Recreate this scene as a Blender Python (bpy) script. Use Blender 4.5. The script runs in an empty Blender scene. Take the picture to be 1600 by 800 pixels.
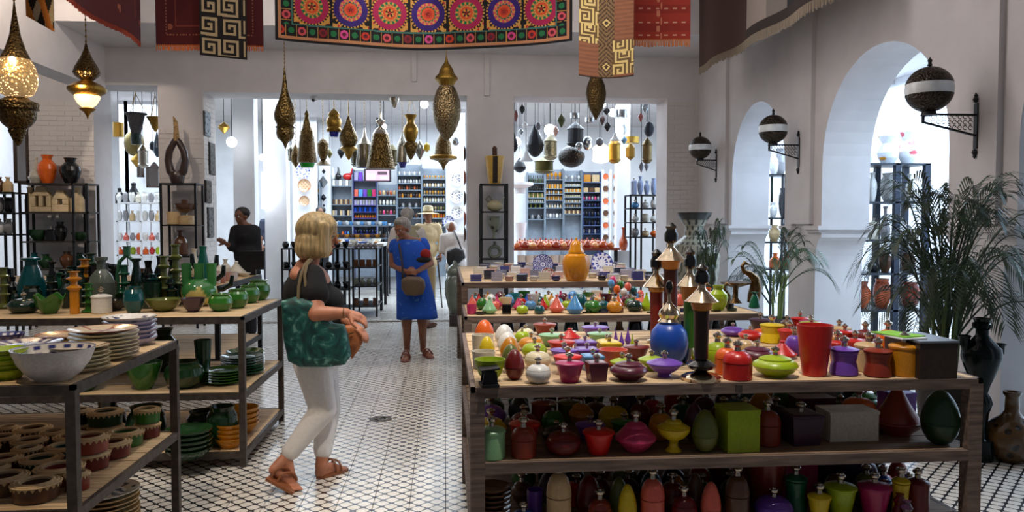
import bpy, bmesh, math, random
import numpy as np
from mathutils import Vector, Matrix
random.seed(7)
PI = math.pi
SC = bpy.context.scene
COL = SC.collection
# ---------------------------------------------------------------- camera
F = 1200.0; YAW = math.radians(-5.0); PITCH = math.atan(50/1200); EYE = Vector((0, 0, 1.55))
cam = bpy.data.cameras.new('camera'); cam.sensor_width = 36; cam.lens = F/1600*36; cam.clip_end = 100
camo = bpy.data.objects.new('camera', cam); COL.objects.link(camo)
camo.location = EYE; camo.rotation_euler = (PI/2-PITCH, 0, YAW); SC.camera = camo
RM = Matrix.Rotation(YAW, 3, 'Z') @ Matrix.Rotation(PI/2-PITCH, 3, 'X')
def ray(px, py): return RM @ Vector(((px-800)/F, (400-py)/F, -1))
def P(px, py, Y):            # point of the place seen at a pixel, at room depth Y
    d = ray(px, py); return EYE + d*(Y/d.y)
def PX(px, py, X):
    d = ray(px, py); return EYE + d*(X/d.x)
def G(px, py, z):            # same, on a horizontal surface at height z
    d = ray(px, py); return EYE + d*((z-EYE.z)/d.z)
FW = RM @ Vector((0, 0, -1))
def dep(p): return (Vector(p)-EYE).dot(FW)
# ---------------------------------------------------------------- world, lights, exposure
w = bpy.data.worlds.new('world'); SC.world = w; w.use_nodes = True
w.node_tree.nodes['Background'].inputs[0].default_value = (0.75, 0.8, 0.95, 1)
w.node_tree.nodes['Background'].inputs[1].default_value = 0.12
SC.view_settings.view_transform = 'Standard'; SC.view_settings.look = 'None'
SC.view_settings.exposure = 0.0; SC.view_settings.gamma = 1.0; SC.view_settings.use_curve_mapping = False
def area(name, loc, size, power, col=(1, 1, 1), target=None, sy=None):
    l = bpy.data.lights.new(name, 'AREA'); l.energy = power; l.color = col; l.size = size
    if sy: l.shape = 'RECTANGLE'; l.size_y = sy
    o = bpy.data.objects.new(name, l); COL.objects.link(o); o.location = loc
    if target is not None: o.rotation_euler = (Vector(target)-Vector(loc)).to_track_quat('-Z', 'Y').to_euler()
    return o
def spot(name, loc, target, power, col=(1, 1, 1), ang=60, blend=.5, rad=.06):
    l = bpy.data.lights.new(name, 'SPOT'); l.energy = power; l.color = col; l.spot_size = math.radians(ang); l.spot_blend = blend; l.shadow_soft_size = rad
    o = bpy.data.objects.new(name, l); COL.objects.link(o); o.location = loc
    o.rotation_euler = (Vector(target)-Vector(loc)).to_track_quat('-Z', 'Y').to_euler(); return o
def point(name, loc, power, col=(1, .8, .5), rad=.03):
    l = bpy.data.lights.new(name, 'POINT'); l.energy = power; l.color = col; l.shadow_soft_size = rad
    o = bpy.data.objects.new(name, l); COL.objects.link(o); o.location = loc; return o
COOL = (.72, .86, 1); WARM = (1, .82, .62); NEUT = (1, .93, .85)
area('back_room_light', (-1.2, 15.6, 3.85), 6.5, 540, COOL, sy=3.5)
area('back_room_light_right', (3.2, 15.2, 3.85), 2.5, 230, COOL)
area('left_aisle_light', (-6.8, 14.5, 3.85), 2.5, 150, COOL)
area('arch_room_light', (6.6, 7.2, 3.9), 1.8, 440, (.56, .76, 1), sy=5)
area('arch_room_light_far', (6.4, 12.0, 3.9), 1.8, 330, (.56, .76, 1), sy=3)
spot('track_spot_pots', (.9, 2.4, 4.9), (1.0, 3.7, .9), 480, NEUT, 50)
spot('track_spot_pots_left', (.3, 5.0, 4.9), (.4, 3.7, .9), 120, NEUT, 40)
spot('track_spot_tajines', (1.2, 4.9, 5.0), (1.6, 6.6, 1.0), 330, NEUT, 55)
spot('track_spot_plates', (-1.9, 2.2, 4.9), (-1.95, 3.7, .9), 300, WARM, 46)
spot('track_spot_green', (-3.0, 3.8, 4.9), (-2.9, 5.9, .9), 120, NEUT, 55)
spot('track_spot_floor', (-.6, 4.2, 5.0), (-.55, 4.9, 0), 270, NEUT, 44)
spot('track_spot_aisle', (-.5, 7.6, 5.0), (-.7, 8.6, 0), 110, NEUT, 44)
spot('track_spot_rug', (.2, 4.5, 4.4), (-.4, 7.8, 4.0), 70, NEUT, 75)
spot('track_spot_left_pier', (-4.6, 8.6, 5.0), (-5.7, 12.2, 2.4), 230, (1, .84, .7), 60)
area('hall_light', (-.5, 6.4, 5.1), 5, 98, (1, .94, .9), sy=7)
spot('aisle_fill_left', (-6.0, 8.6, 4.6), (-5.8, 12.2, 2.5), 200, (1, .88, .76), 80)  # added fill for the left brick pier, no visible lamp here
area('wall_fill_back', (-.8, 8.9, 4.25), 5.0, 38, (1, .92, .84), (-.8, 12.2, 4.0), .4)  # added fill that lifts the back wall and beam, not a fixture
area('wall_fill_right', (1.6, 6.6, 5.0), .5, 70, (1, .93, .92), (4.15, 6.9, 3.7), 6.5)  # added fill that lifts the upper arcade wall, not a fixture
# ---------------------------------------------------------------- materials
def lin(c):
    return tuple(((v/255)/12.92 if v/255 <= .04045 else ((v/255+.055)/1.055)**2.4) for v in c)
MC = {}
def nt_new(name):
    m = bpy.data.materials.new(name); m.use_nodes = True; nt = m.node_tree
    return m, nt, nt.nodes['Principled BSDF']
def nd(nt, t, **k):
    n = nt.nodes.new(t)
    for a, b in k.items(): setattr(n, a, b)
    return n
KIND = {  # rough, metal, coat, noise scale, colour variation, bump
 'glaze': (.16, 0, .3, 9, .10, .02), 'satin': (.34, 0, .1, 12, .10, .03), 'matte': (.8, 0, 0, 14, .14, .10), 'brass': (.33, 1, 0, 60, .35, .25),
 'silver': (.22, 1, 0, 30, .12, .03), 'iron': (.5, .6, 0, 25, .25, .12), 'blackmetal': (.45, .3, 0, 20, .2, .05), 'wood': (.65, 0, 0, 5, .35, .15),
 'plaster': (.9, 0, 0, 3, .05, .06), 'skin': (.5, 0, 0, 20, .10, .03), 'cloth': (.9, 0, 0, 60, .04, .12), 'hair': (.5, 0, 0, 1, .35, .4),
 'leaf': (.5, 0, 0, 8, .3, .05), 'leather': (.45, 0, 0, 50, .15, .12), 'paper': (.85, 0, 0, 9, .05, .02), 'raffia': (.85, 0, 0, 40, .25, .4)}
def mat(kind, col, **kw):
    key = (kind, tuple(col), tuple(sorted(kw.items())))
    if key in MC: return MC[key]
    ro, me, co, ns, cv, bu = KIND[kind]
    m, nt, b = nt_new(kind); c = lin(col)
    b.inputs['Roughness'].default_value = kw.get('rough', ro); b.inputs['Metallic'].default_value = me
    if 'spec' in kw: b.inputs['Specular IOR Level'].default_value = kw['spec']; co = 0
    b.inputs['Coat Weight'].default_value = co; b.inputs['Coat Roughness'].default_value = .08
    tc = nd(nt, 'ShaderNodeTexCoord'); mp = nd(nt, 'ShaderNodeMapping'); nt.links.new(tc.outputs['Object'], mp.inputs[0])
    if kind == 'wood': mp.inputs['Scale'].default_value = kw.get('grain', (1, 9, 9))
    if kind == 'hair': mp.inputs['Scale'].default_value = (60, 60, 4)
    n = nd(nt, 'ShaderNodeTexNoise'); n.inputs['Scale'].default_value = ns; n.inputs['Detail'].default_value = 3
    nt.links.new(mp.outputs[0], n.inputs['Vector'])
    if kw.get('attr'):
        base = nd(nt, 'ShaderNodeAttribute'); base.attribute_name = 'Col'; bc = base.outputs['Color']
    else:
        rgb = nd(nt, 'ShaderNodeRGB'); rgb.outputs[0].default_value = (*c, 1); bc = rgb.outputs[0]
    mx = nd(nt, 'ShaderNodeMixRGB', blend_type='MULTIPLY'); mr = nd(nt, 'ShaderNodeMapRange')
    mr.inputs[1].default_value = .3; mr.inputs[2].default_value = .7; mr.inputs[3].default_value = 1-cv*1.6; mr.inputs[4].default_value = 1.0+cv*.4
    nt.links.new(n.outputs['Fac'], mr.inputs[0]); mx.inputs[0].default_value = 1
    nt.links.new(bc, mx.inputs[1]); nt.links.new(mr.outputs[0], mx.inputs[2]); nt.links.new(mx.outputs[0], b.inputs['Base Color'])
    bp = nd(nt, 'ShaderNodeBump'); bp.inputs['Strength'].default_value = bu; bp.inputs['Distance'].default_value = .02
    h = n.outputs['Fac']
    if kw.get('perf'):       # perforated or hammered metal: voronoi cells
        v = nd(nt, 'ShaderNodeTexVoronoi'); v.inputs['Scale'].default_value = kw['perf']; nt.links.new(tc.outputs['Object'], v.inputs['Vector'])
        h = v.outputs['Distance']; bp.inputs['Strength'].default_value = .6
        st = nd(nt, 'ShaderNodeMath', operation='LESS_THAN'); st.inputs[1].default_value = .28; nt.links.new(h, st.inputs[0])
        m2 = nd(nt, 'ShaderNodeMixRGB'); m2.inputs[2].default_value = (c[0]*.12, c[1]*.12, c[2]*.12, 1)
        nt.links.new(st.outputs[0], m2.inputs[0]); nt.links.new(mx.outputs[0], m2.inputs[1]); nt.links.new(m2.outputs[0], b.inputs['Base Color'])
        if kw.get('glow'):   # light of the lamp inside coming through the holes
            b.inputs['Emission Color'].default_value = (1, .62, .28, 1)
            mm = nd(nt, 'ShaderNodeMath', operation='MULTIPLY_ADD'); mm.inputs[1].default_value = kw['glow']; mm.inputs[2].default_value = kw['glow']*.12
            nt.links.new(st.outputs[0], mm.inputs[0]); nt.links.new(mm.outputs[0], b.inputs['Emission Strength'])
    nt.links.new(h, bp.inputs['Height']); nt.links.new(bp.outputs[0], b.inputs['Normal'])
    MC[key] = m; return m
def emit(col, s):
    key = ('emit', tuple(col), s)
    if key in MC: return MC[key]
    m, nt, b = nt_new('lamp_glow'); b.inputs['Base Color'].default_value = (*lin(col), 1)
    b.inputs['Emission Color'].default_value = (*lin(col), 1); b.inputs['Emission Strength'].default_value = s
    MC[key] = m; return m
def glassmat():
    if 'glass' in MC: return MC['glass']
    m, nt, b = nt_new('clear_glass'); b.inputs['Roughness'].default_value = .03; b.inputs['Alpha'].default_value = .22
    b.inputs['Base Color'].default_value = (.8, .9, .95, 1); b.inputs['Specular IOR Level'].default_value = .8
    MC['glass'] = m; return m
def mirrormat():
    if 'mirror' in MC: return MC['mirror']
    m, nt, b = nt_new('mirror'); b.inputs['Roughness'].default_value = .04; b.inputs['Metallic'].default_value = 1
    b.inputs['Base Color'].default_value = (.85, .88, .9, 1); MC['mirror'] = m; return m
def floormat():
    m, nt, b = nt_new('cement_tile'); tc = nd(nt, 'ShaderNodeTexCoord'); sp = nd(nt, 'ShaderNodeSeparateXYZ'); nt.links.new(tc.outputs['Object'], sp.inputs[0])
    def M(op, a, c=None, v=None):
        n = nd(nt, 'ShaderNodeMath', operation=op); nt.links.new(a, n.inputs[0])
        if c is not None: nt.links.new(c, n.inputs[1])
        if v is not None: n.inputs[1].default_value = v
        return n.outputs[0]
    cx = M('COSINE', M('MULTIPLY', sp.outputs[0], v=20*PI)); cy = M('COSINE', M('MULTIPLY', sp.outputs[1], v=20*PI))
    f = M('ABSOLUTE', M('ADD', cx, cy))
    a = M('LESS_THAN', f, v=.38)
    nz = nd(nt, 'ShaderNodeTexNoise'); nz.inputs['Scale'].default_value = 3; geo = nd(nt, 'ShaderNodeNewGeometry'); nt.links.new(geo.outputs['Position'], nz.inputs['Vector'])
    nz.inputs['Detail'].default_value = 4
    mk = a
    wc = nd(nt, 'ShaderNodeMixRGB'); wc.inputs[1].default_value = (.56, .52, .46, 1); wc.inputs[2].default_value = (.72, .68, .61, 1); nt.links.new(nz.outputs['Fac'], wc.inputs[0])
    mx = nd(nt, 'ShaderNodeMixRGB'); mx.inputs[2].default_value = (.012, .013, .018, 1); nt.links.new(mk, mx.inputs[0]); nt.links.new(wc.outputs[0], mx.inputs[1])
    nt.links.new(mx.outputs[0], b.inputs['Base Color'])
    rr = nd(nt, 'ShaderNodeMapRange'); rr.inputs[3].default_value = .16; rr.inputs[4].default_value = .34; nt.links.new(nz.outputs['Fac'], rr.inputs[0]); nt.links.new(rr.outputs[0], b.inputs['Roughness'])
    return m
PL = mat('plaster', (204, 199, 199)); PLW = mat('plaster', (226, 226, 228)); BRICK = mat('plaster', (205, 198, 194))
IRON = mat('iron', (92, 84, 78)); BLK = mat('blackmetal', (26, 26, 30)); OLDWOOD = mat('wood', (122, 102, 90)); PALEWOOD = mat('wood', (222, 190, 146))
SILV = mat('silver', (205, 195, 180)); BRASS = mat('brass', (150, 118, 62)); BRASSP = mat('brass', (140, 112, 66), perf=55); BLACK = mat('glaze', (14, 15, 16))
ORD = ['first','second','third','fourth','fifth','sixth','seventh','eighth','ninth','tenth','eleventh','twelfth','thirteenth','fourteenth','fifteenth']
# ---------------------------------------------------------------- mesh helpers
def me_from(verts, faces, name='m', smooth=False, ang=None):
    me = bpy.data.meshes.new(name); me.from_pydata([tuple(v) for v in verts], [], faces); me.update()
    if smooth:
        me.polygons.foreach_set('use_smooth', [True]*len(me.polygons))
        if ang: me.set_sharp_from_angle(angle=math.radians(ang))
    return me
def lathe_me(prof, seg=24, square=False, ang=38, name='lathe'):
    V, Fc, rings = [], [], []
    if square: seg = 4
    for r, z in prof:
        if r <= 1e-6: V.append((0, 0, z)); rings.append([len(V)-1]); continue
        k = math.sqrt(2) if square else 1; ids = []
        for i in range(seg):
            a = 2*PI*(i+.5)/seg; V.append((r*k*math.cos(a), r*k*math.sin(a), z)); ids.append(len(V)-1)
        rings.append(ids)
    for A, B in zip(rings, rings[1:]):
        if len(A) == 1 and len(B) == 1: continue
        for i in range(seg):
            j = (i+1) % seg
            if len(A) == 1: Fc.append((A[0], B[j], B[i]))
            elif len(B) == 1: Fc.append((A[i], A[j], B[0]))
            else: Fc.append((A[i], A[j], B[j], B[i]))
    return me_from(V, Fc, name, not square, ang)
class MB:
    def __init__(s): s.v = []; s.f = []
    def box(s, x0, y0, z0, x1, y1, z1):
        n = len(s.v); s.v += [(x0,y0,z0),(x1,y0,z0),(x1,y1,z0),(x0,y1,z0),(x0,y0,z1),(x1,y0,z1),(x1,y1,z1),(x0,y1,z1)]
        s.f += [tuple(n+i for i in q) for q in ((0,3,2,1),(4,5,6,7),(0,1,5,4),(1,2,6,5),(2,3,7,6),(3,0,4,7))]; return s
    def bar(s, a, b, w, h=None):      # straight bar between two points
        a = Vector(a); b = Vector(b); h = h or w; d = (b-a).normalized(); up = Vector((0,0,1)) if abs(d.z) < .9 else Vector((0,1,0))
        x = d.cross(up).normalized()*w/2; y = x.cross(d).normalized()*h/2; n = len(s.v)
        for p in (a, b): s.v += [tuple(p-x-y), tuple(p+x-y), tuple(p+x+y), tuple(p-x+y)]
        s.f += [tuple(n+i for i in q) for q in ((0,3,2,1),(4,5,6,7),(0,1,5,4),(1,2,6,5),(2,3,7,6),(3,0,4,7))]; return s
    def tube(s, pts, r, seg=8):
        pts = [Vector(p) for p in pts]; N = len(pts); rr = r if isinstance(r, (list, tuple)) else [r]*N; ids = []
        ref = Vector((0,0,1))
        for i, p in enumerate(pts):
            d = (pts[min(i+1, N-1)]-pts[max(i-1, 0)]).normalized()
            if i == 0:
                if abs(d.dot(ref)) > .9: ref = Vector((1,0,0)) if abs(d.x) < .9 else Vector((0,1,0))
                x = d.cross(ref).normalized()
            else: x = (x-d*x.dot(d)).normalized()
            y = d.cross(x).normalized(); k = []
            for j in range(seg):
                a = 2*PI*j/seg; s.v.append(tuple(p+(x*math.cos(a)+y*math.sin(a))*rr[i])); k.append(len(s.v)-1)
            ids.append(k)
        for A, B in zip(ids, ids[1:]):
            for j in range(seg): q = (j+1) % seg; s.f.append((A[j], A[q], B[q], B[j]))
        s.f.append(tuple(ids[0][::-1])); s.f.append(tuple(ids[-1])); return s
    def prism(s, poly, axis, a, b):   # polygon (2D) extruded along an axis from a to b
        n = len(s.v); m = len(poly)
        for t in (a, b):
            for u, v in poly: s.v.append({'x': (t,u,v), 'y': (u,t,v), 'z': (u,v,t)}[axis])
        s.f.append(tuple(range(n, n+m))); s.f.append(tuple(range(n+2*m-1, n+m-1, -1)))
        for i in range(m): j = (i+1) % m; s.f.append((n+i, n+j, n+m+j, n+m+i)) if False else s.f.append((n+j, n+i, n+m+i, n+m+j))
        return s
    def ell(s, c, r, seg=12, rings=8):
        c = Vector(c); n = len(s.v); s.v.append((c.x, c.y, c.z-r[2]))
        for i in range(1, rings):
            t = -PI/2+PI*i/rings
            for j in range(seg): a = 2*PI*j/seg; s.v.append((c.x+r[0]*math.cos(t)*math.cos(a), c.y+r[1]*math.cos(t)*math.sin(a), c.z+r[2]*math.sin(t)))
        s.v.append((c.x, c.y, c.z+r[2])); last = len(s.v)-1
        for j in range(seg):
            q = (j+1) % seg; s.f.append((n, n+1+q, n+1+j)); s.f.append((last, last-seg+j, last-seg+q))
            for i in range(rings-2): a = n+1+i*seg; s.f.append((a+j, a+q, a+seg+q, a+seg+j))
        return s
    def lathe(s, prof, c, seg=16):
        me = lathe_me(prof, seg); n = len(s.v)
        s.v += [(v.co.x+c[0], v.co.y+c[1], v.co.z+c[2]) for v in me.vertices]; s.f += [tuple(n+i for i in p.vertices) for p in me.polygons]
        bpy.data.meshes.remove(me); return s
    def me(s, smooth=False, ang=40): 
        m = me_from(s.v, s.f, 'm', smooth, ang); bm = bmesh.new(); bm.from_mesh(m); bmesh.ops.recalc_face_normals(bm, faces=bm.faces); bm.to_mesh(m); bm.free(); return m
def obj(name, me, m=None, parent=None, loc=None, scale=None, rot=None):
    o = bpy.data.objects.new(name, me); COL.objects.link(o)
    if m is not None:
        if not me.materials: me.materials.append(None)
        o.material_slots[0].link = 'OBJECT'; o.material_slots[0].material = m
    if parent: o.parent = parent
    if loc is not None: o.location = loc
    if scale is not None: o.scale = scale
    if rot is not None: o.rotation_euler = rot
    return o
LAB = {}
def tag(o, label, cat, group=None, kind=None):
    o['label'] = label; o['category'] = cat
    if group: o['group'] = group
    if kind: o['kind'] = kind
    LAB.setdefault(label, []).append((o.name, group)); return o
def thing(name, label, cat, loc=(0,0,0), rz=0, group=None):
    o = bpy.data.objects.new(name, None); o.empty_display_size = .1; COL.objects.link(o); o.location = loc; o.rotation_euler = (0,0,rz)
    return tag(o, label, cat, group)
def struct(name, me, m, parent=None):
    o = obj(name, me, m, parent); o['kind'] = 'structure'; return o
def colour_verts(me, fn):     # point colour attribute from a pattern function of the vertex
    a = me.color_attributes.new('Col', 'FLOAT_COLOR', 'POINT')
    d = np.ones((len(me.vertices), 4), dtype=np.float32)
    for i, v in enumerate(me.vertices): d[i, :3] = lin(fn(v.co))
    a.data.foreach_set('color', d.ravel())
def colour_faces(me, cols):   # flat print: one colour per face
    a = me.color_attributes.new('Col', 'FLOAT_COLOR', 'CORNER'); out = np.ones((len(me.loops), 4), dtype=np.float32)
    for p, c in zip(me.polygons, cols): out[p.loop_start:p.loop_start+p.loop_total, :3] = lin(c)
    a.data.foreach_set('color', out.ravel())
# ================================================================ SETTING
# floor: cement tiles 20 cm; nearest 300 are single parts, the rest joined
FT = floormat()
flo = struct('floor', MB().box(-9, -1, -.1, 8, 19, -.012).me(), mat('plaster', (70, 66, 62)))
tv = [(0,0),(.2,0),(.2,.2),(0,.2)]
def tile_geo(mb, x, y, g=.0015, c=.0012):
    n = len(mb.v)
    for ins, z in ((g, -.012), (g, -.001), (g+c, 0)):
        mb.v += [(x+ins, y+ins, z), (x+.2-ins, y+ins, z), (x+.2-ins, y+.2-ins, z), (x+ins, y+.2-ins, z)]
    for k in (0, 4):
        for i in range(4): j = (i+1) % 4; mb.f.append((n+k+i, n+k+j, n+k+4+j, n+k+4+i))
    mb.f.append((n+8, n+9, n+10, n+11))
cells = []
for i in range(-45, 40):
    for j in range(2, 95):
        x, y = i*.2, j*.2; q = RM.transposed() @ (Vector((x+.1, y+.1, 0))-EYE)
        vis = q.z < 0 and abs(q.x/-q.z) < .67 and -q.y/-q.z < .34
        free = not (.1 < x+.1 < 2.2 and 3.0 < y < 4.6) and not (x+.1 < -1.35 and y < 3.9)
        cells.append(((not (vis and free)), Vector((x+.1, y+.1)).length, x, y))
cells.sort(); m1 = MB(); tile_geo(m1, 0, 0); tme = m1.me(); rest = MB()
for k, (_, _, x, y) in enumerate(cells):
    if k < 300: obj('tile', tme, FT, flo, (x, y, 0))
    else: tile_geo(rest, x, y)
o = obj('tile_field', rest.me(), FT, flo); o['kind'] = 'stuff'
BW, BT = 12.2, .62      # back wall plane and thickness
def XW(px, Y=BW): return P(px, 350, Y).x
CE = 5.2
struct('ceiling', MB().box(-9, -1, CE, 4.9, 13, CE+.1).box(-9, 10.7, 4.22, 4.7, BW+BT, CE).box(-9, BW+.3, 3.92, 8.2, 19, 4.1).box(4.7, -1, 4.0, 8.2, BW+.28, 4.1).me(), PL)
# back wall with three openings
zO = 3.57
p0l, p0r, p1l, p1r, p2l, p2r, p3l = XW(20)-1.2, XW(150), XW(250), XW(320), XW(730), XW(803), XW(1041)
zo1 = P(220, 133, BW).z
wb = MB()
wb.box(XW(45), BW, 0, p0r, BW+BT, zo1).box(p1l, BW, 0, p1r, BW+BT, zO).box(p2l, BW, 0, p2r, BW+BT, zO).box(p3l, BW, 0, 4.15, BW+BT, zO)
wb.box(-9, BW, zo1, p1l, BW+BT, 4.22).box(p1l, BW, zO, 4.15, BW+BT, 4.22).box(-9, BW, 0, -8.2, BW+BT, zo1)
wall_back = struct('wall_back', wb.me(), PL)
struct('trim_1', MB().box(XW(645), BW-.04, zO+.2, XW(652), BW, 4.22).box(XW(757), BW-.04, zO, XW(765), BW, 4.22).me(), PL)
struct('wall_left', MB().box(-5.45, -1, zO, -5.1, BW, CE).me(), PL)
struct('wall_left_outer', MB().box(-8.6, -1, 0, -8.4, 19, CE).me(), PL)
struct('wall_back_room', MB().box(-9, 18.6, 0, 8.2, 18.8, 4.1).me(), PLW)
def brick_panel(parent, x0, x1, z0, z1, Y, parts, axis='x', depth=.007):
    bh, bw = .075, .225; zs = z0; r = 0; u = MB().box(.004, 0, .004, bw-.006, depth, bh-.006).me(); st = MB()
    while zs < z1-.02:
        a = x0 - (bw/2 if r % 2 else 0)
        while a < x1-.02:
            s, e = max(a, x0), min(a+bw, x1); dp = depth*random.uniform(.55, 1.3)
            if e-s > .04:
                if parts: obj('brick', u, BRICK, parent, (s, Y-dp, zs), ((e-s)/bw, dp/depth, 1))
                elif axis == 'x': st.box(s+.004, Y-dp, zs+.004, e-.005, Y, zs+bh-.006)
                else: st.box(Y, s+.004, zs+.004, Y+dp, e-.005, zs+bh-.006)
            a += bw
        zs += bh; r += 1
    if not parts:
        o = obj('brickwork', st.me(), BRICK, parent); o['kind'] = 'stuff'
brick_panel(wall_back, XW(45), p0r, 1.75, 3.35, BW, True)
brick_panel(wall_back, XW(45), p0r, .9, 1.75, BW, False)
brick_panel(wall_back, p1l, p1r, .9, 3.0, BW, False)
brick_panel(wall_back, p3l, XW(1098), .9, 3.5, BW, True)
brick_panel(wall_back, BW, BW+BT, .9, 3.5, p1r, False, axis='y')
# right wall: arcade
XR, TR = 4.15, .55
arches = [(3.05, 5.25, 3.2), (6.03, 8.17, 3.27), (9.1, 10.84, 3.17)]
wr = MB(); edges = [-1] + [v for a in arches for v in a[:2]] + [BW]
SPR = 2.15; IMP = 1.53; rec = .13
for k in range(0, len(edges), 2):
    a, b = edges[k], edges[k+1]; la = k > 0; lb = k+2 < len(edges)
    poly = []
    lowa = a+(rec if la else 0); lowb = b-(rec if lb else 0)
    poly.append((lowa, 0)); poly.append((lowb, 0))
    if lb: poly += [(lowb+rec*(1-math.cos(t)), 1.12+.28*math.sin(t)) for t in [PI/2*i/6 for i in range(7)]]
    poly += [(b, CE), (a, CE)]
    if la: poly += [(lowa-rec*(1-math.cos(t)), 1.12+.28*math.sin(t)) for t in [PI/2*i/6 for i in range(6, -1, -1)]]
    wr.prism(poly, 'x', XR, XR+TR)
for a, b, top in arches:
    n = 28; c = (a+b)/2; hw = (b-a)/2; pts = []
    for i in range(n+1):
        t = PI*i/n; pts.append((c-hw*math.cos(t), SPR+(top-SPR)*math.sin(t)**.92 if 0 < i < n else SPR))
    for (ya, za), (yb, zb) in zip(pts, pts[1:]):
        k = len(wr.v)
        for X in (XR, XR+TR): wr.v += [(X, ya, za), (X, yb, zb), (X, yb, CE), (X, ya, CE)]
        wr.f += [(k, k+3, k+2, k+1), (k+4, k+5, k+6, k+7), (k, k+1, k+5, k+4)]
wall_right = struct('wall_right', wr.me(), PL)
tm = MB()
for a, b, top in arches:
    for e, s in ((a, -1), (b, 1)):   # impost mouldings wrap each jamb
        for q, (z0, z1, pr) in enumerate(((IMP-.075, IMP-.045, .012), (IMP-.045, IMP+.0, .035))):
            y0, y1 = sorted((e-s*pr, e+s*.30)); tm.box(XR-pr-.02, y0, z0, XR+TR+pr, y1, z1)
struct('trim_2', tm.me(), PL)
pil = MB()
for a, b in ((5.42, 5.86), (8.36, 8.9), (11.0, BW)): pil.box(XR-.05, a, IMP+.02, XR, b, 3.95)
pil.box(XR-.05, -1, 3.95, XR, BW, CE)
struct('trim_3', pil.me(), PL)
struct('wall_arch_room', MB().box(7.6, -1, 0, 7.8, 19, 4.1).box(4.7, 14.6, 0, 7.6, 14.8, 4.1).me(), PLW)
struct('trim_4', MB().box(p3l+.5, BW-.03, 1.56, XR, BW, 1.62).me(), PL)
struct('trim_5', MB().box(-5.2, BW+.02, -.01, 4.1, BW+.14, .012).me(), mat('plaster', (120, 112, 104)))
# white columns of the back room
def column(px, Y, wpx, n):
    x0 = P(px-wpx/2, 350, Y).x; x1 = P(px+wpx/2, 350, Y).x
    struct('column_%d' % n, MB().box(x0, Y, 0, x1, Y+(x1-x0)*.8, 3.92).box(x0-.03, Y-.03, 0, x1+.03, Y+(x1-x0)*.8+.03, .12).me(), PLW)
for n, (px, Y, wp) in enumerate([(382, 13.6, 33), (431, 14.4, 34), (508, 18.0, 18), (974, 14.6, 21), (712, 16.0, 30), (196, 15.5, 14)], 1): column(px, Y, wp, n)
# ================================================================ POTTERY SHAPES (unit radius, unit height)
C = dict(red=(196,30,24), brightred=(225,30,28), rust=(140,48,28), darkred=(110,22,22), maroon=(88,26,48), magenta=(172,26,92), pink=(214,62,112), orange=(228,100,28),
 coral=(226,104,84), amber=(204,132,22), yellow=(226,196,30), cream=(228,214,176), lime=(160,184,22), green=(48,112,34), mint=(140,190,140), olive=(104,112,50),
 darkgreen=(26,62,32), emerald=(14,92,62), teal=(10,82,88), blue=(24,76,176), skyblue=(86,150,206), purple=(112,66,172), white=(228,226,220), ivory=(220,212,192), black=(16,16,18),
 brown=(92,58,36), terracotta=(196,92,52), grey=(150,148,150), greygreen=(104,112,100), pale=(226,210,190), navy=(30,40,84), bottlegreen=(16,44,34), plum=(62,36,58), sand=(208,176,128), lilac=(168,160,190), turquoise=(40,150,160))
def wordcol(c): return {'brightred': 'bright red', 'darkred': 'dark red', 'darkgreen': 'dark green', 'skyblue': 'sky blue', 'greygreen': 'grey green', 'bottlegreen': 'bottle green'}.get(c, c)
def rim(r0, z0, r1, z1, t=.06):   # open vessel walls helper: outer profile then inner
    return [(r1, z1), (r1-t, z1), (r0-t if r0 > t else 0, z0+t)]
E = lambda a, b, n, z0, z1, R: [(R*math.cos(a+(b-a)*i/n), z0+(z1-z0)*(math.sin(a+(b-a)*i/n)-math.sin(a))/(math.sin(b)-math.sin(a))) for i in range(n+1)]
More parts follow.
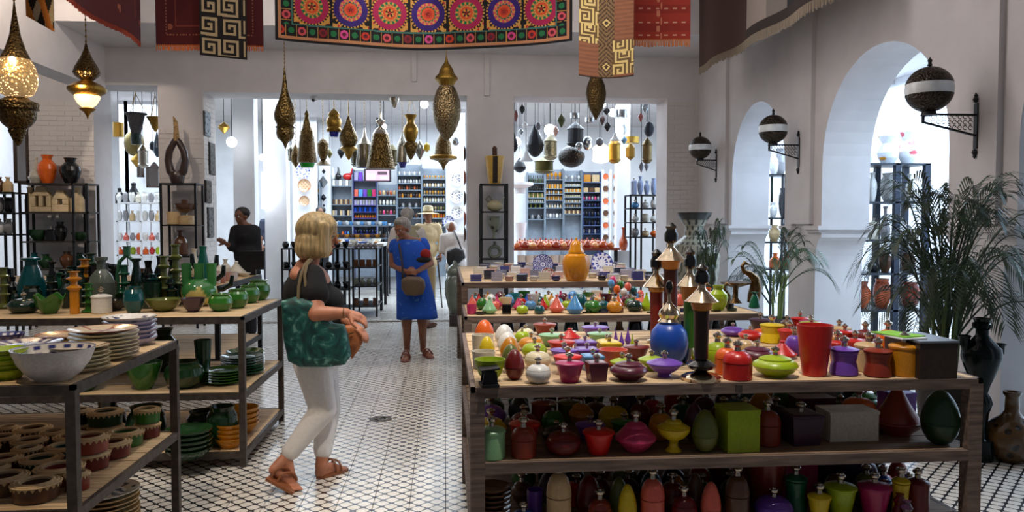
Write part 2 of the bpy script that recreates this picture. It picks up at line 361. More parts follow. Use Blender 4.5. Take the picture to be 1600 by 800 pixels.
SHP = {
 'taper': ('tapered_pot', 'tapered pot', 'pot', [(0,0),(.56,0),(.6,.03),(.93,.84),(0,.84)], [(0,.84),(1,.845),(1,.9),(.93,.93),(.3,1),(0,1)], 1),
 'cyl': ('lidded_jar', 'straight lidded jar', 'jar', [(0,0),(.9,0),(.95,.03),(.95,.82),(0,.82)], [(0,.82),(1,.825),(1,.88),(.9,.93),(.3,1),(0,1)], 1),
 'dome': ('domed_jar', 'dome-lidded jar', 'jar', [(0,0),(.92,0),(.98,.03),(.98,.58),(0,.6)], [(0,.6),(1,.6),(.99,.66),(.92,.78),(.74,.9),(.45,.97),(.2,1),(0,1)], 1),
 'waist': ('waisted_jar', 'waisted lidded jar', 'jar', [(0,0),(.9,0),(1,.05),(.96,.25),(.84,.48),(.9,.66),(.92,.67),(.92,.7),(1,.84),(0,.86)], [(0,.86),(1.04,.865),(1.04,.91),(.7,.96),(.3,1),(0,1)], 1),
 'egg': ('egg_box', 'egg-shaped box', 'box', [(0,0),(.35,0),(.62,.06),(.86,.2),(.98,.37),(.97,.4),(0,.4)], [(0,.41),(1,.41),(.98,.5),(.86,.68),(.64,.84),(.38,.95),(.15,.995),(0,1)], 0),
 'ball': ('round_pot', 'round pot', 'pot', [(0,0),(.45,0),(.72,.08),(.93,.26),(1,.48),(.96,.64),(.9,.7),(0,.7)], [(0,.71),(.91,.715),(.8,.84),(.55,.95),(.25,1),(0,1)], 1),
 'squat': ('squat_pot', 'squat pot', 'pot', [(0,0),(.5,0),(.52,.06),(.82,.24),(1,.5),(.95,.64),(.7,.8),(0,.8)], [(0,.8),(.72,.81),(.7,.86),(.5,.93),(.2,1),(0,1)], 1),
 'foot': ('footed_bowl', 'footed lidded bowl', 'bowl', [(0,0),(.4,0),(.42,.05),(.34,.16),(.4,.22),(.72,.4),(.92,.62),(.96,.7),(0,.72)], [(0,.72),(1.02,.725),(1.0,.77),(.6,.93),(.25,1),(0,1)], 1),
 'goblet': ('goblet', 'lidded goblet', 'goblet', [(0,0),(.48,0),(.5,.03),(.3,.14),(.26,.26),(.34,.36),(.7,.46),(.92,.6),(1,.74),(0,.75)], [(0,.75),(1,.755),(.72,.84),(.5,.9),(.45,.97),(.2,1),(0,1)], 1),
 'diamond': ('diamond_pot', 'diamond-profiled pot', 'pot', [(0,0),(.42,0),(.5,.04),(1,.42),(.98,.5),(.56,.8),(0,.8)], [(0,.81),(.54,.81),(.5,.88),(.38,.94),(.15,1),(0,1)], 1),
 'bowl': ('bowl', 'open bowl', 'bowl', [(0,0),(.4,0),(.45,.05),(.74,.35),(.93,.75),(1,1),(.95,1),(.86,.7),(.66,.36),(.36,.12),(0,.1)], None, 0),
 'cup': ('cup', 'straight cup', 'cup', [(0,0),(.85,0),(.92,.04),(1,1),(.93,1),(.85,.1),(0,.08)], None, 0),
 'beaker': ('beaker', 'tall flared beaker', 'beaker', [(0,0),(.62,0),(.67,.02),(1,.96),(1,1),(.93,1),(.9,.94),(.6,.06),(0,.05)], None, 0),
 'taj': ('tajine', 'tajine', 'tajine', [(0,0),(.55,0),(.6,.04),(.88,.14),(1,.22),(1,.25),(0,.25)], [(0,.25),(.9,.255),(.82,.34),(.5,.56),(.26,.76),(.14,.86),(.2,.92),(.16,.98),(0,1)], 0),
 'tajflat': ('tajine', 'broad tajine', 'tajine', [(0,0),(.7,0),(.76,.04),(.95,.2),(1,.32),(0,.32)], [(0,.32),(.95,.325),(.86,.45),(.6,.66),(.3,.76),(.16,.8),(.2,.92),(.14,1),(0,1)], 0),
 'vase': ('vase', 'vase', 'vase', [(0,0),(.5,0),(.55,.04),(.85,.25),(1,.5),(.92,.66),(.6,.78),(.46,.84),(.5,.92),(.62,1),(.52,1),(.4,.84),(0,.8)], None, 0),
 'amph': ('vase', 'long-necked vase', 'vase', [(0,0),(.6,0),(.9,.14),(1,.3),(.86,.44),(.46,.6),(.3,.74),(.3,.9),(.5,1),(.4,1),(.22,.9),(0,.85)], None, 0),
 'bottle': ('bottle', 'bottle', 'bottle', [(0,0),(.85,0),(1,.05),(1,.5),(.8,.64),(.36,.76),(.34,.92),(.5,.94),(.5,1),(.2,1),(0,.96)], None, 0),
 'cone': ('vase', 'conical bottle', 'bottle', [(0,0),(.9,0),(1,.05),(.8,.45),(.5,.75),(.36,.85),(.36,.93),(.6,.96),(.62,1),(.4,1),(0,.96)], None, 0),
 'jug': ('pot', 'rounded pot', 'pot', [(0,0),(.55,0),(.85,.2),(1,.48),(.92,.76),(.72,.9),(.8,1),(.7,1),(.62,.9),(0,.85)], None, 0),
 'plate': ('plate', 'plate', 'plate', [(0,0),(.6,0),(.66,.1),(1,.85),(1,1),(.97,1),(.62,.4),(0,.36)], None, 0),
 'drum': ('raffia_pot', 'raffia-rimmed pot', 'pot', [(0,0),(.8,0),(.88,.04),(.92,.68),(.7,.7),(.6,.3),(0,.25)], None, 0),
 'candle': ('candlestick', 'ringed candlestick', 'candlestick', [(0,0),(.9,0),(1,.04),(.8,.08),(.5,.12),(.46,.3),(.9,.33),(.95,.35),(.5,.38),(.44,.52),(.85,.55),(.9,.57),(.48,.6),(.42,.74),(.8,.77),(.86,.8),(.5,.83),(.46,.96),(.7,.98),(.7,1),(.4,1),(0,.97)], None, 0),
 'pill': ('candlestick', 'column candlestick', 'candlestick', [(0,0),(.6,0),(.62,.55),(.95,.6),(1,.62),(.5,.68),(.45,.76),(.95,.82),(1,.84),(.55,.87),(.5,.97),(.8,.99),(.8,1),(.4,1),(0,.98)], None, 0),
}
BOXES = {
 'box': ('square_box', 'square box', 'box', [(0,0),(.97,0),(.97,.9),(0,.9)], [(0,.9),(1,.9),(1,1),(0,1)], 0),
 'kbox': ('square_box', 'knobbed square box', 'box', [(0,0),(.86,0),(.94,.85),(0,.85)], [(0,.85),(1,.86),(1,.94),(.8,1),(0,1)], 1),
 'tbox': ('square_box', 'tapered square box', 'box', [(0,0),(.8,0),(.97,.88),(0,.88)], [(0,.88),(1,.89),(1,.96),(.8,1),(0,1)], 1),
}
UM = {}
def unit(shape, part, seg=24):
    k = (shape, part, seg)
    if k not in UM:
        d = SHP.get(shape) or BOXES[shape]; UM[k] = lathe_me(d[3] if part == 'body' else d[4], seg, shape in BOXES)
    return UM[k]
KNOB = lathe_me([(0,0),(.62,0),(.55,.35),(.6,.42),(.95,.52),(1,.66),(.9,.76),(.5,.8),(.5,.88),(0,1)], 14)
FIN = {'glaze': 'glaze', 'satin': 'satin'}
def pot(shape, loc, r, h, col, label, cat=None, group=None, kind='glaze', small=False, name=None, sq=None, rz=None, knobm=None, kw=None, lidcol=None, tilt=None):
    d = SHP.get(shape) or BOXES[shape]; nm = name or d[0]; cat = cat or d[2]; m = col if not isinstance(col, (tuple, str)) else mat(kind, C[col] if isinstance(col, str) else col, **(kw or {}))
    seg = 10 if small == 2 else (14 if small else 28)
    sx, sy = r, (sq if sq else r); rot = (0, 0, rz if rz is not None else (0 if shape in BOXES else random.uniform(0, 6)))
    if small and d[4] is None or small == 2:
        if d[4] is not None:
            k = (shape, 'joined', seg)
            if k not in UM:
                UM[k] = lathe_me(d[3][:-1]+d[4][1:], seg, shape in BOXES)
            me = UM[k]
        else: me = unit(shape, 'body', seg)
        o = obj(nm, me, m, None, loc, (sx, sy, h), rot); tag(o, label, cat, group); return o
    t = thing(nm, label, cat, loc, rot[2], group)
    if tilt: t.rotation_euler = tilt
    kh = min(.05, .34*h) if d[5] else 0; hb = h-kh*.8 if d[5] else h
    obj('body', unit(shape, 'body', seg), m, t, None, (sx, sy, hb))
    if d[4]:
        ld = obj('lid', unit(shape, 'lid', seg), mat(kind, C[lidcol], **(kw or {})) if lidcol else m, t, None, (sx, sy, hb))
        if kh: obj('knob', KNOB, knobm or SILV, ld, (0, 0, .985), (kh*.43/sx, kh*.43/sy, kh/hb))
    return t
def place(px, py, z, wpx, top, br=.5, back=0):
    """centre, radius and height of an object that stands on height z with its front contact at the pixel"""
    g = G(px, py, z); d = dep(g); r = wpx/2*d/F; g = g+Vector((g.x, g.y, 0)).normalized()*(r*br+back); h = (py-top)*dep(g)/F*1.0
    h = max(h-0.25*r*(EYE.z-z)/max(g.y, 1)*1.0, .02)
    return g, r, h
DONE = {}; BND = {}; FWD = [True]
def bounds(z, x0, x1, y0, y1): BND[z] = (x0, x1, y0, y1)
def settle(g, r, h, z, sq=False, sy=None):
    """move an item along the shelf until it clears what already stands there"""
    L = DONE.setdefault(z, []); g0 = g.copy(); d0 = dep(g); bd = BND.get(z); k = Vector((g.x, g.y, 0)).normalized()
    R = (r*1.3 if sq else r)
    if bd:
        if g0.y+R > bd[3]: g0 = EYE+(g0-EYE)*((bd[3]-R)/g0.y)
        if g0.y-R < bd[2]: g0 = EYE+(g0-EYE)*((bd[2]+R)/g0.y)
        g0.z = z
    for shrink in (1, .88, .76, .64):
        for side in (0, .02, -.02, .05, -.05, .09, -.09, .14, -.14):
            for st in list(range(26))+(list(range(-1, -46, -2)) if FWD[0] else []):
                p = g0+k*st*.012+Vector((side, 0, 0)); f = dep(p)/d0*shrink; rr = R*f
                if bd:
                    if p.y+rr > bd[3]+.001 or p.y-rr < bd[2]-.001: continue
                    p.x = min(max(p.x, bd[0]+rr), bd[1]-rr)
                if all((p-q).length > (rr+s)*1.005 for q, s in L):
                    p.z = z; L.append((p.copy(), rr)); return p, r*f, h*f
    return None, r, h
def row(items, z, where, phrase, group=None, kind='glaze', small=False, prefix=''):
    """items of one shelf, each labelled from its look and the neighbour it stands beside"""
    prev = None; n = len(items)
    for it in items:
        shape, px, py, wpx, top, col = it[:6]; ex = it[6] if len(it) > 6 else {}
        ex = dict(ex); d = SHP.get(shape) or BOXES[shape]; noun = ex.pop('noun', d[1]); desc = ex.pop('desc', wordcol(col) + ' ' + noun); lab = ex.pop('label', None)
        if lab is None: lab = desc + ' ' + phrase + (', right of ' + prev if prev else ', leftmost')
        g, r, h = place(px, py, z, wpx, top, .5 if shape not in BOXES else .95)
        if 'w' in ex: ex['sq'] = ex.pop('w')
        sh = ex.pop('back', None)
        if sh: g = g+Vector((g.x, g.y, 0)).normalized()*sh
        if lab in LAB: lab += ', further right'
        g, r, h = settle(g, r, h, z, shape in BOXES, ex.get('sq'))
        if g is None: print('SKIP', lab, px, py); continue
        pot(shape, g, r, h, col, lab, group=group, kind=ex.pop('kind', kind), small=ex.pop('small', small), **ex)
        prev = desc
# ================================================================ FURNITURE
def shelf_unit(name, label, x0, x1, y0, y1, levels, m, wood, post=.045, rail=.045, planks=9, along='x', group=None, top_over=0, posts_to=None, mid=(), cat='shelving'):
    t = thing(name, label, cat, (0,0,0), 0, group); zt = posts_to or levels[-1]
    pm = MB().box(-post/2-.0015, -post/2-.0015, 0, post/2+.0015, post/2+.0015, 1).me()
    for x in (x0+post/2, x1-post/2):
        for y in (y0+post/2, y1-post/2): obj('post', pm, m, t, (x, y, 0), (1, 1, zt-rail*.5))
    for xm in mid:
        for y in (y0+post/2, y1-post/2): obj('post', pm, m, t, (xm, y, 0), (1, 1, zt-rail*.5))
    for z in levels:
        f = MB(); f.box(x0, y0, z-rail, x1, y0+.02, z-.001).box(x0, y1-.02, z-rail, x1, y1, z-.001).box(x0, y0, z-rail, x0+.02, y1, z-.001).box(x1-.02, y0, z-rail, x1, y1, z-.001)
        obj('shelf_frame', f.me(), m, t)
        if wood is None: continue
        if name == 'display_table' and z < .8: wood = mat('wood', (146, 118, 92))  # same planks lower down, shade put into a darker tone
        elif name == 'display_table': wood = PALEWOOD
        if along == 'y':
            n = planks; wdt = (x1-x0-.044)/n
            pl = MB().box(.002, 0, -.022, wdt-.004, 1, 0).me()
            for i in range(n): obj('plank', pl, wood, t, (x0+.022+i*wdt, y0+.022, z-random.uniform(0, .003)), (1, y1-y0-.044, 1))
        else:
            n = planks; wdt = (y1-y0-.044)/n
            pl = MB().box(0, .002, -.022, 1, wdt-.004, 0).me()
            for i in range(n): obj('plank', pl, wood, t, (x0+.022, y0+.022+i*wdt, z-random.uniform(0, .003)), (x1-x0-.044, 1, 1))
    return t
# big wooden display table on the right: T3
ZT, ZM, ZL = .90, .594, .28
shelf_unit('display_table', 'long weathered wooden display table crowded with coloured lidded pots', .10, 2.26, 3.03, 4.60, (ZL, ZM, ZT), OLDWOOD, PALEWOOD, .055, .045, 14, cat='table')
g = P(1154, 609, 3.03); bolt = obj('metal_plate', MB().box(-.014, -.006, -.014, .014, 0, .014).me(), IRON, None, (g.x, 3.03, ZT-.022)); bolt.parent = bpy.data.objects['display_table']
# front left rack T1
Z1, Z1m = .94, .46
shelf_unit('display_rack', 'metal rack with plate stacks on top and raffia-rimmed pots below, nearest left', -3.4, -1.40, 3.02, 4.16, (Z1m, Z1), IRON, PALEWOOD, .035, .04, 9, cat='rack', along='x')
# second left rack T2
Z2, Z2m, Z2l = .965, .48, .10
shelf_unit('display_rack', 'metal rack carrying green glazed pottery, behind the nearest left rack', -4.6, -1.27, 4.97, 6.15, (Z2l, Z2m, Z2), IRON, PALEWOOD, .035, .045, 9, cat='rack', along='x')
# table behind, T2b with white and pink ware
Z2b = 1.0
shelf_unit('display_rack', 'low dark rack of white tajines and painted glasses, behind the green pottery rack', -4.9, -2.0, 7.0, 8.6, (.35, Z2b), BLK, PALEWOOD, .04, .05, 8, cat='rack')
# tiered stand T4
Z4, Z4b = .88, 1.06
shelf_unit('tiered_stand', 'lower wooden tier carrying rows of small painted tajines, behind the pot table', .14, 2.38, 5.55, 6.42, (.35, Z4), OLDWOOD, PALEWOOD, .05, .05, 8, cat='stand')
shelf_unit('tiered_stand', 'upper wooden tier with blue plates and dishes, behind the small tajines', .14, 1.98, 6.43, 8.9, (.5, Z4b), OLDWOOD, PALEWOOD, .05, .05, 12, cat='stand')
# ---------------------------------------------------------------- T3 top
bounds(ZT, .12, 2.24, 3.05, 4.58); bounds(ZM, .13, 2.23, 3.05, 4.58); bounds(ZL, .13, 2.23, 3.05, 4.58)
def reserve(z, px, py, r, back):
    g = G(px, py, z); g = g+Vector((g.x, g.y, 0)).normalized()*back; g.z = z; DONE.setdefault(z, []).append((g, r)); return g
reserve(ZT, 1092, 598, .07, .06); reserve(ZT, 1045, 572, .078, .05); reserve(ZT, 1077, 570, .04, .06); reserve(ZT, 1047, 542, .04, .06); reserve(ZT, 1025, 538, .03, .06)
reserve(ZT, 765, 607, .04, .03); reserve(ZL, 772, 838, .085, .1)
row([
 ('bowl',757,598,49,562,'lime',{'label':'lime green open bowl at left end of the pot table, behind black stand'}),
 ('egg',804,598,32,550,'darkred',{'desc':'dark red egg box'}),
 ('ball',841,600,40,559,'white',{'desc':'white round pot'}),
 ('taper',890,603,46,556,'magenta',{'desc':'magenta tapered pot'}),
 ('tbox',932,600,31,558,'maroon',{'desc':'maroon square box','rz':.1}),
 ('squat',982,598,60,556,'maroon',{'desc':'maroon squat pot'}),
 ('foot',1038,596,56,555,'purple',{'desc':'purple footed bowl'}),
 ('dome',1152,597,46,537,'red',{'desc':'red dome-lidded jar','label':'bright red dome-lidded jar in front row, right of the tall dark lamp'}),
 ('squat',1211,595,70,548,'lime',{'desc':'lime squat pot'}),
 ('beaker',1272,596,55,515,'red',{'desc':'tall red beaker'}),
 ('waist',1318,596,43,536,'purple',{'desc':'purple waisted jar'}),
 ('waist',1371,596,42,536,'rust',{'desc':'rust waisted jar'}),
 ('cyl',1412,592,46,524,'amber',{'desc':'amber straight jar'}),
], ZT, '', 'front row of pot table', kind='satin')
for q in (0, .08, .15): reserve(ZT, 1452, 592, .06, .07+q); reserve(ZT, 1486, 592, .06, .07+q)
row([
 ('egg',798,582,30,538,'olive'),('ball',840,577,42,540,'cream'),('taper',887,585,45,543,'brightred'),('kbox',926,580,33,547,'skyblue'),
 ('bowl',958,575,46,548,'coral',{'desc':'coral shallow bowl'}),('foot',972,582,38,552,'lime'),('foot',1018,580,42,548,'lime',{'desc':'lime footed bowl with knob'}),
 ('ball',1121,575,40,521,'lime',{'desc':'lime round pot'}),('dome',1136,586,38,530,'orange'),('squat',1183,568,54,533,'maroon',{'desc':'maroon squat flat-lidded pot'}),
 ('taper',1308,572,30,518,'red'),('cyl',1356,584,42,523,'sand'),
], ZT, '', 'second row of pot table', kind='satin')
row([
 ('egg',761,562,25,526,'yellow'),('egg',797,566,32,527,'amber'),('ball',835,560,40,528,'lime'),('taper',881,570,44,536,'purple'),('kbox',917,566,34,538,'purple',{'desc':'purple square box'}),
 ('kbox',952,560,34,526,'yellow',{'desc':'yellow square box'}),('taper',994,564,42,531,'darkred'),('taj',1222,561,46,532,'red'),('taper',1336,560,40,518,'red',{'desc':'red flat-lidded pot'}),('dome',1396,556,34,502,'orange'),
 ('ball',1165,553,28,523,'sand'),
], ZT, '', 'third row of pot table', kind='satin')
row([
 ('cup',754,552,34,523,'ivory',{'label':'speckled pale cup behind the yellow egg box on the pot table','small':True}),('cup',751,577,37,549,'ivory',{'label':'speckled pale cup behind the lime bowl on the pot table','small':True}),
 ('egg',793,556,32,519,'white'),('ball',830,548,40,520,'amber'),('taper',877,556,44,523,'red',{'desc':'red flat-lidded pot'}),('kbox',914,553,34,527,'purple',{'desc':'purple box'}),('squat',948,549,46,525,'yellow',{'desc':'yellow round box'}),
 ('taper',1233,542,36,503,'red'),('ball',1241,556,28,512,'purple',{'desc':'purple round pot'}),('dome',1290,548,34,510,'amber',{'desc':'amber domed jar'}),('taper',1320,541,34,507,'red',{'desc':'red lidded jar'}),('cyl',1353,534,36,500,'sand'),('dome',1378,540,34,498,'darkred'),
], ZT, '', 'fourth row of pot table', kind='satin')
row([
 ('egg',757,536,30,500,'orange'),('egg',788,542,30,507,'white',{'desc':'white pointed egg box'}),('ball',816,534,24,512,'lime'),('ball',821,529,27,508,'cream'),('taper',862,542,42,514,'mint',{'desc':'mint-lidded pot'}),
 ('taj',890,532,36,513,'red'),('taper',937,536,40,514,'mint',{'desc':'mint flat-lidded pot'}),('taj',962,545,9,514,'purple'),('taj',971,541,10,519,'purple',{'desc':'small purple tajine'}),('taj',981,538,10,512,'purple',{'desc':'pointed purple tajine'}),('taj',988,548,9,522,'lime',{'desc':'tiny lime tajine'}),
 ('waist',1206,537,36,494,'yellow'),('taper',1267,526,34,494,'lime',{'desc':'lime ribbed-lid pot'}),('taper',1327,524,34,496,'magenta'),
], ZT, '', 'fifth row of pot table', kind='satin')
row([
 ('taper',851,524,37,498,'rust',{'desc':'rust wide-lidded bowl'}),('taper',930,526,44,504,'purple',{'desc':'purple wide-lidded pot'}),('cyl',893,528,15,514,'white'),
 ('squat',1145,526,38,505,'purple',{'desc':'purple leaning pot'}),('squat',1172,535,38,513,'red',{'desc':'red leaning pot'}),('squat',1190,540,32,520,'orange',{'desc':'orange leaning pot'}),
 ('taper',1188,520,36,489,'plum',{'desc':'plum wide pot'}),('taper',1250,520,28,491,'red',{'desc':'red small-lidded pot'}),('taper',1268,512,38,479,'magenta',{'desc':'magenta wide-lidded pot'}),('ball',1288,520,20,492,'amber',{'desc':'amber round pot'}),('taper',1305,518,36,488,'red',{'desc':'red deep pot'}),
 ('ball',1229,516,20,492,'brown',{'desc':'brown round pot'}),('cyl',1345,512,22,494,'plum',{'desc':'plum jar'}),
], ZT, '', 'at back of pot table', kind='satin')
# black stand at the corner
g = G(765, 607, ZT); t = thing('sign_stand', 'small black metal sign stand at left corner of the pot table', 'stand', (g.x, g.y+.05, ZT), .1)
s = dep(g)/F
obj('stand_leg', MB().prism([(-13*s,0),(13*s,0),(11*s,24*s),(-9*s,24*s)], 'y', -.03, -.02).prism([(-13*s,0),(13*s,0),(11*s,24*s),(-9*s,24*s)], 'y', .02, .03).me(), BLK, t)
obj('stand_plate', MB().bar((-15*s, 0, 27*s), (15*s, 0, 30*s), .09, .006).me(), BLK, t)
obj('stand_foot', MB().box(-14*s, -.045, 0, 14*s, .045, .012).me(), BLK, t)
# dark rectangular box with papers at right
g = G(1466, 592, ZT); s = dep(g)/F; t = thing('storage_box', 'dark brown leather box with glass lid at right end of the pot table', 'box', (g.x, g.y+.13, ZT), 0); hw = 31*s
hw = 31*s; obj('body', MB().box(-hw, -.13, 0, hw, .13, 56*s).box(hw, -.05, .05, hw+.012, .05, .09).me(), mat('leather', (48, 36, 30)), t)
obj('lid', MB().box(-hw-.004, -.134, 56*s+.001, hw+.004, .134, 56*s+.01).me(), mat('satin', (110, 118, 130)), t)
for k, c in enumerate(((225,232,236), (130,190,60))):
    tag(obj('booklet', MB().box(-.06, -.09, 0, .06, .09, .005).me(), mat('paper', c), None, (t.location.x-.09+.0*k, t.location.y+.0+.02*k, ZT+56*s+.0105+.0055*k), None, (0, 0, .1+.2*k)), ['pale paper booklet','green paper booklet'][k]+' lying on the dark leather box lid', 'booklet')
# blue globe jar with metal lid and tall lamps
def traced(name, label, cat, px, Yc, parts, group=None, seg=28, sy=1, zb=None):
    """lathed thing: parts = (part name, material, [(half width px, py), ...] from bottom to top) measured on the photograph, at room depth Yc"""
    base_py = parts[0][2][0][1]; b = P(px, base_py, Yc); s = dep(b)/F; b.z = b.z if zb is None else zb; t = thing(name, label, cat, b, 0, group)
    for nm, m, pr in parts:
        prof = [(hw*s, (base_py-y)*s) for hw, y in pr]; 
        if prof[0][0] > 1e-6: prof = [(0, prof[0][1])]+prof
        if prof[-1][0] > 1e-6: prof = prof+[(0, prof[-1][1])]
        obj(nm, lathe_me(prof, seg), m, t, None, (1, sy, 1))
    return t
def onz(px, py, z): return G(px, py, z).y
CH = mat('silver', (214, 196, 168), rough=.14)
AMB = mat('glaze', (196, 130, 50))
yb = onz(1045, 572, ZT)+.05
traced('globe_jar', 'large glossy blue globe jar with hammered silver lid', 'jar', 1045, yb, [
 ('body', mat('satin', C['blue']), [(14,572),(20,568),(27,555),(30,538),(27,520),(18,509),(16,508)]),
 ('lid', CH, [(16,508),(18,505),(14,500),(17,494),(15,488),(9,482),(6,478),(3,474),(2.5,462)]),
 ('finial', BLACK, [(2.5,462),(5,458),(6,450),(4,443),(1,441)])], zb=ZT)
def tall_lamp(px, base, col, y0, y1, cap, fin, hw, label, Y, nbase=True):
    c = mat('satin', C[col] if isinstance(col, str) else col)
    parts = []
    if nbase:
        parts += [('base', CH, [(hw*2.4,base),(hw*2.5,base-5),(hw*1.9,base-9),(hw*1.0,base-12),(hw*.7,base-14)]), ('base_ornament', BLACK, [(hw*.7,base-14),(hw*1.5,base-18),(hw*1.9,base-24),(hw*1.2,base-29),(hw*.5,y0)])]
    else: parts += [('base', CH, [(hw*1.4, base), (hw*1.4, base-4), (hw*.6, y0)])]
    parts += [('tube', c, [(hw*.82,y0),(hw*.86,y0-5),(hw*.95,y1+4),(hw,y1)]),
              ('lantern_cage', AMB, [(hw*.9,y1),(hw*1.15,y1-2),(hw*1.35,y1-12),(hw*1.6,cap+10)]),
              ('cap', CH, [(hw*1.6,cap+10),(hw*2.1,cap+8),(hw*1.1,cap-4),(hw*.5,cap-12),(hw*.45,cap-18)]),
              ('finial', BLACK, [(hw*.45,cap-18),(hw*.9,cap-22),(hw*.95,cap-32),(hw*.6,cap-40),(hw*.8,cap-44),(hw*.2,cap-50)])]
    t = traced('candle_lamp', label, 'lamp', px, Y, parts, seg=20, zb=ZT)
    return t
yl = onz(1092, 598, ZT)+.06
tall_lamp(1095, 601, (40,18,16), 568, 493, 470, 0, 12.5, 'tall near-black candle lamp with silver roof in front row of pot table', yl)
tall_lamp(1077, 578, 'green', 554, 482, 450, 0, 10, 'green tube candle lamp behind the near-black lamp', onz(1077, 570, ZT)+.06, False)
tall_lamp(1047, 545, (72,22,18), 540, 427, 404, 0, 11.5, 'tallest maroon candle lamp rising behind the blue globe jar', onz(1047, 542, ZT)+.06, False)
tall_lamp(1025, 540, (120,20,16), 534, 461, 444, 0, 10.5, 'dark red candle lamp left of the tallest maroon lamp', onz(1025, 538, ZT)+.06, False)
# ---------------------------------------------------------------- T3 middle shelf
row([
 ('cyl',762,724,45,658,'mint'),('dome',818,727,41,664,'rust'),('ball',880,721,56,671,'darkred'),('taper',935,722,51,668,'brightred'),('diamond',993,719,66,655,'pink'),
 ('goblet',1052,720,52,653,'yellow'),('egg',1101,719,42,652,'olive'),('box',1151,717,54,650,'lime',{'desc':'lime cube box','rz':.04}),('dome',1198,712,42,642,'rust',{'desc':'rust domed jar'}),
 ('tbox',1250,711,54,646,'plum',{'desc':'plum tapered box','rz':.05}),('box',1322,713,82,664,'ivory',{'desc':'cream low wide box','sq':.07}),('taj',1400,706,76,617,'rust',{'desc':'large rust tajine'}),
 ('egg',1468,702,66,604,'darkgreen',{'desc':'large dark green egg box'}),
], ZM, '', 'front of middle shelf', kind='satin')
row([
 ('taper',760,706,44,668,'red'),('taper',820,706,50,648,'red',{'desc':'red wide pot'}),('ball',869,694,46,659,'black'),('taper',922,692,48,650,'purple'),('taper',975,688,42,646,'green',{'desc':'green tapered pot'}),
 ('ball',1032,690,38,632,'amber'),('egg',1084,690,32,630,'maroon'),('ball',1164,690,46,628,'green'),('ball',1347,690,55,634,'orange'),('box',1420,688,46,628,'purple',{'rz':.3,'desc':'purple box'}),('box',1295,690,64,648,'maroon',{'desc':'maroon box','sq':.05}),
], ZM, '', 'second row, middle shelf', kind='satin')
row([
 ('squat',762,690,50,640,'yellow'),('squat',765,672,52,620,'purple'),('ball',818,680,44,634,'darkred'),('ball',864,676,36,630,'green',{'desc':'green round pot'}),('squat',908,668,40,618,'amber',{'desc':'amber pot on saucer'}),('ball',958,672,48,622,'yellow',{'desc':'yellow round pot'}),
 ('ball',1000,668,34,618,'darkred'),('cyl',1068,670,30,618,'emerald'),('squat',1130,668,50,622,'brown'),('squat',1212,668,50,622,'black'),('box',1253,668,66,622,'grey',{'desc':'grey cloth-topped box','sq':.06}),('squat',1308,668,52,616,'green',{'desc':'green squat pot'}),('cyl',1368,660,26,624,'purple'),
], ZM, '', 'back of middle shelf', kind='satin')
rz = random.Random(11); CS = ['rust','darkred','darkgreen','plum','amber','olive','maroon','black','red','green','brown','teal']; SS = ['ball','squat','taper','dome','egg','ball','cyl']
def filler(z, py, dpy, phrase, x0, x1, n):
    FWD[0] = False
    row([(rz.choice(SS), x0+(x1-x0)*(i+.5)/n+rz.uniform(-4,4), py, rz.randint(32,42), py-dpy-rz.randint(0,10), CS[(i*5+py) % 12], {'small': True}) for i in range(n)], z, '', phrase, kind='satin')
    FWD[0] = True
filler(ZM, 662, 40, 'shaded line, middle shelf', 745, 1460, 17); filler(ZM, 645, 38, 'deepest line, middle shelf', 745, 1440, 17)
# ---------------------------------------------------------------- T3 bottom shelf
row([
 ('cyl',818,838,34,788,'blue'),('dome',873,846,40,738,'sand',{'desc':'sand dome-topped jar'}),('ball',937,846,40,782,'rust'),('egg',980,846,30,774,'yellow'),('dome',1019,846,38,752,'coral'),('ball',1068,846,42,782,'darkred'),
 ('egg',1110,842,32,771,'coral'),('dome',1151,842,38,748,'brown'),('ball',1208,842,60,788,'purple'),('waist',1242,840,34,760,'emerald'),('taper',1279,838,36,777,'yellow'),('taper',1312,838,50,767,'lime'),('taper',1365,838,52,765,'magenta'),
 ('waist',1406,835,26,754,'yellow',{'desc':'yellow waisted jar'}),('cyl',1432,835,36,760,'darkred'),
], ZL, '', 'front of bottom shelf', kind='satin')
row([
 ('cup',836,815,26,765,'purple'),('egg',920,822,42,752,'darkred'),('egg',967,818,32,748,'olive'),('ball',1050,818,42,750,'darkred'),('egg',1086,815,30,748,'brown'),('beaker',1197,815,62,733,'rust',{'desc':'large rust beaker'}),
 ('ball',1160,806,44,740,'rust'),('box',1240,805,60,738,'magenta',{'desc':'magenta box','sq':.06}),('box',1310,800,70,745,'plum',{'desc':'plum low box','sq':.06}),('ball',1352,800,36,732,'olive'),('squat',1378,803,36,744,'blue'),
], ZL, '', 'back of bottom shelf', kind='satin')
filler(ZL, 790, 46, 'shaded line, bottom shelf', 800, 1440, 16); filler(ZL, 765, 42, 'deepest line, bottom shelf', 800, 1420, 16)
g = G(772, 838, ZL)
for k in range(8): pot('plate', (g.x+random.uniform(-.004,.004), g.y+.1, ZL+.001+.021*k), .078, .028, 'brown', 'dark brown glazed plate, %s from the top, bottom shelf left end' % ORD[7-k], group='dark plates stacked on the bottom shelf', small=True)
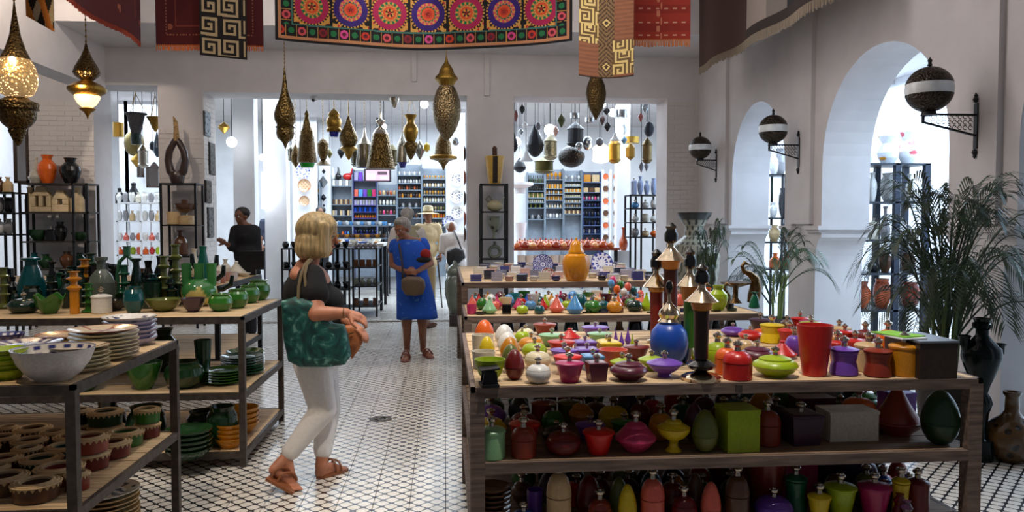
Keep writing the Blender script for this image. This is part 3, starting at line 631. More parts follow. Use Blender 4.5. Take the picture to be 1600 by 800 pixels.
# cluster of knobbly small vases at bottom right of the table
for k, (px, py, c) in enumerate([(1392,758,'darkred'),(1406,766,'rust'),(1420,775,'maroon'),(1432,788,'darkred'),(1444,800,'plum'),(1372,756,'blue'),(1384,768,'navy')]):
    g = G(px, py+42, ZL+.0); s = dep(g)/F; g.y += .12
    tag(obj('sculpted_bottle', MB().lathe([(0,0),(9*s,0),(11*s,14*s),(7*s,26*s),(10*s,32*s),(5*s,40*s),(7*s,44*s),(0,46*s)], (0,0,0), 12).me(True), mat('glaze', C[c]), None, (g.x, g.y, ZL)), '%s knobbly bottle, bottom shelf right end, %s' % (wordcol(c), ['leftmost of the reds','second of the reds','middle of the cluster','fourth of the cluster','rightmost and lowest','leftmost of the blues','behind the reds'][k]), 'bottle')
# ================================================================ LEFT RACKS
bounds(Z1, -3.3, -1.42, 3.06, 4.14); bounds(Z1m, -3.3, -1.46, 3.07, 4.12); bounds(Z2, -4.5, -1.3, 5.0, 6.13); bounds(Z2m, -4.5, -1.32, 5.02, 6.1); bounds(Z2l, -4.5, -1.32, 5.02, 6.1); bounds(Z2b, -4.8, -2.03, 7.05, 8.55)
WHT = mat('glaze', C['white'])
def radial(r, h, prof, fn, seg=48, rings=None):   # lathe with colours from (angle, radius fraction, height)
    me = lathe_me(prof, seg); rm = max(p[0] for p in prof)
    colour_verts(me, lambda c: fn(math.atan2(c.y, c.x), math.hypot(c.x, c.y)/rm, c.z)); return me
def finerim(r0, r1, z0, z1, n): return [(r0+(r1-r0)*i/n, z0+(z1-z0)*i/n) for i in range(n+1)]
def plate_me(fn, n=14, seg=56):
    return radial(1, 1, [(0,0),(.55,0),(.62,.1),(1,.9),(1,1)]+finerim(1, .62, 1, .5, n//2)+finerim(.6, 0, .42, .4, n), fn, seg)
WB, BL, RB, BK, CRM = (232,228,222), (46,52,120), (150,66,40), (30,28,30), (226,206,176)
def f_blue(a, r, z): return BL if (r > .93 or .5 < r < .54 or (.55 < r < .92 and math.sin(a*14) > .25) or (r < .45 and math.sin(a*8+r*9) > .5)) else WB
def f_stripe(col):
    def f(a, r, z):
        x, y = r*math.cos(a), r*math.sin(a)
        return col if (abs(x-y*.5) < .09 or abs(x+y*.9-.1) < .08 or r > .97) else CRM
    return f
def f_scribble(a, r, z): x, y = r*math.cos(a), r*math.sin(a); return (60,70,110) if math.sin(x*9+2*math.sin(y*7))*math.cos(y*8+x*4) > .45 and r < .85 else WB
def f_tan(a, r, z): x, y = r*math.cos(a), r*math.sin(a); return (178,110,62) if (r > .86 or math.sin(x*12)*math.sin(y*10) > .55) else (206,176,140)
ATT = mat('glaze', (200,200,200), attr=1)
def plate_stack(px, py, z, wpx, n, step, fns, label, group, plain='cream', deep=1.0, name='plate', back=None, kind='glaze', rot0=0, lean=0):
    g = G(px, py, z); r = wpx/2*dep(g)/F; g = g+Vector((g.x, g.y, 0)).normalized()*r*.85; g.z = z; r = wpx/2*dep(g)/F
    bd = BND.get(z)
    if bd: g.x = min(g.x, bd[1]-r*.85); g.y = min(g.y, bd[3]-r*.9)
    for q in range(3): DONE.setdefault(z, []).append((g.copy(), r))
    for k in range(n):
        jx, jy = random.uniform(-.004, .004), random.uniform(-.004, .004); top = k == n-1
        h = step*1.35*deep
        if top and fns: o = obj(name, plate_me(fns), ATT, None, (g.x+jx, g.y+jy, z+k*step), (r, r, h), (0, 0, rot0))
        else: o = obj(name, unit('plate', 'body', 36), mat(kind, C[plain] if isinstance(plain, str) else plain), None, (g.x+jx, g.y+jy, z+k*step), (r*.99, r*.99, h), (0, 0, random.random()))
        if n == 1: tag(o, label, 'plate')
        elif top: tag(o, label[0], 'plate', group)
        else: tag(o, label[1]+', '+ORD[n-1-k]+' down', 'plate', group)
    return g, r
# T1 top
def deep_bowl(px, py, z, wpx, top, label, outer, fn):
    g, r, h = place(px, py, z, wpx, top, .5); g.z = z; DONE.setdefault(z, []).append((g.copy(), r))
    t = thing('bowl', label, 'bowl', g)
    obj('body', lathe_me([(0,0),(.42,0),(.46,.04),(.66,.22),(.86,.55),(.96,.85),(1,1)], 48), mat('satin', outer), t, None, (r, r, h))
    me = radial(1, 1, [(1,1),(.97,1)]+finerim(.97,.92,1,.84,4)+finerim(.91,.8,.8,.5,6)+finerim(.78,.5,.46,.15,6)+[(.3,.07),(0,.06)], fn, 96)
    obj('painted_inside', me, ATT, t, None, (r, r, h)); return t
deep_bowl(85, 598, Z1, 120, 545, 'large white bowl with blue painted inside, front of the nearest left rack', (226,220,212), lambda a, r, z: BL if (r > .965 or (z > .5 and math.sin(a*16) > .3 and math.sin(z*30) > -.4)) else WB)
plate_stack(180, 566, Z1, 100, 8, .0165, f_stripe(RB), ['topmost cream plate with brown crossing stripes, on the stack near the rack edge', 'cream plate inside the brown-striped stack near the rack edge'], 'cream striped plates stacked on the nearest left rack', 'cream', rot0=.4)
plate_stack(143, 584, Z1, 86, 6, .0165, f_stripe(BK), ['topmost cream plate with black stripes, behind the large white bowl', 'cream plate inside the black-striped stack behind the white bowl'], 'cream plates stacked behind the white bowl', 'cream', rot0=1.5)
plate_stack(220, 536, Z1, 76, 6, .021, f_scribble, ['topmost grey patterned bowl of the far right stack on the nearest rack', 'grey shallow bowl inside the far right stack on the nearest rack'], 'grey bowls stacked at the rack back corner', 'lilac', deep=1.4, name='shallow_bowl')
plate_stack(105, 545, Z1, 86, 3, .018, f_tan, ['wide tan plate with brown rim behind the striped plates', 'tan plate under the wide brown-rimmed plate'], 'tan plates on the nearest rack', 'sand')
plate_stack(44, 560, Z1, 100, 3, .018, f_blue, ['wide blue and white striped plate behind the large white bowl', 'white plate under the wide blue striped plate'], 'blue striped plates on the nearest rack', 'white')
plate_stack(8, 596, Z1, 66, 5, .02, None, ['topmost yellow green bowl of the stack at the left edge', 'yellow green bowl in the stack at the left edge'], 'yellow green bowls stacked at the left edge', 'lime', deep=1.5, name='shallow_bowl')
plate_stack(10, 545, Z1, 52, 1, .02, f_blue, 'small striped bowl above the blue plate at the left edge', None, deep=2.5, name='shallow_bowl')
plate_stack(48, 520, Z1, 60, 3, .012, None, ['topmost sand saucer behind the tan plate', 'sand saucer in the low stack behind the tan plate'], 'sand saucers at the rack back', 'sand', name='saucer')
RAF = mat('raffia', (226,194,146))
def drum_parts():
    rim = lathe_me([(.62,.80),(.74,.80),(1.0,.80),(1.03,.85),(.98,.9),(.92,.86),(.9,.93),(.84,.97),(.78,.9),(.74,.96),(.68,1.0),(.6,.95),(.6,.86),(.62,.8)], 30)
    sc = MB(); n = 22
    for i in range(n):
        a0 = 2*PI*i/n; a1 = 2*PI*(i+.86)/n; am = (a0+a1)/2; k = len(sc.v)
        for a, rr, z in ((a0,1.0,.84),(a1,1.0,.84),(am,.99,.62),(a0,.93,.84),(a1,.93,.84),(am,.94,.64)): sc.v.append((rr*math.cos(a), rr*math.sin(a), z))
        sc.f += [(k,k+1,k+2),(k+5,k+4,k+3),(k,k+3,k+4,k+1),(k+1,k+4,k+5,k+2),(k+2,k+5,k+3,k)]
    return rim, sc.me()
DR, DS = drum_parts(); DB = lathe_me([(0,0),(.82,0),(.9,.04),(.94,.82),(.66,.84),(.6,.3),(0,.25)], 28)
def drum(p, r, h, col, label, group=None):
    t = thing('raffia_pot', label, 'pot', p, random.uniform(0,6), group); obj('body', DB, mat('satin', C[col]), t, None, (r, r, h)); obj('raffia_rim', DR, RAF, t, None, (r, r, h)); obj('raffia_fringe', DS, RAF, t, None, (r, r, h)); return t
dr = [(58,812,62,786-26,'brown'),(8,812,62,760,'brown'),(95,818,64,757,'rust'),(66,752,64,711,'darkgreen'),(140,744,56,704,'rust'),(118,774,40,755,'darkred'),(155,752,30,740,'teal'),(175,726,40,698,'darkred'),(196,716,40,690,'green'),
      (182,700,60,676,'darkgreen'),(200,690,58,659,'green'),(145,712,58,692,'rust'),(232,676,50,645,'navy'),(226,690,30,676,'sand'),(168,672,52,652,'black'),(130,690,46,677,'brown'),(98,700,50,686,'brown'),(46,690,58,664,'brown'),
      (92,676,50,652,'black'),(122,662,36,642,'black'),(20,668,60,655,'brown'),(58,664,50,644,'brown'),(12,712,60,690,'darkred'),(70,716,60,690,'black')]
where = ['third pot of the front row','leftmost pot of the front row','last pot of the front row by the post','second row, green sided, left of the post','second row, right of the post','low, in front of the right post row','blue sided, against the shelf edge','red sided, behind the blue sided one','bright green sided, against the shelf edge','dark green sided, on top, mid shelf','green sided, behind the dark green one','rust sided, right of the post, mid shelf','navy sided, furthest right corner','pale, low by the furthest right corner','black sided, middle of the back','brown, just right of the post','brown, behind the post','brown, left middle of the shelf','black, back row left of the post','black, back row at the post','brown, left edge middle','brown, back row left','dark red, left edge second row','black, second row left']
for k, (px, py, wp, tp, c) in enumerate(dr):
    g, r, h = place(px, py, Z1m, max(wp, 46), tp, .8); g, r, h = settle(g, .085, .075, Z1m)
    if g is None: print('SKIP drum', k); continue
    st = k in (9, 10, 12, 4, 14)
    if st: drum(g, r, .075, 'rust' if k % 2 else 'darkred', 'raffia-rimmed pot directly under the one: ' + where[k][:40])
    g2 = g.copy(); g2.z += .0751 if st else 0
    drum(g2, r, .075, c, 'raffia-rimmed pot, ' + where[k])
for q in range(3):
    for k in range(6):
        g = Vector((-3.1+.29*k+.1*(q % 2), 3.86-.3*q, Z1m)); g, r, h = settle(g, .085, .075, Z1m)
        if g is not None: drum(g, r, .075, ('brown','darkred','black','darkgreen','brown','rust')[(k*2+q) % 6], 'raffia-rimmed pot in the shade at left, %s from left, %s line' % (ORD[k], ('rear','middle','near')[q]))
# T1 floor stack
gz = G(218, 800, .0); plates = 14
for k in range(plates):
    p = Vector((-1.60, 3.72, .002+.021*k)); fn = f_scribble if k == plates-1 else None
    o = obj('plate', plate_me(fn) if fn else unit('plate', 'body', 36), ATT if fn else mat('glaze', C['sand']), None, (p.x+random.uniform(-.004,.004), p.y, p.z), (.148, .148, .03))
    tag(o, 'topmost blue-sketched white plate of the stack on the floor' if fn else 'sand plate within the floor stack under the nearest rack, '+ORD[plates-1-k]+' down', 'plate', 'plates stacked on the floor')
# ---------------------------------------------------------------- T2 green pottery top
t2 = 'on green pottery rack'
reserve(Z2, 200, 484, .07, .45); reserve(Z2, 312, 480, .115, .12); DONE[Z2].append((Vector((-2.38, 5.98, Z2)), .08))
def bowl_leaf(px, py, z, wp, tp, col, label, wav=.18, n=5):
    g, r, h = place(px, py, z, wp, tp, .5); g, r, h = settle(g, r, h, z); me = lathe_me([(0,0),(.4,0),(.5,.1),(.8,.45),(1,1),(.95,1),(.74,.48),(.4,.16),(0,.14)], 40)
    for v in me.vertices:
        a = math.atan2(v.co.y, v.co.x); rr = math.hypot(v.co.x, v.co.y); v.co.z *= 1+wav*math.sin(a*n)*(rr**2)
    tag(obj('leaf_bowl', me, mat('glaze', C[col]), None, g, (r, r, h)), label, 'bowl')
row([('ball',38,490,46,458,'bottlegreen',{'desc':'dark round pot'})], Z2, '', t2)
bowl_leaf(78, 491, Z2, 46, 463, 'green', 'green leaf-edged bowl near front left of green pottery rack')
row([('pill',117,491,23,424,'amber'),('candle',139,490,22,444,'green'),('cyl',159,490,31,450,'white',{'desc':'white cup pot','kind':'satin'}),('bowl',178,492,46,474,'black'),('jug',209,490,31,448,'teal'),
     ('bowl',256,488,56,468,'olive'),('bowl',302,488,37,466,'plum',{'desc':'plum black bowl'}),('jug',345,487,38,459,'green'),('jug',371,482,34,452,'green',{'desc':'mid green rounded pot'})], Z2, '', 'front of green rack')
row([('candle',7,482,20,418,'olive'),('cyl',45,474,60,452,'bottlegreen',{'desc':'bottle green drum'}),('candle',80,470,24,424,'emerald'),('pill',134,478,21,405,'amber'),('cup',164,470,40,412,'black',{'desc':'cut black vase'}),
     ('candle',188,470,24,450,'green'),('pill',241,476,22,428,'teal'),('candle',257,478,22,400,'olive'),('candle',276,480,22,386,'olive',{'desc':'taller olive candlestick'}),('jug',389,474,34,446,'green'),('jug',404,468,36,436,'green',{'desc':'large green pot'})], Z2, '', 'second row green rack')
row([('cone',50,462,50,386,'teal'),('pill',98,462,22,412,'bottlegreen'),('candle',143,460,24,381,'darkgreen'),('bottle',171,460,38,380,'greygreen'),('cone',214,458,24,384,'bottlegreen'),('cup',232,460,40,420,'bottlegreen'),('vase',114,456,28,400,'bottlegreen'),('vase',293,466,22,420,'darkgreen'),
     ('jug',28,456,30,420,'bottlegreen',{'desc':'dark rear jug'}),('taj',240,448,30,404,'greygreen')], Z2, '', 'back of green rack')
rd = random.Random(5)
for q in range(3):
    its = []
    for px in range(12+q*7, 296, 19):
        its.append((rd.choice(['vase','candle','bottle','cone','cup','jug','pill','vase']), px, 466-q*9, 20, rd.randint(392, 428)-q*2, rd.choice(['bottlegreen','black','darkgreen','bottlegreen','emerald','brown','black'])))
    row(its, Z2, '', ('rear line one','rear line two','rear line three')[q]+' green rack', small=True)
bounds(.35, .2, 2.3, 5.6, 6.4)
row([(('vase','bottle','jug','cone')[k % 4], 742+k*25, 622, 26, 506+(k*7) % 9, ('black','bottlegreen','black','navy','brown')[k % 5]) for k in range(19)], .35, '', 'under tajine tier', small=True)
# arched green handle vase, drip vase, cactus shapes
g = G(200, 484, Z2); s = dep(g)/F; t = thing('arch_vase', 'green arch-handled vase in the middle of the green pottery rack', 'vase', tuple(reserve(Z2, 200, 484, .001, .45))); s = dep(t.location)/F
GR = mat('glaze', (60,120,84)); obj('handle', MB().tube([(x*s, 0, z*s) for x, z in ((-14,18),(-15,45),(-11,66),(0,76),(11,66),(15,45),(14,18))], 3.2*s, 10).me(True), GR, t)
obj('body', MB().lathe([(0,0),(10*s,0),(17*s,8*s),(18*s,16*s),(12*s,24*s),(0,25*s)], (0,0,0), 20).me(True), GR, t); obj('neck', MB().lathe([(0,74*s),(5*s,75*s),(5*s,88*s),(7*s,90*s),(0,91*s)], (0,0,0), 14).me(True), GR, t)
g = G(312, 480, Z2); t = thing('drip_vase', 'three-necked vase, green drips over cream base, on the green pottery rack', 'vase', tuple(reserve(Z2, 312, 480, .001, .12))); s = dep(t.location)/F
mb = MB().lathe([(0,0),(16*s,0),(25*s,10*s),(28*s,24*s),(22*s,36*s),(0,40*s)], (0,0,0), 40)
me = MB().lathe(E(-1.2, 1.2, 18, 0, 42*s, 27*s), (0,0,0), 48).me(True)
for p in range(2): pass
colour_verts(me, lambda c: (62,128,66) if c.z > (22+8*math.sin(4*math.atan2(c.y, c.x)+1)+4*math.sin(9*math.atan2(c.y, c.x)))*s else (206,188,112)); obj('body', me, ATT, t)
for x in (-19, 0, 19): obj('neck', MB().lathe([(6*s,30*s),(7*s,40*s),(7.5*s,66*s),(6*s,66*s),(6*s,40*s)], (x*s,0,0), 18).me(True), mat('glaze', (70,146,74)), t)
g = G(318, 470, Z2); t = thing('cactus_vase', 'tall teal cactus-shaped bottle with dark curved arms, behind the drip vase', 'bottle', (P(318, 450, 6.0).x, 6.0, Z2)); s = dep(t.location)/F
obj('body', MB().lathe([(0,0),(18*s,0),(17*s,30*s),(9*s,55*s),(5*s,78*s),(6*s,86*s),(0,87*s)], (0,0,0), 20).me(True), mat('glaze', (16,104,84)), t)
for sg, hh, rr in ((-1,52,16),(1,50,20),(1,34,30),(1,18,42),(-1,30,26)):
    obj('arm', MB().tube([(0,0,hh*s),(sg*rr*.7*s,0,(hh)*s),(sg*rr*s,0,(hh+8)*s),(sg*rr*1.05*s,0,(hh+22)*s)], [3.2*s,4*s,4*s,3*s], 10).me(True), mat('glaze', (24,34,32)), t)
# T2 mid shelf
row([('jug',60,610,60,560,'darkgreen'),('jug',130,612,56,566,'green'),('bowl',225,610,56,566,'green',{'desc':'green glass bowl'}),('jug',288,608,60,565,'darkgreen',{'desc':'dark green round bowl'}),('beaker',318,600,26,533,'darkgreen')], Z2m, '', 'mid shelf of green rack')
plate_stack(350, 603, Z2m, 62, 5, .018, None, ['topmost green plate of the front stack, green rack mid shelf','green plate in the front stack, green rack mid shelf'], 'green plates stacked on the mid shelf', 'green')
plate_stack(384, 588, Z2m, 66, 7, .018, None, ['topmost emerald plate of the middle stack, green rack mid shelf','emerald plate in the middle stack, green rack mid shelf'], 'emerald plates stacked on the mid shelf', 'emerald')
plate_stack(402, 560, Z2m, 54, 3, .026, None, ['topmost green bowl of the far stack, green rack mid shelf','green bowl in the far stack, green rack mid shelf'], 'green bowls stacked on the mid shelf', 'green', deep=1.6, name='shallow_bowl')
row([('taj',210,580,60,515,'darkgreen'),('vase',258,580,44,512,'bottlegreen'),('taj',160,580,60,520,'black'),('vase',100,585,50,520,'bottlegreen')], Z2m, '', 'back of green rack mid shelf')
# T2 bottom
row([('jug',348,722,50,658,'darkgreen',{'desc':'large dark green pot'})], Z2l, '', 'bottom of green rack')
plate_stack(400, 702, Z2l, 44, 4, .03, None, ['topmost amber bowl of the near stack, green rack bottom','amber bowl in the near stack, green rack bottom'], 'amber bowls stacked at the rack bottom', 'amber', deep=1.6, name='shallow_bowl')
plate_stack(408, 680, Z2l, 56, 4, .034, None, ['topmost amber dish of the far stack, green rack bottom','amber dish in the far stack, green rack bottom'], 'amber dishes stacked at the rack bottom', 'amber', deep=1.6, name='shallow_bowl')
plate_stack(296, 722, Z2l, 70, 5, .03, None, ['topmost dark green dish, left of the large dark pot','dark green dish in the stack left of the large dark pot'], 'dark dishes stacked at the rack bottom', 'darkgreen', deep=1.5, name='shallow_bowl')
row([('jug',330,716,52,668,'bottlegreen',{'desc':'bottle green pot'}),('jug',230,716,60,650,'darkgreen'),('vase',170,720,56,640,'black')], Z2l, '', 'back of green rack bottom')
# T2b: white tajines and glasses
row([('taj',369,404,32,381,'ivory',{'desc':'ivory tajine'}),('taj',340,410,28,388,'ivory',{'desc':'small ivory tajine'}),('bottle',352,400,16,372,'ivory'),('bottle',338,396,18,374,'ivory',{'desc':'short ivory bottle'}),('amph',304,408,20,366,'ivory'),('jug',330,404,18,384,'ivory'),('bowl',397,414,18,408,'ivory')], Z2b, '', 'behind green rack', kind='satin', small=True)
gl = [(c, px) for px in range(330, 450, 9) for c in range(6)]
GM = [mat('satin', (214,190,176)), mat('satin', (200,150,130)), mat('satin', (220,206,196)), mat('satin', (180,120,100))]
for c, px in gl:
    p = P(px+random.uniform(-1,1), 440, 7.14+.12*c); p.z = Z2b
    if p.x > -2.06 or any((p-q).length < .045+r for q, r in DONE.get(Z2b, [])): continue
    tag(obj('tea_glass', unit('cup', 'body', 12), random.choice(GM), None, p, (.034, .034, .085)), 'small painted tea glass in the pink and white block behind the green rack', 'glass', 'tea glasses standing in rows behind the green rack')
p = P(402, 414, 8.7); tag(obj('till_screen', MB().box(-.13, 0, 0, .13, .03, .2).box(-.04, .0, -.06, .04, .04, 0).me(), BLK, None, (p.x, 8.45, Z2b+.06)), 'black till screen on the rack behind the ivory tajines', 'screen')
for k, px in enumerate(range(348, 445, 15)):
    p = P(px, 500, 7.3); p.z = .35
    if p.x > -2.08: continue
    tag(obj('glass_carton', MB().box(-.036, 0, 0, .036, .09, .15).me(), mat('paper', ((170,80,64),(196,160,140),(150,60,50))[k % 3]), None, p), 'printed red and white carton, low shelf behind the green rack, %s from left' % ORD[k], 'carton', 'cartons on the low shelf behind the green rack')
# ================================================================ T4 TIERS
bounds(Z4, .16, 2.36, 5.58, 6.40); bounds(Z4b, .16, 1.96, 6.46, 8.88)
row([('cup',736,491,16,476,'pink',{'desc':'pink cup'}),('taj',765,491,25,464,'mint',{'desc':'pale green tajine'}),('box',791,491,14,476,'black',{'desc':'black cube'}),('ball',816,491,19,472,'lime'),('ball',843,491,17,472,'teal'),('taj',870,489,27,460,'coral'),('taj',898,491,28,457,'skyblue',{'desc':'blue tajine'}),
     ('ball',926,489,28,462,'green'),('ball',960,489,25,464,'amber'),('ball',991,487,26,463,'bottlegreen',{'desc':'black green bowl'}),('taj',1010,487,20,458,'lime',{'desc':'lime tajine'}),('vase',1122,486,31,446,'lime')], Z4, '', 'front of tajine tier')
CL = ['coral','skyblue','lime','teal','orange','cream','red','turquoise','amber','green','pink','white','blue','maroon']
rr = ['second', 'third', 'fourth', 'fifth']
for q in range(4):
    items = []
    for k, px in enumerate(range(738+q*5, 1005, 19)):
        c = CL[(k*5+q*3) % len(CL)]; sh = ('taj','ball','taj','egg','ball','bowl')[(k+q) % 6]; items.append((sh, px, 482-9*q, 19, 460-8*q, c, {'small': True}))
    row(items, Z4, '', rr[q]+' row tajine tier')
row([('vase',1106,478,18,450,'orange'),('ball',1060,478,24,452,'coral'),('ball',1140,470,20,448,'blue')], Z4, '', 'right end tajine tier', small=True)
# brass peacock dish and boats
BR2 = mat('brass', (120,92,58)); 
def swan(px, py, z, sc, label, group=None, flip=1):
    g = G(px, py, z); g.y = min(g.y, 6.22); g.x = min(g.x, 2.15); t = thing('swan_boat', label, 'figurine', (g.x, g.y+.12, z), 0, group); s = sc*dep(t.location)/F
    obj('hull', MB().tube([(-38*s*flip,0,20*s),(-25*s*flip,0,8*s),(0,0,5*s),(16*s*flip,0,9*s)], [3*s,9*s,11*s,4*s], 12).me(True), BLACK, t)
    obj('neck', MB().tube([(12*s*flip,0,10*s),(22*s*flip,0,14*s),(24*s*flip,0,26*s),(16*s*flip,0,36*s),(14*s*flip,0,44*s),(20*s*flip,0,48*s),(28*s*flip,0,44*s)], [6*s,6*s,4*s,3.2*s,3*s,4*s,1*s], 10).me(True), BR2, t)
    obj('deck', MB().box(-26*s*flip if flip > 0 else -10*s, -7*s, 13*s, 10*s if flip > 0 else 26*s, 7*s, 16*s).me(), mat('satin', (40,60,130)), t)
    for x in (-14, 6): obj('foot', MB().tube([(x*s,-5*s,0),(x*s,-3*s,6*s)], 2*s, 6).me(), BR2, t)
swan(1176, 484, Z4, .8, 'nearest dark swan-necked boat dish with blue deck, right end of tajine tier')
swan(1158, 472, Z4, .62, 'second swan-necked boat dish behind the nearest one')
swan(1150, 464, Z4, .5, 'furthest swan-necked boat dish of the three')
g = G(1130, 462, Z4); t = thing('brass_swan', 'large brass swan with S-shaped neck above the lime vase', 'figurine', (g.x-.02, 6.3, Z4)); s = dep(t.location)/F
obj('body', MB().tube([(6*s,0,0),(8*s,0,12*s),(10*s,0,24*s),(9*s,0,38*s),(0,0,46*s),(-9*s,0,50*s),(-12*s,0,58*s),(-8*s,0,63*s),(0*s,0,60*s)], [9*s,10*s,9*s,7*s,5*s,3.5*s,3*s,3.5*s,1*s], 12).me(True), BR2, t)
obj('dish', MB().lathe([(0,0),(10*s,0),(4*s,8*s),(4*s,24*s),(22*s,30*s),(24*s,33*s),(0,31*s)], (-22*s,0,0), 20).me(True), BR2, t)
pot('cone', G(1198, 484, Z4)+Vector((-.05,.12,0)), .045, .13, 'emerald', 'emerald conical bottle at the right end of the tajine tier')
# balls and eggs piled
for k, (px, py, c) in enumerate([(964,452,'orange'),(975,457,'white'),(981,448,'coral'),(990,454,'teal'),(1001,460,'coral'),(955,443,'skyblue'),(958,438,'pink'),(970,445,'green')]):
    p = P(px, py, 6.15+.02*k); s = dep(p)/F; tag(obj('ceramic_egg', MB().ell((0,0,0), (5.5*s,5.5*s,7*s), 12, 8).me(True), mat('glaze', C[c]), None, p), '%s ceramic egg in the pile at the tajine tier back, %s' % (wordcol(c), ['beside the amber pot','white one in the middle','upper right','teal one','rightmost','upper left','topmost','green one'][k]), 'egg')
tag(obj('egg_tray', MB().box(.98, 6.0, Z4, 1.36, 6.4, Z4+.07).me(), PALEWOOD), 'pale wooden riser under the piled ceramic eggs', 'riser')
# tier 2
traced('ginger_jar', 'big amber glazed lidded jar with carved shoulder on the upper tier', 'jar', 900, 6.55, [
 ('body', mat('glaze', C['amber']), [(14,448),(17,444),(21,430),(22,418),(19,409),(12,405),(10,404)]), ('lid', mat('glaze', C['amber']), [(13,404),(13,402),(10,398),(9.5,392),(6,387),(2,385),(1.5,381),(0,380)])], zb=Z4b)
DONE[Z4b] = [(Vector((P(900,440,6.55).x, 6.55, Z4b)), .12)]
def stand_plate(px, py, wpx, Y, fn, label, z, tilt=-.3, m=None):
    p = P(px, py, Y); r = wpx/2*dep(p)/F; o = obj('display_plate', plate_me(fn, 18, 64), ATT, None, (p.x, Y, z+r*math.cos(tilt)), (r, r, .02), (PI/2+tilt, 0, 0)); tag(o, label, 'plate'); return o
f_rose = lambda a, r, z: (52,56,120) if (.26 < r < .34 or r > .95 or (r > .4 and math.sin(a*18)*math.sin(r*22) > -.15) or r < .1) else (196,196,214)
f_rose2 = lambda a, r, z: (60,66,150) if (r > .93 or (r > .3 and math.sin(a*12) > .1 and math.sin(r*17) > -.3)) else (216,216,226)
f_pink = lambda a, r, z: (170,96,84) if (r > .9 or math.sin(a*6)*math.sin(r*14) > .2) else (214,200,196)
stand_plate(848, 410, 32, 7.4, f_rose, 'dark blue rosette plate standing upright left of the amber jar', Z4b)
stand_plate(940, 408, 34, 7.5, f_rose2, 'blue and white petal plate standing upright right of the amber jar', Z4b)
stand_plate(856, 435, 20, 6.6, f_pink, 'small pink patterned plate leaning at the upper tier front edge', Z4b)
def stack_dishes(px, Y, n, r, col, label, group, sq=False, h=.02):
    p = P(px, 430, Y); p.z = Z4b
    if any((p-q).length < (r+s)*.95 for q, s in DONE[Z4b]) or p.x+r > 1.97 or p.x-r < .15: return
    DONE[Z4b].append((p.copy(), r))
    for k in range(n):
        me = unit('plate', 'body', 14) if not sq else unit('box', 'body')
        tag(obj('dish', me, mat('glaze', col), None, (p.x, p.y, Z4b+k*h), (r, r*(1 if not sq else .7), h*1.2 if not sq else h*1.02)), label, 'dish', group)
bands = [('front row', 6.56), ('second row', 6.86), ('third row', 7.15), ('fourth row', 7.46), ('fifth row', 7.8), ('sixth row', 8.15), ('back row', 8.5)]
DC = [((60,66,130),'blue'),((220,216,214),'white'),((196,160,152),'pinkish'),((120,124,150),'slate'),((214,206,190),'ivory'),((40,44,60),'navy'),((170,168,186),'lilac grey')]
for bi, (bn, Y) in enumerate(bands):
    for k, px in enumerate(range(742+bi*3, 1045, 18)):
        c, cn = DC[(k*3+bi*2) % 7]; sq = (k+bi) % 2 == 0; n = (3,2,4,2)[(k+bi) % 4] if bi < 4 else 3
        stack_dishes(px+random.uniform(-2,2), Y+random.uniform(-.03,.03), n, .042+.002*bi if not sq else .048, c, '%s %s dish in a %s stack, upper tier' % (cn, 'oblong' if sq else 'round', bn), '%s %s dishes, %s of the upper tier' % (cn, 'oblong' if sq else 'round', bn), sq)
for k, px in enumerate(range(815, 985, 13)):
    p = P(px, 400, 8.78); p.z = Z4b
    if p.x > 1.9: continue
    tag(obj('ribbed_cup', unit('cup', 'body', 14), mat('satin', (216,206,200)), None, (p.x, p.y, Z4b), (.05, .05, .13)), 'white ribbed cup in the back line of the upper tier, %s from left' % ORD[k], 'cup', 'ribbed cups along the back of the upper tier')
# ================================================================ LANTERNS
def chain(mb, p0, p1, r=.004): mb.tube([p0, p1], r, 6); return mb
def lantern(name, label, px, Y, parts, top=None, topz=None, group=None, cords=0, seg=24, cat='lantern'):
    """hanging lantern measured bottom to top; a chain runs from its tip (pixel row top) to the ceiling"""
    t = traced(name, label, cat, px, Y, parts, group, seg); tip = P(px, parts[-1][2][-1][1], Y); h = tip.z-t.location.z; H = topz-t.location.z
    mb = MB()
    if cords:
        s = dep(t.location)/F; w_ = parts[-1][2][-1][0]*s*.9
        for a in range(3): mb.tube([(w_*math.cos(a*2.1+.3), w_*math.sin(a*2.1+.3), h), (0, 0, h+(H-h)*.55)], .005, 5)
        mb.tube([(0,0,h+(H-h)*.55), (0,0,H)], .005, 5)
    else:
        n = max(2, int((H-h)/.05)); 
        mb.tube([(0,0,h-.01),(0,0,H)], .004, 5)
        for i in range(n): mb.ell((0,0,h+(H-h)*(i+.5)/n), (.009,.009,.014), 6, 4)
    mb.lathe([(0,H-.03),(.04,H-.012),(.045,H),(0,H)], (0,0,0), 12)
    obj('chain', mb.me(), BRASS, t); return t
GLOWB = mat('brass', (196,150,80), perf=42, glow=2.2); GLOWG = emit((255,214,140), 2.6); BULB = emit((255,236,200), 40)
BRD = mat('brass', (112,90,56), perf=50); BRG = mat('brass', (170,132,60)); BRP = mat('brass', (128,104,62), perf=30)
lantern('pierced_lantern', 'large glowing teardrop brass lantern with drum base, hanging at the far left', 28, 6.3, [
 ('drum', BRD, [(1,228),(5,224),(9,214),(13,205),(12,202),(20,195),(26,186),(27,173),(31,171),(31,161),(20,157),(15,153)]),
 ('globe', GLOWB, [(15,152),(24,147),(29,133),(30,120),(27,106),(21,94)]), ('spire', BRD, [(21,94),(14,78),(8,58),(3,25),(1,6)])], topz=CE)
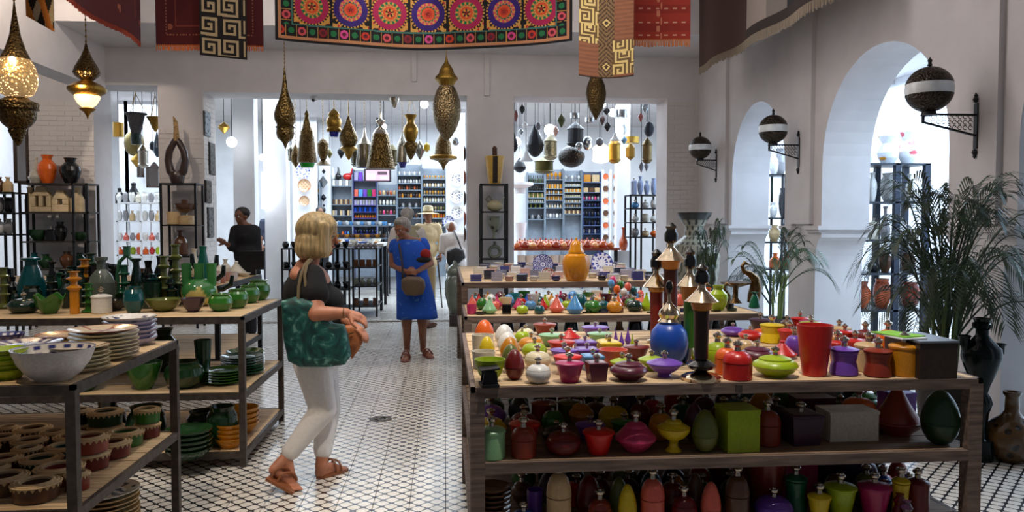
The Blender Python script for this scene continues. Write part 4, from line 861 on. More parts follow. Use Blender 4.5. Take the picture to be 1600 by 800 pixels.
lantern('pierced_lantern', 'small lit onion-topped brass lantern with glowing glass bowl, left of the red rug', 137, 7.6, [
 ('base', BRG, [(0.6,186),(2,181),(5,176),(11,172),(12,170),(7,168)]), ('glass_bowl', GLOWG, [(7,168),(13,163),(18,154),(18,150)]),
 ('cap', BRG, [(19,150),(26,145),(28,142),(28,138),(18,131),(8,127),(9,126)]), ('spire', BRD, [(9,126),(17,120),(20,115),(17,106),(9,92),(4,80),(1,69)])], topz=CE)
for px, py, Y, pw in ((31, 97, 6.3, 12), (139, 139, 7.6, 10)):
    p = P(px, py, Y); s = dep(p)/F
    b_ = obj('bulb', MB().ell((0,0,0), (5*s,5*s,4.5*s), 12, 8).me(True), BULB, bpy.data.objects['pierced_lantern' if px == 31 else 'pierced_lantern.001']); b_.location = p-b_.parent.location-Vector((0, (30 if px == 31 else 20)*s*.72, 0))
    point('lantern_bulb_light', p-Vector((0, 30*s+.05, 0)), pw, (1, .72, .42))
lantern('pierced_lantern', 'dull brass teardrop lantern with long spire, left of the opening over the blonde woman', 446, 11.4, [
 ('lower_bowl', BRP, [(0.6,233),(3,226),(5,222),(12,216),(14,208),(13,201),(15,199),(13,197)]), ('globe', BRP, [(12,197),(16,188),(17,179),(14,168),(9,156),(5,143),(3,128),(1,107)])], topz=4.22)
lantern('pierced_lantern', 'big fat brass lantern with domed collar hanging before the right of the middle opening', 698, 11.0, [
 ('globe', mat('brass', (150,130,96), perf=38), [(3,219),(9,212),(16,200),(21,186),(22.5,172),(21,158),(16,143),(12,136)]), ('collar', BRG, [(11,135),(13,130),(18,125),(17,121),(12,116),(11,111),(7,104),(3,98),(1,90)])], topz=4.22)
lantern('pierced_lantern', 'dark almond-shaped pierced lantern hanging below the brown kuba cloth', 931, 10.95, [('globe', BRD, [(0.8,188),(5,180),(11,170),(15,157),(16,146),(14,134),(9,122),(4,112)])], topz=4.22)
T9 = 3.92
L2 = [
 ('bell lantern with green glass drops, left of the hanging group', 480, 13.1, [('drops', mat('glaze', (30,150,40)), [(10,262),(12,255)]), ('body', BRD, [(15,254),(15,250),(12,222),(11,212)]), ('cap', BRP, [(10,212),(10,206),(7,200),(6,196),(3,182),(4,178),(1,173)])], 0),
 ('double-bulbed brass lantern with blue drops', 522, 13.1, [('drops', mat('glaze', (20,30,140)), [(6,214),(8,206)]), ('body', BRG, [(11,206),(12,203),(10,199),(12,193),(11,186),(8,183),(9,179),(6,174),(1,170)])], 1),
 ('onion-shaped brass lantern with scalloped collar', 545, 13.0, [('base', BRG, [(1,250),(5,244),(7,238),(14,233),(13,231),(9,228)]), ('globe', BRP, [(10,228),(14,220),(14,213),(10,204),(5,194),(4,188),(1,182)])], 1),
 ('dark bell lamp, between bell and onion lanterns', 505, 13.6, [('body', BRD, [(12,258),(10,256),(4,250),(8,240),(9,225),(5,219),(1,216)])], 0),
 ('silver domed lantern with pointed spire', 570, 13.6, [('body', mat('silver', (150,146,136)), [(13,262),(14,258),(12,240),(12,226)]), ('cap', SILV, [(12,226),(8,222),(3,214),(1,200)])], 0),
 ('large panelled brass lantern flaring downward, centre of the opening', 595, 12.95, [('body', BRP, [(23,264),(22,260),(17,236),(13,214),(12,210)]), ('dome', SILV, [(12,210),(10,206),(7,202),(2,198),(8,190),(2,186),(2,178),(1,172)])], 0),
 ('small grey square lantern with blue drops', 629, 13.6, [('drops', mat('glaze', (20,30,140)), [(4,262),(7,254)]), ('body', mat('silver', (140,136,126)), [(10,254),(8,230),(7,224),(3,216),(1,208)])], 0),
 ('amber brass vase-shaped lantern on three cords', 642, 12.95, [('lower_cone', BRP, [(1,250),(6,242),(12,228),(11,223)]), ('body', BRG, [(6,223),(9,216),(12,206),(11,200),(6,193),(6,187),(9,183),(10,180)])], 1),
 ('tapering brass lantern with wide disc base, under the fat lantern', 693, 13.2, [('base', BRP, [(1,266),(4,258),(9,252),(18,249)]), ('disc', BRG, [(21,249),(22,245),(20,243)]), ('body', BRD, [(14,243),(12,224),(9,216),(4,206),(1,196)])], 0),
 ('pear-shaped grey lantern left of the dull brass teardrop', 462, 13.8, [('body', BRD, [(1,262),(7,252),(8,244),(4,232),(1,226)])], 0)]
for lab, px, Y, pr, cd in L2:
    lantern('hanging_lantern', lab, px, Y, pr, topz=T9, cords=cd, seg=20)
p = P(490, 148, BW+.3); t = thing('dome_camera', 'small white dome camera under the beam of the middle opening', 'camera', (p.x, p.y, zO)); obj('housing', MB().lathe([(0,-.07),(.04,-.07),(.055,-.04),(.06,0),(0,0)], (0,0,0), 16).me(True), PLW, t); obj('lens', MB().ell((0,-.03,-.062), (.028,.028,.028), 12, 8).me(True), BLACK, t)
p = P(616, 148, BW+.3); t = thing('spotlight', 'small silver spotlight under the beam, right of the middle opening centre', 'lamp', (p.x, p.y, zO)); obj('housing', MB().lathe([(0,-.17),(.03,-.15),(.07,-.05),(.08,0),(0,0)], (0,0,0), 16).me(True), SILV, t)
for px, py, Y, r, lb in ((362,222,13.2,.085,'glowing white globe lamp beside the first column, left'), (410,246,14.0,.06,'small glowing globe lamp between the two left columns'), (941,163,12.95,.06,'bright white bulb beside the dark almond lantern'), (600,198,13.4,.05,'bright bulb above the large panelled lantern'), (663,163,13.2,.07,'bright bulb left of the fat brass lantern'), (806,222,13.6,.09,'glowing globe lamp at left of the right opening'), (859,203,13.7,.1,'large glowing globe lamp among the right lanterns'), (957,176,13.4,.07,'glowing bulb over the silver drum lantern'), (966,206,13.5,.06,'glowing bulb right of the dark cluster')):
    p = P(px, py, Y); t = thing('globe_lamp', lb, 'lamp', p); obj('bulb', MB().ell((0,0,0), (r,r,r), 16, 10).me(True), emit((235,245,255), 14), t); obj('cord', MB().tube([(0,0,r*.9),(0,0,3.92-p.z if Y > 12.9 else .3)], .006, 6).me(), BLK, t)
# lanterns of the right opening
TE = {'bulb': [(0,0),(.2,.06),(.45,.2),(1,.5),(.85,.68),(.4,.84),(.15,.95),(0,1)], 'tear': [(0,0),(.4,.04),(.9,.2),(1,.36),(.75,.6),(.4,.8),(.18,.95),(0,1)], 'hex': [(0,0),(.1,.02),(1,.22),(1,.72),(.3,.95),(0,1)],
      'lant': [(0,0),(.5,.02),(.9,.1),(1,.14),(.9,.18),(.9,.66),(1,.7),(.6,.84),(.2,.94),(0,1)], 'drum': [(0,0),(1,0),(1,1),(.9,1),(0,.95)], 'cone': [(0,0),(1,0),(1,.06),(.5,.4),(.16,.9),(0,1)], 'ball': E(-PI/2+.01, PI/2-.01, 10, 0, 1, 1)}
def hl(kind, px, y0, y1, hw, Y, m, label, group=None, seg=14, cords=1):
    b = P(px, y1, Y); s = dep(b)/F; k = ('hl', kind, seg)
    if k not in UM: UM[k] = lathe_me(TE[kind], 6 if kind == 'hex' else seg)
    t = thing('hanging_lantern', label, 'lantern', b, random.uniform(0,3), group); H = (y1-y0)*s
    obj('body', UM[k], m, t, None, (hw*s, hw*s, H)); obj('cord', MB().tube([(0,0,H*.98),(0,0,3.92-b.z)], .005, 5).me(), BLK, t); return t
DK = mat('brass', (58,58,62), perf=40); SG = mat('silver', (170,176,180)); MOS = mat('satin', (110,110,120)); GLD = mat('brass', (190,150,70)); WG = mat('satin', (225,228,230)); LIT = emit((255,226,180), 3.5)
for a in [('tear',836,193,246,14,13.4,DK,'large dark purple-grey teardrop lantern, left of the right opening'), ('bulb',816,163,179,5,13.1,BLK,'black bulb lantern near the top left of the right opening'), ('bulb',806,170,192,4,13.2,mat('satin',(120,60,50)),'reddish slim lantern at the left jamb of the right opening'),
 ('bulb',820,190,203,4.5,13.1,WG,'white glass ball lantern below the black bulb'), ('bulb',814,200,211,4,13.3,SG,'small grey ball lantern at the left of the large teardrop'), ('ball',841,191,203,4.5,13.2,MOS,'grey mosaic ball lantern above the large teardrop'), ('bulb',877,177,200,6.5,13.0,mat('satin',(74,80,40)),'olive green pointed mosaic lantern in the right opening'),
 ('lant',860,208,251,11,13.5,mat('silver',(170,160,130),perf=18),'brass lattice lantern with white panels, right of the teardrop'), ('lant',899,190,230,14,13.6,DK,'dark layered lantern in the middle of the right opening'), ('ball',893,228,262,21,13.9,mat('brass',(60,56,54),perf=12),'wide dark openwork globe lantern, lowest in the right opening'),
 ('drum',898,177,185,7,13.2,SG,'silver drum lantern hung on rods, upper middle'), ('drum',921,184,191,7,13.3,SG,'pale green drum lantern right of the silver drum'), ('bulb',941,179,196,5,13.0,mat('satin',(96,70,70)),'brown mosaic lantern under the almond lantern tip'), ('bulb',949,190,206,5.5,13.1,BLK,'black mosaic lantern right of the brown one'),
 ('drum',970,172,184,10,13.3,SG,'wide silver pierced drum lantern, right of the opening'), ('ball',973,194,211,6.5,13.65,WG,'white and red glass ball lantern'), ('bulb',1001,176,191,4.5,13.0,mat('satin',(150,80,76)),'pinkish red ball lantern near the right jamb'), ('bulb',1008,161,178,5,13.0,SG,'silver wire ball lantern highest at the right jamb'),
 ('hex',985,223,251,7.5,13.3,GLD,'golden hexagonal lantern before the white column'), ('lant',960,213,256,10,13.55,GLD,'gold-framed lantern with pale glass, left of the hexagonal one'), ('lant',939,222,255,14,13.6,LIT,'warmly lit cream glass lantern in the right opening'), ('ball',1014,190,214,8,13.1,DK,'dark scribbled ball lantern at the right jamb'),
 ('lant',1011,214,256,8.5,13.2,mat('brass',(120,100,66)),'stacked brown lantern at the right jamb below the dark ball'), ('cone',822,234,252,11,13.2,WG,'white conical lampshade lantern, lower left'), ('tear',803.5,206,238,6,13.4,DK,'dark lantern cut by the left jamb of the right opening'), ('lant',850,244,272,16,14.2,mat('brass',(96,90,52)),'olive brass lantern below the lattice lantern'),
 ('ball',918,213,235,8,13.7,SG,'silver ball lantern right of the dark layered one'), ('bulb',868,196,214,5,13.6,mat('satin',(206,160,150)),'pale pink bulb lantern beside the olive pointed one'), ('ball',937,215,229,6,13.4,MOS,'grey mosaic ball above the lit lantern'), ('cone',961,206,220,8,13.1,WG,'white metal conical cap lantern on a cord'), ('ball',905,222,234,6,13.2,SG,'small silver ball at the dark lantern'),
 ('bulb',975,212,226,5,13.5,mat('satin',(120,160,190)),'pale blue ball lantern over the hexagonal one'), ('bulb',1002,252,270,4,13.3,MOS,'brown pendant low by the right jamb'), ('bulb',1010,250,268,4,13.4,MOS,'second brown pendant low by the right jamb'), ('drum',987,214,224,12,13.8,GLD,'wide amber bowl lamp by the white column'),
 ('tear',812,246,270,10,14.0,DK,'dark pendant under the white cone lantern'), ('bulb',948,168,180,6,13.2,BLK,'black drum-topped pendant right of the almond lantern')]: hl(*a)
for a in [('bulb',533,228,248,6,13.9,DK,'small dark lantern behind the onion-shaped one'),('lant',556,226,261,8,14.0,mat('silver',(120,118,108)),'grey lantern between the onion and silver domed ones'),('lant',613,224,261,9,14.1,mat('brass',(96,88,66)),'dark olive lantern right of the panelled one'),('bulb',656,218,250,9,13.9,mat('silver',(150,146,136)),'pale pierced lantern behind the amber vase-shaped one'),
 ('hex',667,222,238,5,13.6,mat('satin',(214,180,20)),'small bright yellow lantern right of the amber vase-shaped one'),('bulb',579,234,262,7,14.2,mat('brass',(110,96,66)),'brown lantern left of the panelled one'),('tear',470,228,256,6,14.3,DK,'dark teardrop lantern behind the bell lantern'),('ball',712,214,228,6,13.6,SG,'silver ball lantern right of the wide disc lantern'),('lant',455,226,252,6,14.0,mat('silver',(120,118,108)),'grey lantern below the dull brass teardrop'),('bulb',515,232,248,5,14.2,mat('satin',(120,110,60)),'mustard pendant behind the double-bulbed lantern')]: hl(*a)
# left openings
for a in [('drum',185,192,214,8,13.0,GLD,'brass jug-shaped lantern at the left jamb of the left opening'), ('ball',210,204,244,15,13.75,mat('brass',(140,124,80)),'large dull brass ball lantern in the left opening'), ('bulb',214,240,262,9,13.5,GLD,'brass pendant under the dull brass ball'),
 ('lant',224,224,263,8,13.1,mat('silver',(176,170,160)),'clear glass lantern with brass foot in the left opening'), ('tear',246,205,246,6,13.4,mat('satin',(40,60,80)),'dark blue tall pendant by the pier, left opening'), ('bulb',350,190,209,9,13.2,GLD,'brass bowl pendant on chains near the first column'), ('hex',238,220,236,4,13.8,DK,'small dark lantern behind the glass one'),
 ('bulb',12,180,205,7,9.0,GLD,'small brass pendant behind the large glowing lantern')]:
    if a[5] > 12.6: hl(*a)
lantern('basket_lantern', 'dark woven basket pendant on cords in the left opening', 213, 12.95, [('foot', mat('glaze',(20,44,40)), [(7,226),(8,224),(8,209)]), ('basket', mat('raffia',(60,60,64)), [(7,209),(9,200),(12,186),(13,180),(17,179),(16,177)])], topz=T9, cords=1)
lantern('brass_pendant', 'brass bowl pendant on cords at right of the left opening', 243, 13.0, [('bowl', BRG, [(1,206),(5,200),(9,190),(12,185),(13,183)])], topz=T9, cords=1)
for px, py, Y, tp, lb in ((420,268,14.0,.62,'glowing vertical tube lamp between the two columns'),):
    p = P(413, 300, 14.2); tag(obj('tube_lamp', MB().tube([(0,0,-.3),(0,0,.35)], .045, 10).tube([(0,0,.35),(0,0,3.92-p.z)], .006, 5).me(True), emit((240,246,255), 9), None, p), lb, 'lamp')
# ================================================================ SCONCES
for n, (px, py, rp, Y, lb) in enumerate([(1452,140,37.5,5.64,'nearest and largest globe wall lamp on a pierced bracket'), (1208,202,23.5,8.63,'middle globe wall lamp on a pierced bracket'), (1094,231,18.5,11.35,'furthest and smallest globe wall lamp, by the back corner')]):
    c = P(px, py, Y); r = rp*dep(c)/F*.95; t = thing('wall_lamp', lb, 'lamp', (4.10, Y, c.z-r*1.02))
    gx = c.x-4.10; gz = r*1.02; DARKB = mat('brass', (74,66,58), perf=60)
    def cap(a0, a1): return [(r*math.cos(a), r*math.sin(a)) for a in [a0+(a1-a0)*i/10 for i in range(11)]]
    obj('globe_band', lathe_me(cap(-.23, .26), 32), mat('satin', (222,226,228)), t, (gx, 0, gz), (.985,.985,.985))
    obj('globe_top', lathe_me(cap(.26, PI/2-.001), 32), DARKB, t, (gx, 0, gz)); obj('globe_bottom', lathe_me(cap(-PI/2+.001, -.23), 32), DARKB, t, (gx, 0, gz))
    obj('finial', MB().lathe([(0,0),(.02,.01),(.012,.03),(.018,.05),(0,.075)], (0,0,0), 12).me(True), BLK, t, (gx, 0, gz+r*.985))
    obj('cup', MB().lathe([(.0,-.02),(.06,-.02),(.05,.01),(.08,.05),(0,.05)], (0,0,0), 18).me(True), BLK, t, (gx, 0, gz-r*1.02))
    br = MB(); z1 = 0; br.bar((gx-.05,0,z1-.01), (0,0,z1-.01), .02, .014).bar((gx-.05,0,z1-.07), (0,0,z1-.17), .02, .014).bar((gx-.045,0,z1-.08), (gx-.045,0,z1), .02, .014)
    obj('bracket', br.me(), BLK, t); fl = MB(); nn = 9
    for i in range(nn):
        x = gx-.02+(-.0-gx)*(i+.3)/nn; dz = .05+.09*(i/nn)
        for q in range(2 if i < 4 else 3):
            zc = -.025-q*.042-.0; 
            if -zc > dz+.02: continue
            fl.tube([(x+.017*math.cos(a), 0, zc+.017*math.sin(a)) for a in [k*PI/3 for k in range(6)]], .0035, 4)
    o = obj('filigree', fl.me(), BLK, t); o['kind'] = 'stuff'
    obj('wall_plate', MB().box(-.012, -.02, -.27, .0, .02, .08).lathe([(0,0),(.016,.01),(.022,.03),(.01,.05),(.014,.06),(0,.085)], (-.012,0,.08), 12).lathe([(0,-.08),(.014,-.06),(.01,-.05),(.022,-.03),(.016,-.01),(0,0)], (-.012,0,-.27), 12).me(), BLK, t)
# ================================================================ RUGS
def rug(name, label, p0, p1, z0fn, ztop, colfn, nx, nz, parent=None, fringe=None, fl=.07, wave=.03, m=None, thick=.008):
    """hanging textile between two floor-plan points; bottom edge height z0fn(u); printed pattern colfn(u, metres from the bottom)"""
    p0 = Vector(p0); p1 = Vector(p1); d = (p1-p0); L = d.length; nrm = Vector((-d.y, d.x)).normalized(); V = []; Fc = []; cols = []
    for j in range(nz+1):
        for i in range(nx+1):
            u = i/nx; zb = z0fn(u); z = zb+(ztop-zb)*j/nz; q = p0+d*u+nrm*(wave*math.sin(u*L*5+1)*(1-j/nz*.6)); V.append((q.x, q.y, z))
    for j in range(nz):
        for i in range(nx):
            a = j*(nx+1)+i; Fc.append((a, a+1, a+nx+2, a+nx+1)); u = (i+.5)/nx; zb = z0fn(u); cols.append(colfn(u, (ztop-zb)*(j+.5)/nz, L))
    me = me_from(V, Fc, name, True); colour_faces(me, cols); t = thing(name, label, 'rug'); o = obj('cloth', me, mat('cloth', (200,200,200), attr=1, sheen=1), t)
    md = o.modifiers.new('s', 'SOLIDIFY'); md.thickness = thick
    if fringe:
        mb = MB(); n = int(L/.018)
        for i in range(n):
            u = (i+.5)/n; q = p0+d*u+nrm*(wave*math.sin(u*L*5+1)); z = z0fn(u); l = fl*random.uniform(.8, 1.1)
            mb.bar((q.x, q.y, z+.01), (q.x+random.uniform(-.006,.006), q.y, z-l), .011, .006)
        f = obj('fringe', mb.me(), mat('cloth', fringe), t); f['kind'] = 'stuff'
    return t
def xy(px, Y): p = P(px, 100, Y); return (p.x, p.y)
def zat(px, py, Y): return P(px, py, Y).z
K, Y_, MG, PU, GN, RD, PK = (18,14,20), (206,150,70), (170,30,80), (52,26,110), (30,110,64), (190,54,36), (206,80,90)
def suz(u, v, L):
    x = u*L
    if v < .025 or x < .03 or x > L-.03: return K
    if v < .055 or x < .06 or x > L-.06: return (190,130,90)
    if v < .165 or x < .16 or x > L-.16:
        t = x if v < .165 else v; w_ = (v-.11 if v < .165 else (x-.11 if x < .2 else L-x-.11)); c = ((t/.105) % 1-.5)*.105; i = int(t/.105); r = math.hypot(c, w_)
        if i % 2 == 0 and r < .042: return (RD, PK, (130,30,40), (214,70,140))[(i//2) % 4] if r > .02 else (90,20,40)
        if r < .03: return GN
        return K if abs(c) < .05 else Y_
    if v < .18 or x < .175 or x > L-.175: return (60,110,100)
    x -= .17; W_ = .385; i = int(x/W_); cx = (x/W_-i-.5)*W_; yy = v-.36; 
    if yy > .19: yy = (yy-.0) % .385; yy = yy-.385 if yy > .19 else yy
    r = math.hypot(cx, yy); a = math.atan2(yy, cx); ring = MG if i % 2 == 0 else PU
    if r < .022: return K if math.sin(a*5) > 0 else RD
    if r < .042: return RD if i % 2 else K if math.sin(a*5) > .2 else Y_
    if r < .066: return (214,80,40)
    if r < .074: return GN if i % 2 else Y_
    if r < .112: return ((GN if i % 2 == 0 else PK) if math.sin(a*14) > -.2 else Y_) if r > .082 else (Y_ if math.sin(a*14) > 0 else ring)
    if r < .168: return ring
    if r < .186: return K if math.sin(a*34) > 0 else Y_
    return K if (math.sin(x*40)*math.sin(v*46) > .25 or abs(abs(cx)-.19) < .012) else ((190,40,50) if math.sin(x*63+1)*math.sin(v*57) > .72 else Y_)
YS = 7.9; x0, x1 = xy(430, YS)[0], xy(894, YS)[0]
rug('embroidered_hanging', 'bright suzani hanging with a row of magenta and purple flower medallions', (x0, YS), (x1, YS), lambda u: zat(430+464*u, 60+17*math.sin(PI*min(1, u*.95+.02))+2*u, YS), 4.5, suz, 620, 190, wave=.02)
def darkred(u, v, L):
    x = u*L; d = min(x, L-x, v)
    if .10 < d < .115: return (150,90,70) if int(x*60+v*60) % 2 else (78,18,18)
    if .2 < d < .206: return (120,50,40)
    if math.sin(x*11)*math.sin(v*8) > .96: return (150,80,60)
    return (78,14,18)
YR = 8.3
rug('red_kilim', 'dark red kilim with orange fringe hanging behind the black maze cloth', (xy(243,YR)[0], YR), (xy(412,YR)[0], YR), lambda u: zat(300, 71, YR), 4.9, darkred, 90, 100, fringe=(206,104,40), fl=.05)
rug('red_kilim', 'dark red kilim hanging in depth along the left, its corner pointing down', (-3.0, 5.6), (-3.0, 8.05), lambda u: 3.35, 4.9, darkred, 90, 70, fringe=(150,60,40), fl=.035)
MZ = ["############","#.####...###","#.#..#.#.#.#","#.#.##.#.#.#","#...#..#...#","###.####.###","#...#....#.#","#.###.##.#.#","#.#...#..#.#","#.#.###.##.#","#...#...#..#","#.###.###.##","#.#...#...##","#...#.#.#..#","##.##.###.##"]
def maze(u, v, L):
    x = u*L; 
    if x < .012 or x > L-.012 or v < .014: return K
    X = x/.026; Y2 = v/.026; c, r = int(X) % 16, int(Y2) % 16; m_ = (c % 8, r % 8); fx = X % 1; fy = Y2 % 1
    pat = ["11111110","10000010","10111010","10101010","10100010","10111110","10000000","11111111"]; q = pat[r % 8][c % 8] if (int(X/8)+int(Y2/8)) % 2 == 0 else pat[c % 8][7-(r % 8)]
    return (176,158,124) if q == '0' else K
YM = 8.15
rug('maze_cloth', 'narrow black and tan maze-patterned cloth over the dark red kilim', (xy(312,YM)[0], YM), (xy(386,YM)[0], YM), lambda u: zat(350, 86+7*u, YM), 4.9, maze, 76, 200, wave=.012)
YK = 7.4
def kuba(u, v, L):
    x = u*L; base = (128,88,54); lt = (204,178,112); dk = (60,38,26)
    if v < .012: return dk
    X = x/.018; Vv = v/.018
    if u < .36 and .33 < v < 1.0 or u > .62 and (.03 < v < .36 or v > .95):
        xx = X if u < .5 else X-.62*L/.018; q = int(xx) % 9; r = int(Vv) % 14
        p = ["111111110","100000010","101111010","101001010","101101010","100001010","111111010","000000010","011111110","010000000","010111111","010100001","010101101","010111101"][r]
        return lt if p[q] == '1' else (96,72,44)
    if .36 <= u <= .64:
        dd = abs(x-L/2)+abs(((v+.1) % .42)-.21)
        if dd < .022: return dk
        if dd < .04: return lt
        return dk if math.sin(dd*150) > .45 else (118,92,58)
    return (136,86,58) if int(v/.02) % 2 else (120,76,52)
rug('kuba_cloth', 'brown kuba cloth with pale interlocked bands, hanging right of the suzani', (xy(905,YK)[0], YK), (xy(990,YK)[0], YK), lambda u: zat(950, 118+4*math.sin(PI*u), YK), 4.6, kuba, 84, 150, wave=.02)
def redk(u, v, L):
    if int(v/.045) % 3 == 1 and math.sin(u*L*70) > .2 and (v % .045) < .016: return (206,150,120)
    if abs(u-.48) < .05 and math.sin(v*40)*math.sin(u*50) > .2: return (196,120,90)
    return (140,40,28) if int(v/.09) % 2 else (156,48,32)
rug('red_kilim', 'brick red striped kilim with orange fringe, right of the brown kuba cloth', (xy(985,8.0)[0], 8.0), (xy(1077,8.0)[0], 8.0), lambda u: zat(1030, 62, 8.0), 4.8, redk, 90, 90, fringe=(196,110,48), fl=.07)
def patch(u, v, L):
    if u < .42: return (66,42,32) if (u > .05 or v < .5) else (60,38,30)
    if v < .13: return (48,38,34)
    if u < .55: return (150,138,130)
    if v < .42 and u > .66: return (36,36,38)
    return (120,112,106) if u < .72 else (96,90,88)
rug('patchwork_rug', 'brown, grey and black block rug with pale fringe hanging along the right arcade', (3.42, 10.25), (3.42, 6.6), lambda u: 3.66-.06*u, 5.1, lambda u, v, L: patch(u*.9, v, L), 60, 50, fringe=(150,136,118), fl=.09)
def kil(u, v, L): return (196,120,50) if math.sin(u*9+v*14) > .3 else ((34,28,24) if math.sin(u*13-v*17+1) > -.1 else (186,170,140))
rug('small_kilim', 'small black, orange and cream kilim above the small lit lantern', (xy(40,6.6)[0], 6.6), (xy(83,6.6)[0], 6.6), lambda u: zat(60, 24+24*u, 6.6), 4.4, kil, 30, 50, wave=.03)
# thin cords that carry the textiles up to the ceiling
for lb, xa, xb, Y, z in (('suzani', x0, x1, YS, 4.5), ('dark red kilim', xy(243,YR)[0], xy(412,YR)[0], YR, 4.9), ('maze cloth', xy(312,YM)[0], xy(386,YM)[0], YM, 4.9), ('kuba cloth', xy(905,YK)[0], xy(990,YK)[0], YK, 4.6), ('brick red kilim', xy(985,8)[0], xy(1077,8)[0], 8.0, 4.8), ('small kilim', xy(40,6.6)[0], xy(83,6.6)[0], 6.6, 4.4)):
    tag(obj('hanging_rail', MB().tube([(xa,Y,z),(xb,Y,z)], .012, 8).tube([(xa+.03,Y,z),(xa+.03,Y,CE)], .004, 6).tube([(xb-.03,Y,z),(xb-.03,Y,CE)], .004, 6).me(True), BLK), 'black rail and cords holding the '+lb, 'rail')
for xx, ya, yb_, z, lb in ((-3.0, 5.6, 8.05, 4.9, 'left dark red kilim'), (3.42, 6.6, 10.25, 5.1, 'block rug')):
    tag(obj('hanging_rail', MB().tube([(xx,ya,z),(xx,yb_,z)], .012, 8).tube([(xx,ya+.1,z),(xx,ya+.1,CE)], .004, 6).tube([(xx,yb_-.1,z),(xx,yb_-.1,CE)], .004, 6).me(True), BLK), 'black rail and cords holding the '+lb, 'rail')
# ================================================================ PALMS, RIGHT FLOOR
LEAF = mat('leaf', (50,72,38)); LEAF2 = mat('leaf', (36,54,34)); STEM = mat('leaf', (92,110,48))
def frond(base, az, reach, rise, droop, lw=.016, ll=.26, n=20, m=None, parent=None):
    mb = MB(); pts = []
    for i in range(n+1):
        t = i/n; rr = reach*t; z = rise*math.sin(min(t*1.15, 1)*PI/2)-droop*t**2.6; pts.append(Vector((math.cos(az)*rr, math.sin(az)*rr, z)))
    mb.tube([tuple(p) for p in pts[::3]], [.008-.006*i/8.7 for i in range(len(pts[::3]))], 5)
    for i in range(int(n*.28), n):
        t = i/n; d = (pts[i+1]-pts[i]).normalized(); sd = Vector((-math.sin(az), math.cos(az), 0)); l = ll*math.sin(PI*min(1, (t-.15)*1.1))**.6 if t < 1 else .05
        for s in (1, -1):
            dr = (d*.95+sd*s*.62+Vector((0,0,.10))).normalized(); a = pts[i]; b = a+dr*l*.55; c = a+dr*l+Vector((0,0,-.10*l/ll)); wv = d.cross(dr).normalized().cross(dr)*lw/2; k = len(mb.v)
            mb.v += [tuple(a), tuple(b-wv), tuple(b+wv), tuple(c)]; mb.f += [(k,k+1,k+2),(k+1,k+3,k+2)]
    return obj('frond', mb.me(), m or LEAF, parent, base)
def palm(label, x, y, zp, potr, poth, n, reach, height, seed, potm, canes=6, ll=.26):
    random.seed(seed); t = thing('potted_palm', label, 'plant', (x, y, zp)); obj('planter', lathe_me([(0,0),(potr*.7,0),(potr*.75,.01),(potr,poth*.95),(potr*1.04,poth),(potr*.9,poth),(potr*.88,poth*.9),(0,poth*.88)], 28), potm, t)
    cm = MB()
    for i in range(canes):
        a = random.uniform(0, 6.28); q = potr*.5*random.random(); cm.tube([(q*math.cos(a), q*math.sin(a), poth*.85), (q*1.4*math.cos(a), q*1.4*math.sin(a), poth+height*.25), (q*2.0*math.cos(a+.2), q*2.0*math.sin(a+.2), poth+height*.5)], [.013,.012,.008], 7)
    obj('canes', cm.me(True), STEM, t)
    for i in range(n):
        a = i*2.4+random.uniform(-.25,.25); f = (i+.5)/n; q = potr*.5*random.random(); zb = poth+height*(.12+.38*random.random())
        frond((q*math.cos(a), q*math.sin(a), zb), a, reach*(.55+.45*f)*random.uniform(.85,1.1), height*(.62-.28*f)*random.uniform(.85,1.1), height*(.04+.36*f**2), .0125, ll*random.uniform(.85,1.15), 26, LEAF if i % 3 else LEAF2, t)
    return t
g1 = P(1478, 500, 5.05); palm('large bushy palm with many arching fronds at right of the pot table', g1.x, 5.05, 0, .19, .5, 50, .62, 1.36, 3, mat('matte', (60,54,50)), 14, .25)
g2 = P(1212, 470, 7.9); palm('mid-size palm with one long frond to the right, before the middle arch', g2.x, 7.9, 0, .16, .55, 15, .62, .95, 5, mat('matte', (70,64,60)), 5, .24)
g3 = P(1108, 470, 9.6); palm('slim dark feathery plant in front of the patterned vase', g3.x, 9.6, 0, .13, .6, 16, .22, 1.15, 9, mat('matte', (60,60,56)), 4, .14)
random.seed(21)
def f_vase(c):
    a = math.atan2(c.y, c.x); z = c.z
    if z > 1.37: return (40,40,36) if math.sin(a*10)*math.cos(z*40) > .3 or z > 1.60 else (150,146,128)
    if 1.24 < z < 1.37: return (40,38,34) if math.sin(a*22) > 0 and math.sin(z*90) > 0 else (150,146,128)
    u = (a*3.2) % 2-1; v = ((z)*4.2) % 2-1; r = math.hypot(u, v); r2 = math.hypot(abs(u)-1, abs(v)-1)
    return (44,42,38) if (abs(r-.55) < .07 or abs(r2-.42) < .07 or abs(r-.22) < .05) else (152,148,130)
vy = 10.75; vp = P(1083, 523, vy); s = dep((vp.x, vy, 0))/F
pr = [(0,0),(22,1),(24,8),(30,50),(38,92),(40,118),(34,136),(20,146),(15,150),(14,163),(17,168),(26,182),(27,186),(24,186)]
pr = [(a*s, b*s) for a, b in pr]; fine = []
for (ra, za), (rb, zb) in zip(pr, pr[1:]): fine += [(ra+(rb-ra)*i/8, za+(zb-za)*i/8) for i in range(8)]
me = lathe_me(fine+[pr[-1]], 110); colour_verts(me, f_vase); t = thing('floor_vase', 'huge pale vase with black interlaced circles and flared neck in the back corner', 'vase', (vp.x, vy, 0)); obj('body', me, mat('satin', (200,200,200), attr=1), t)
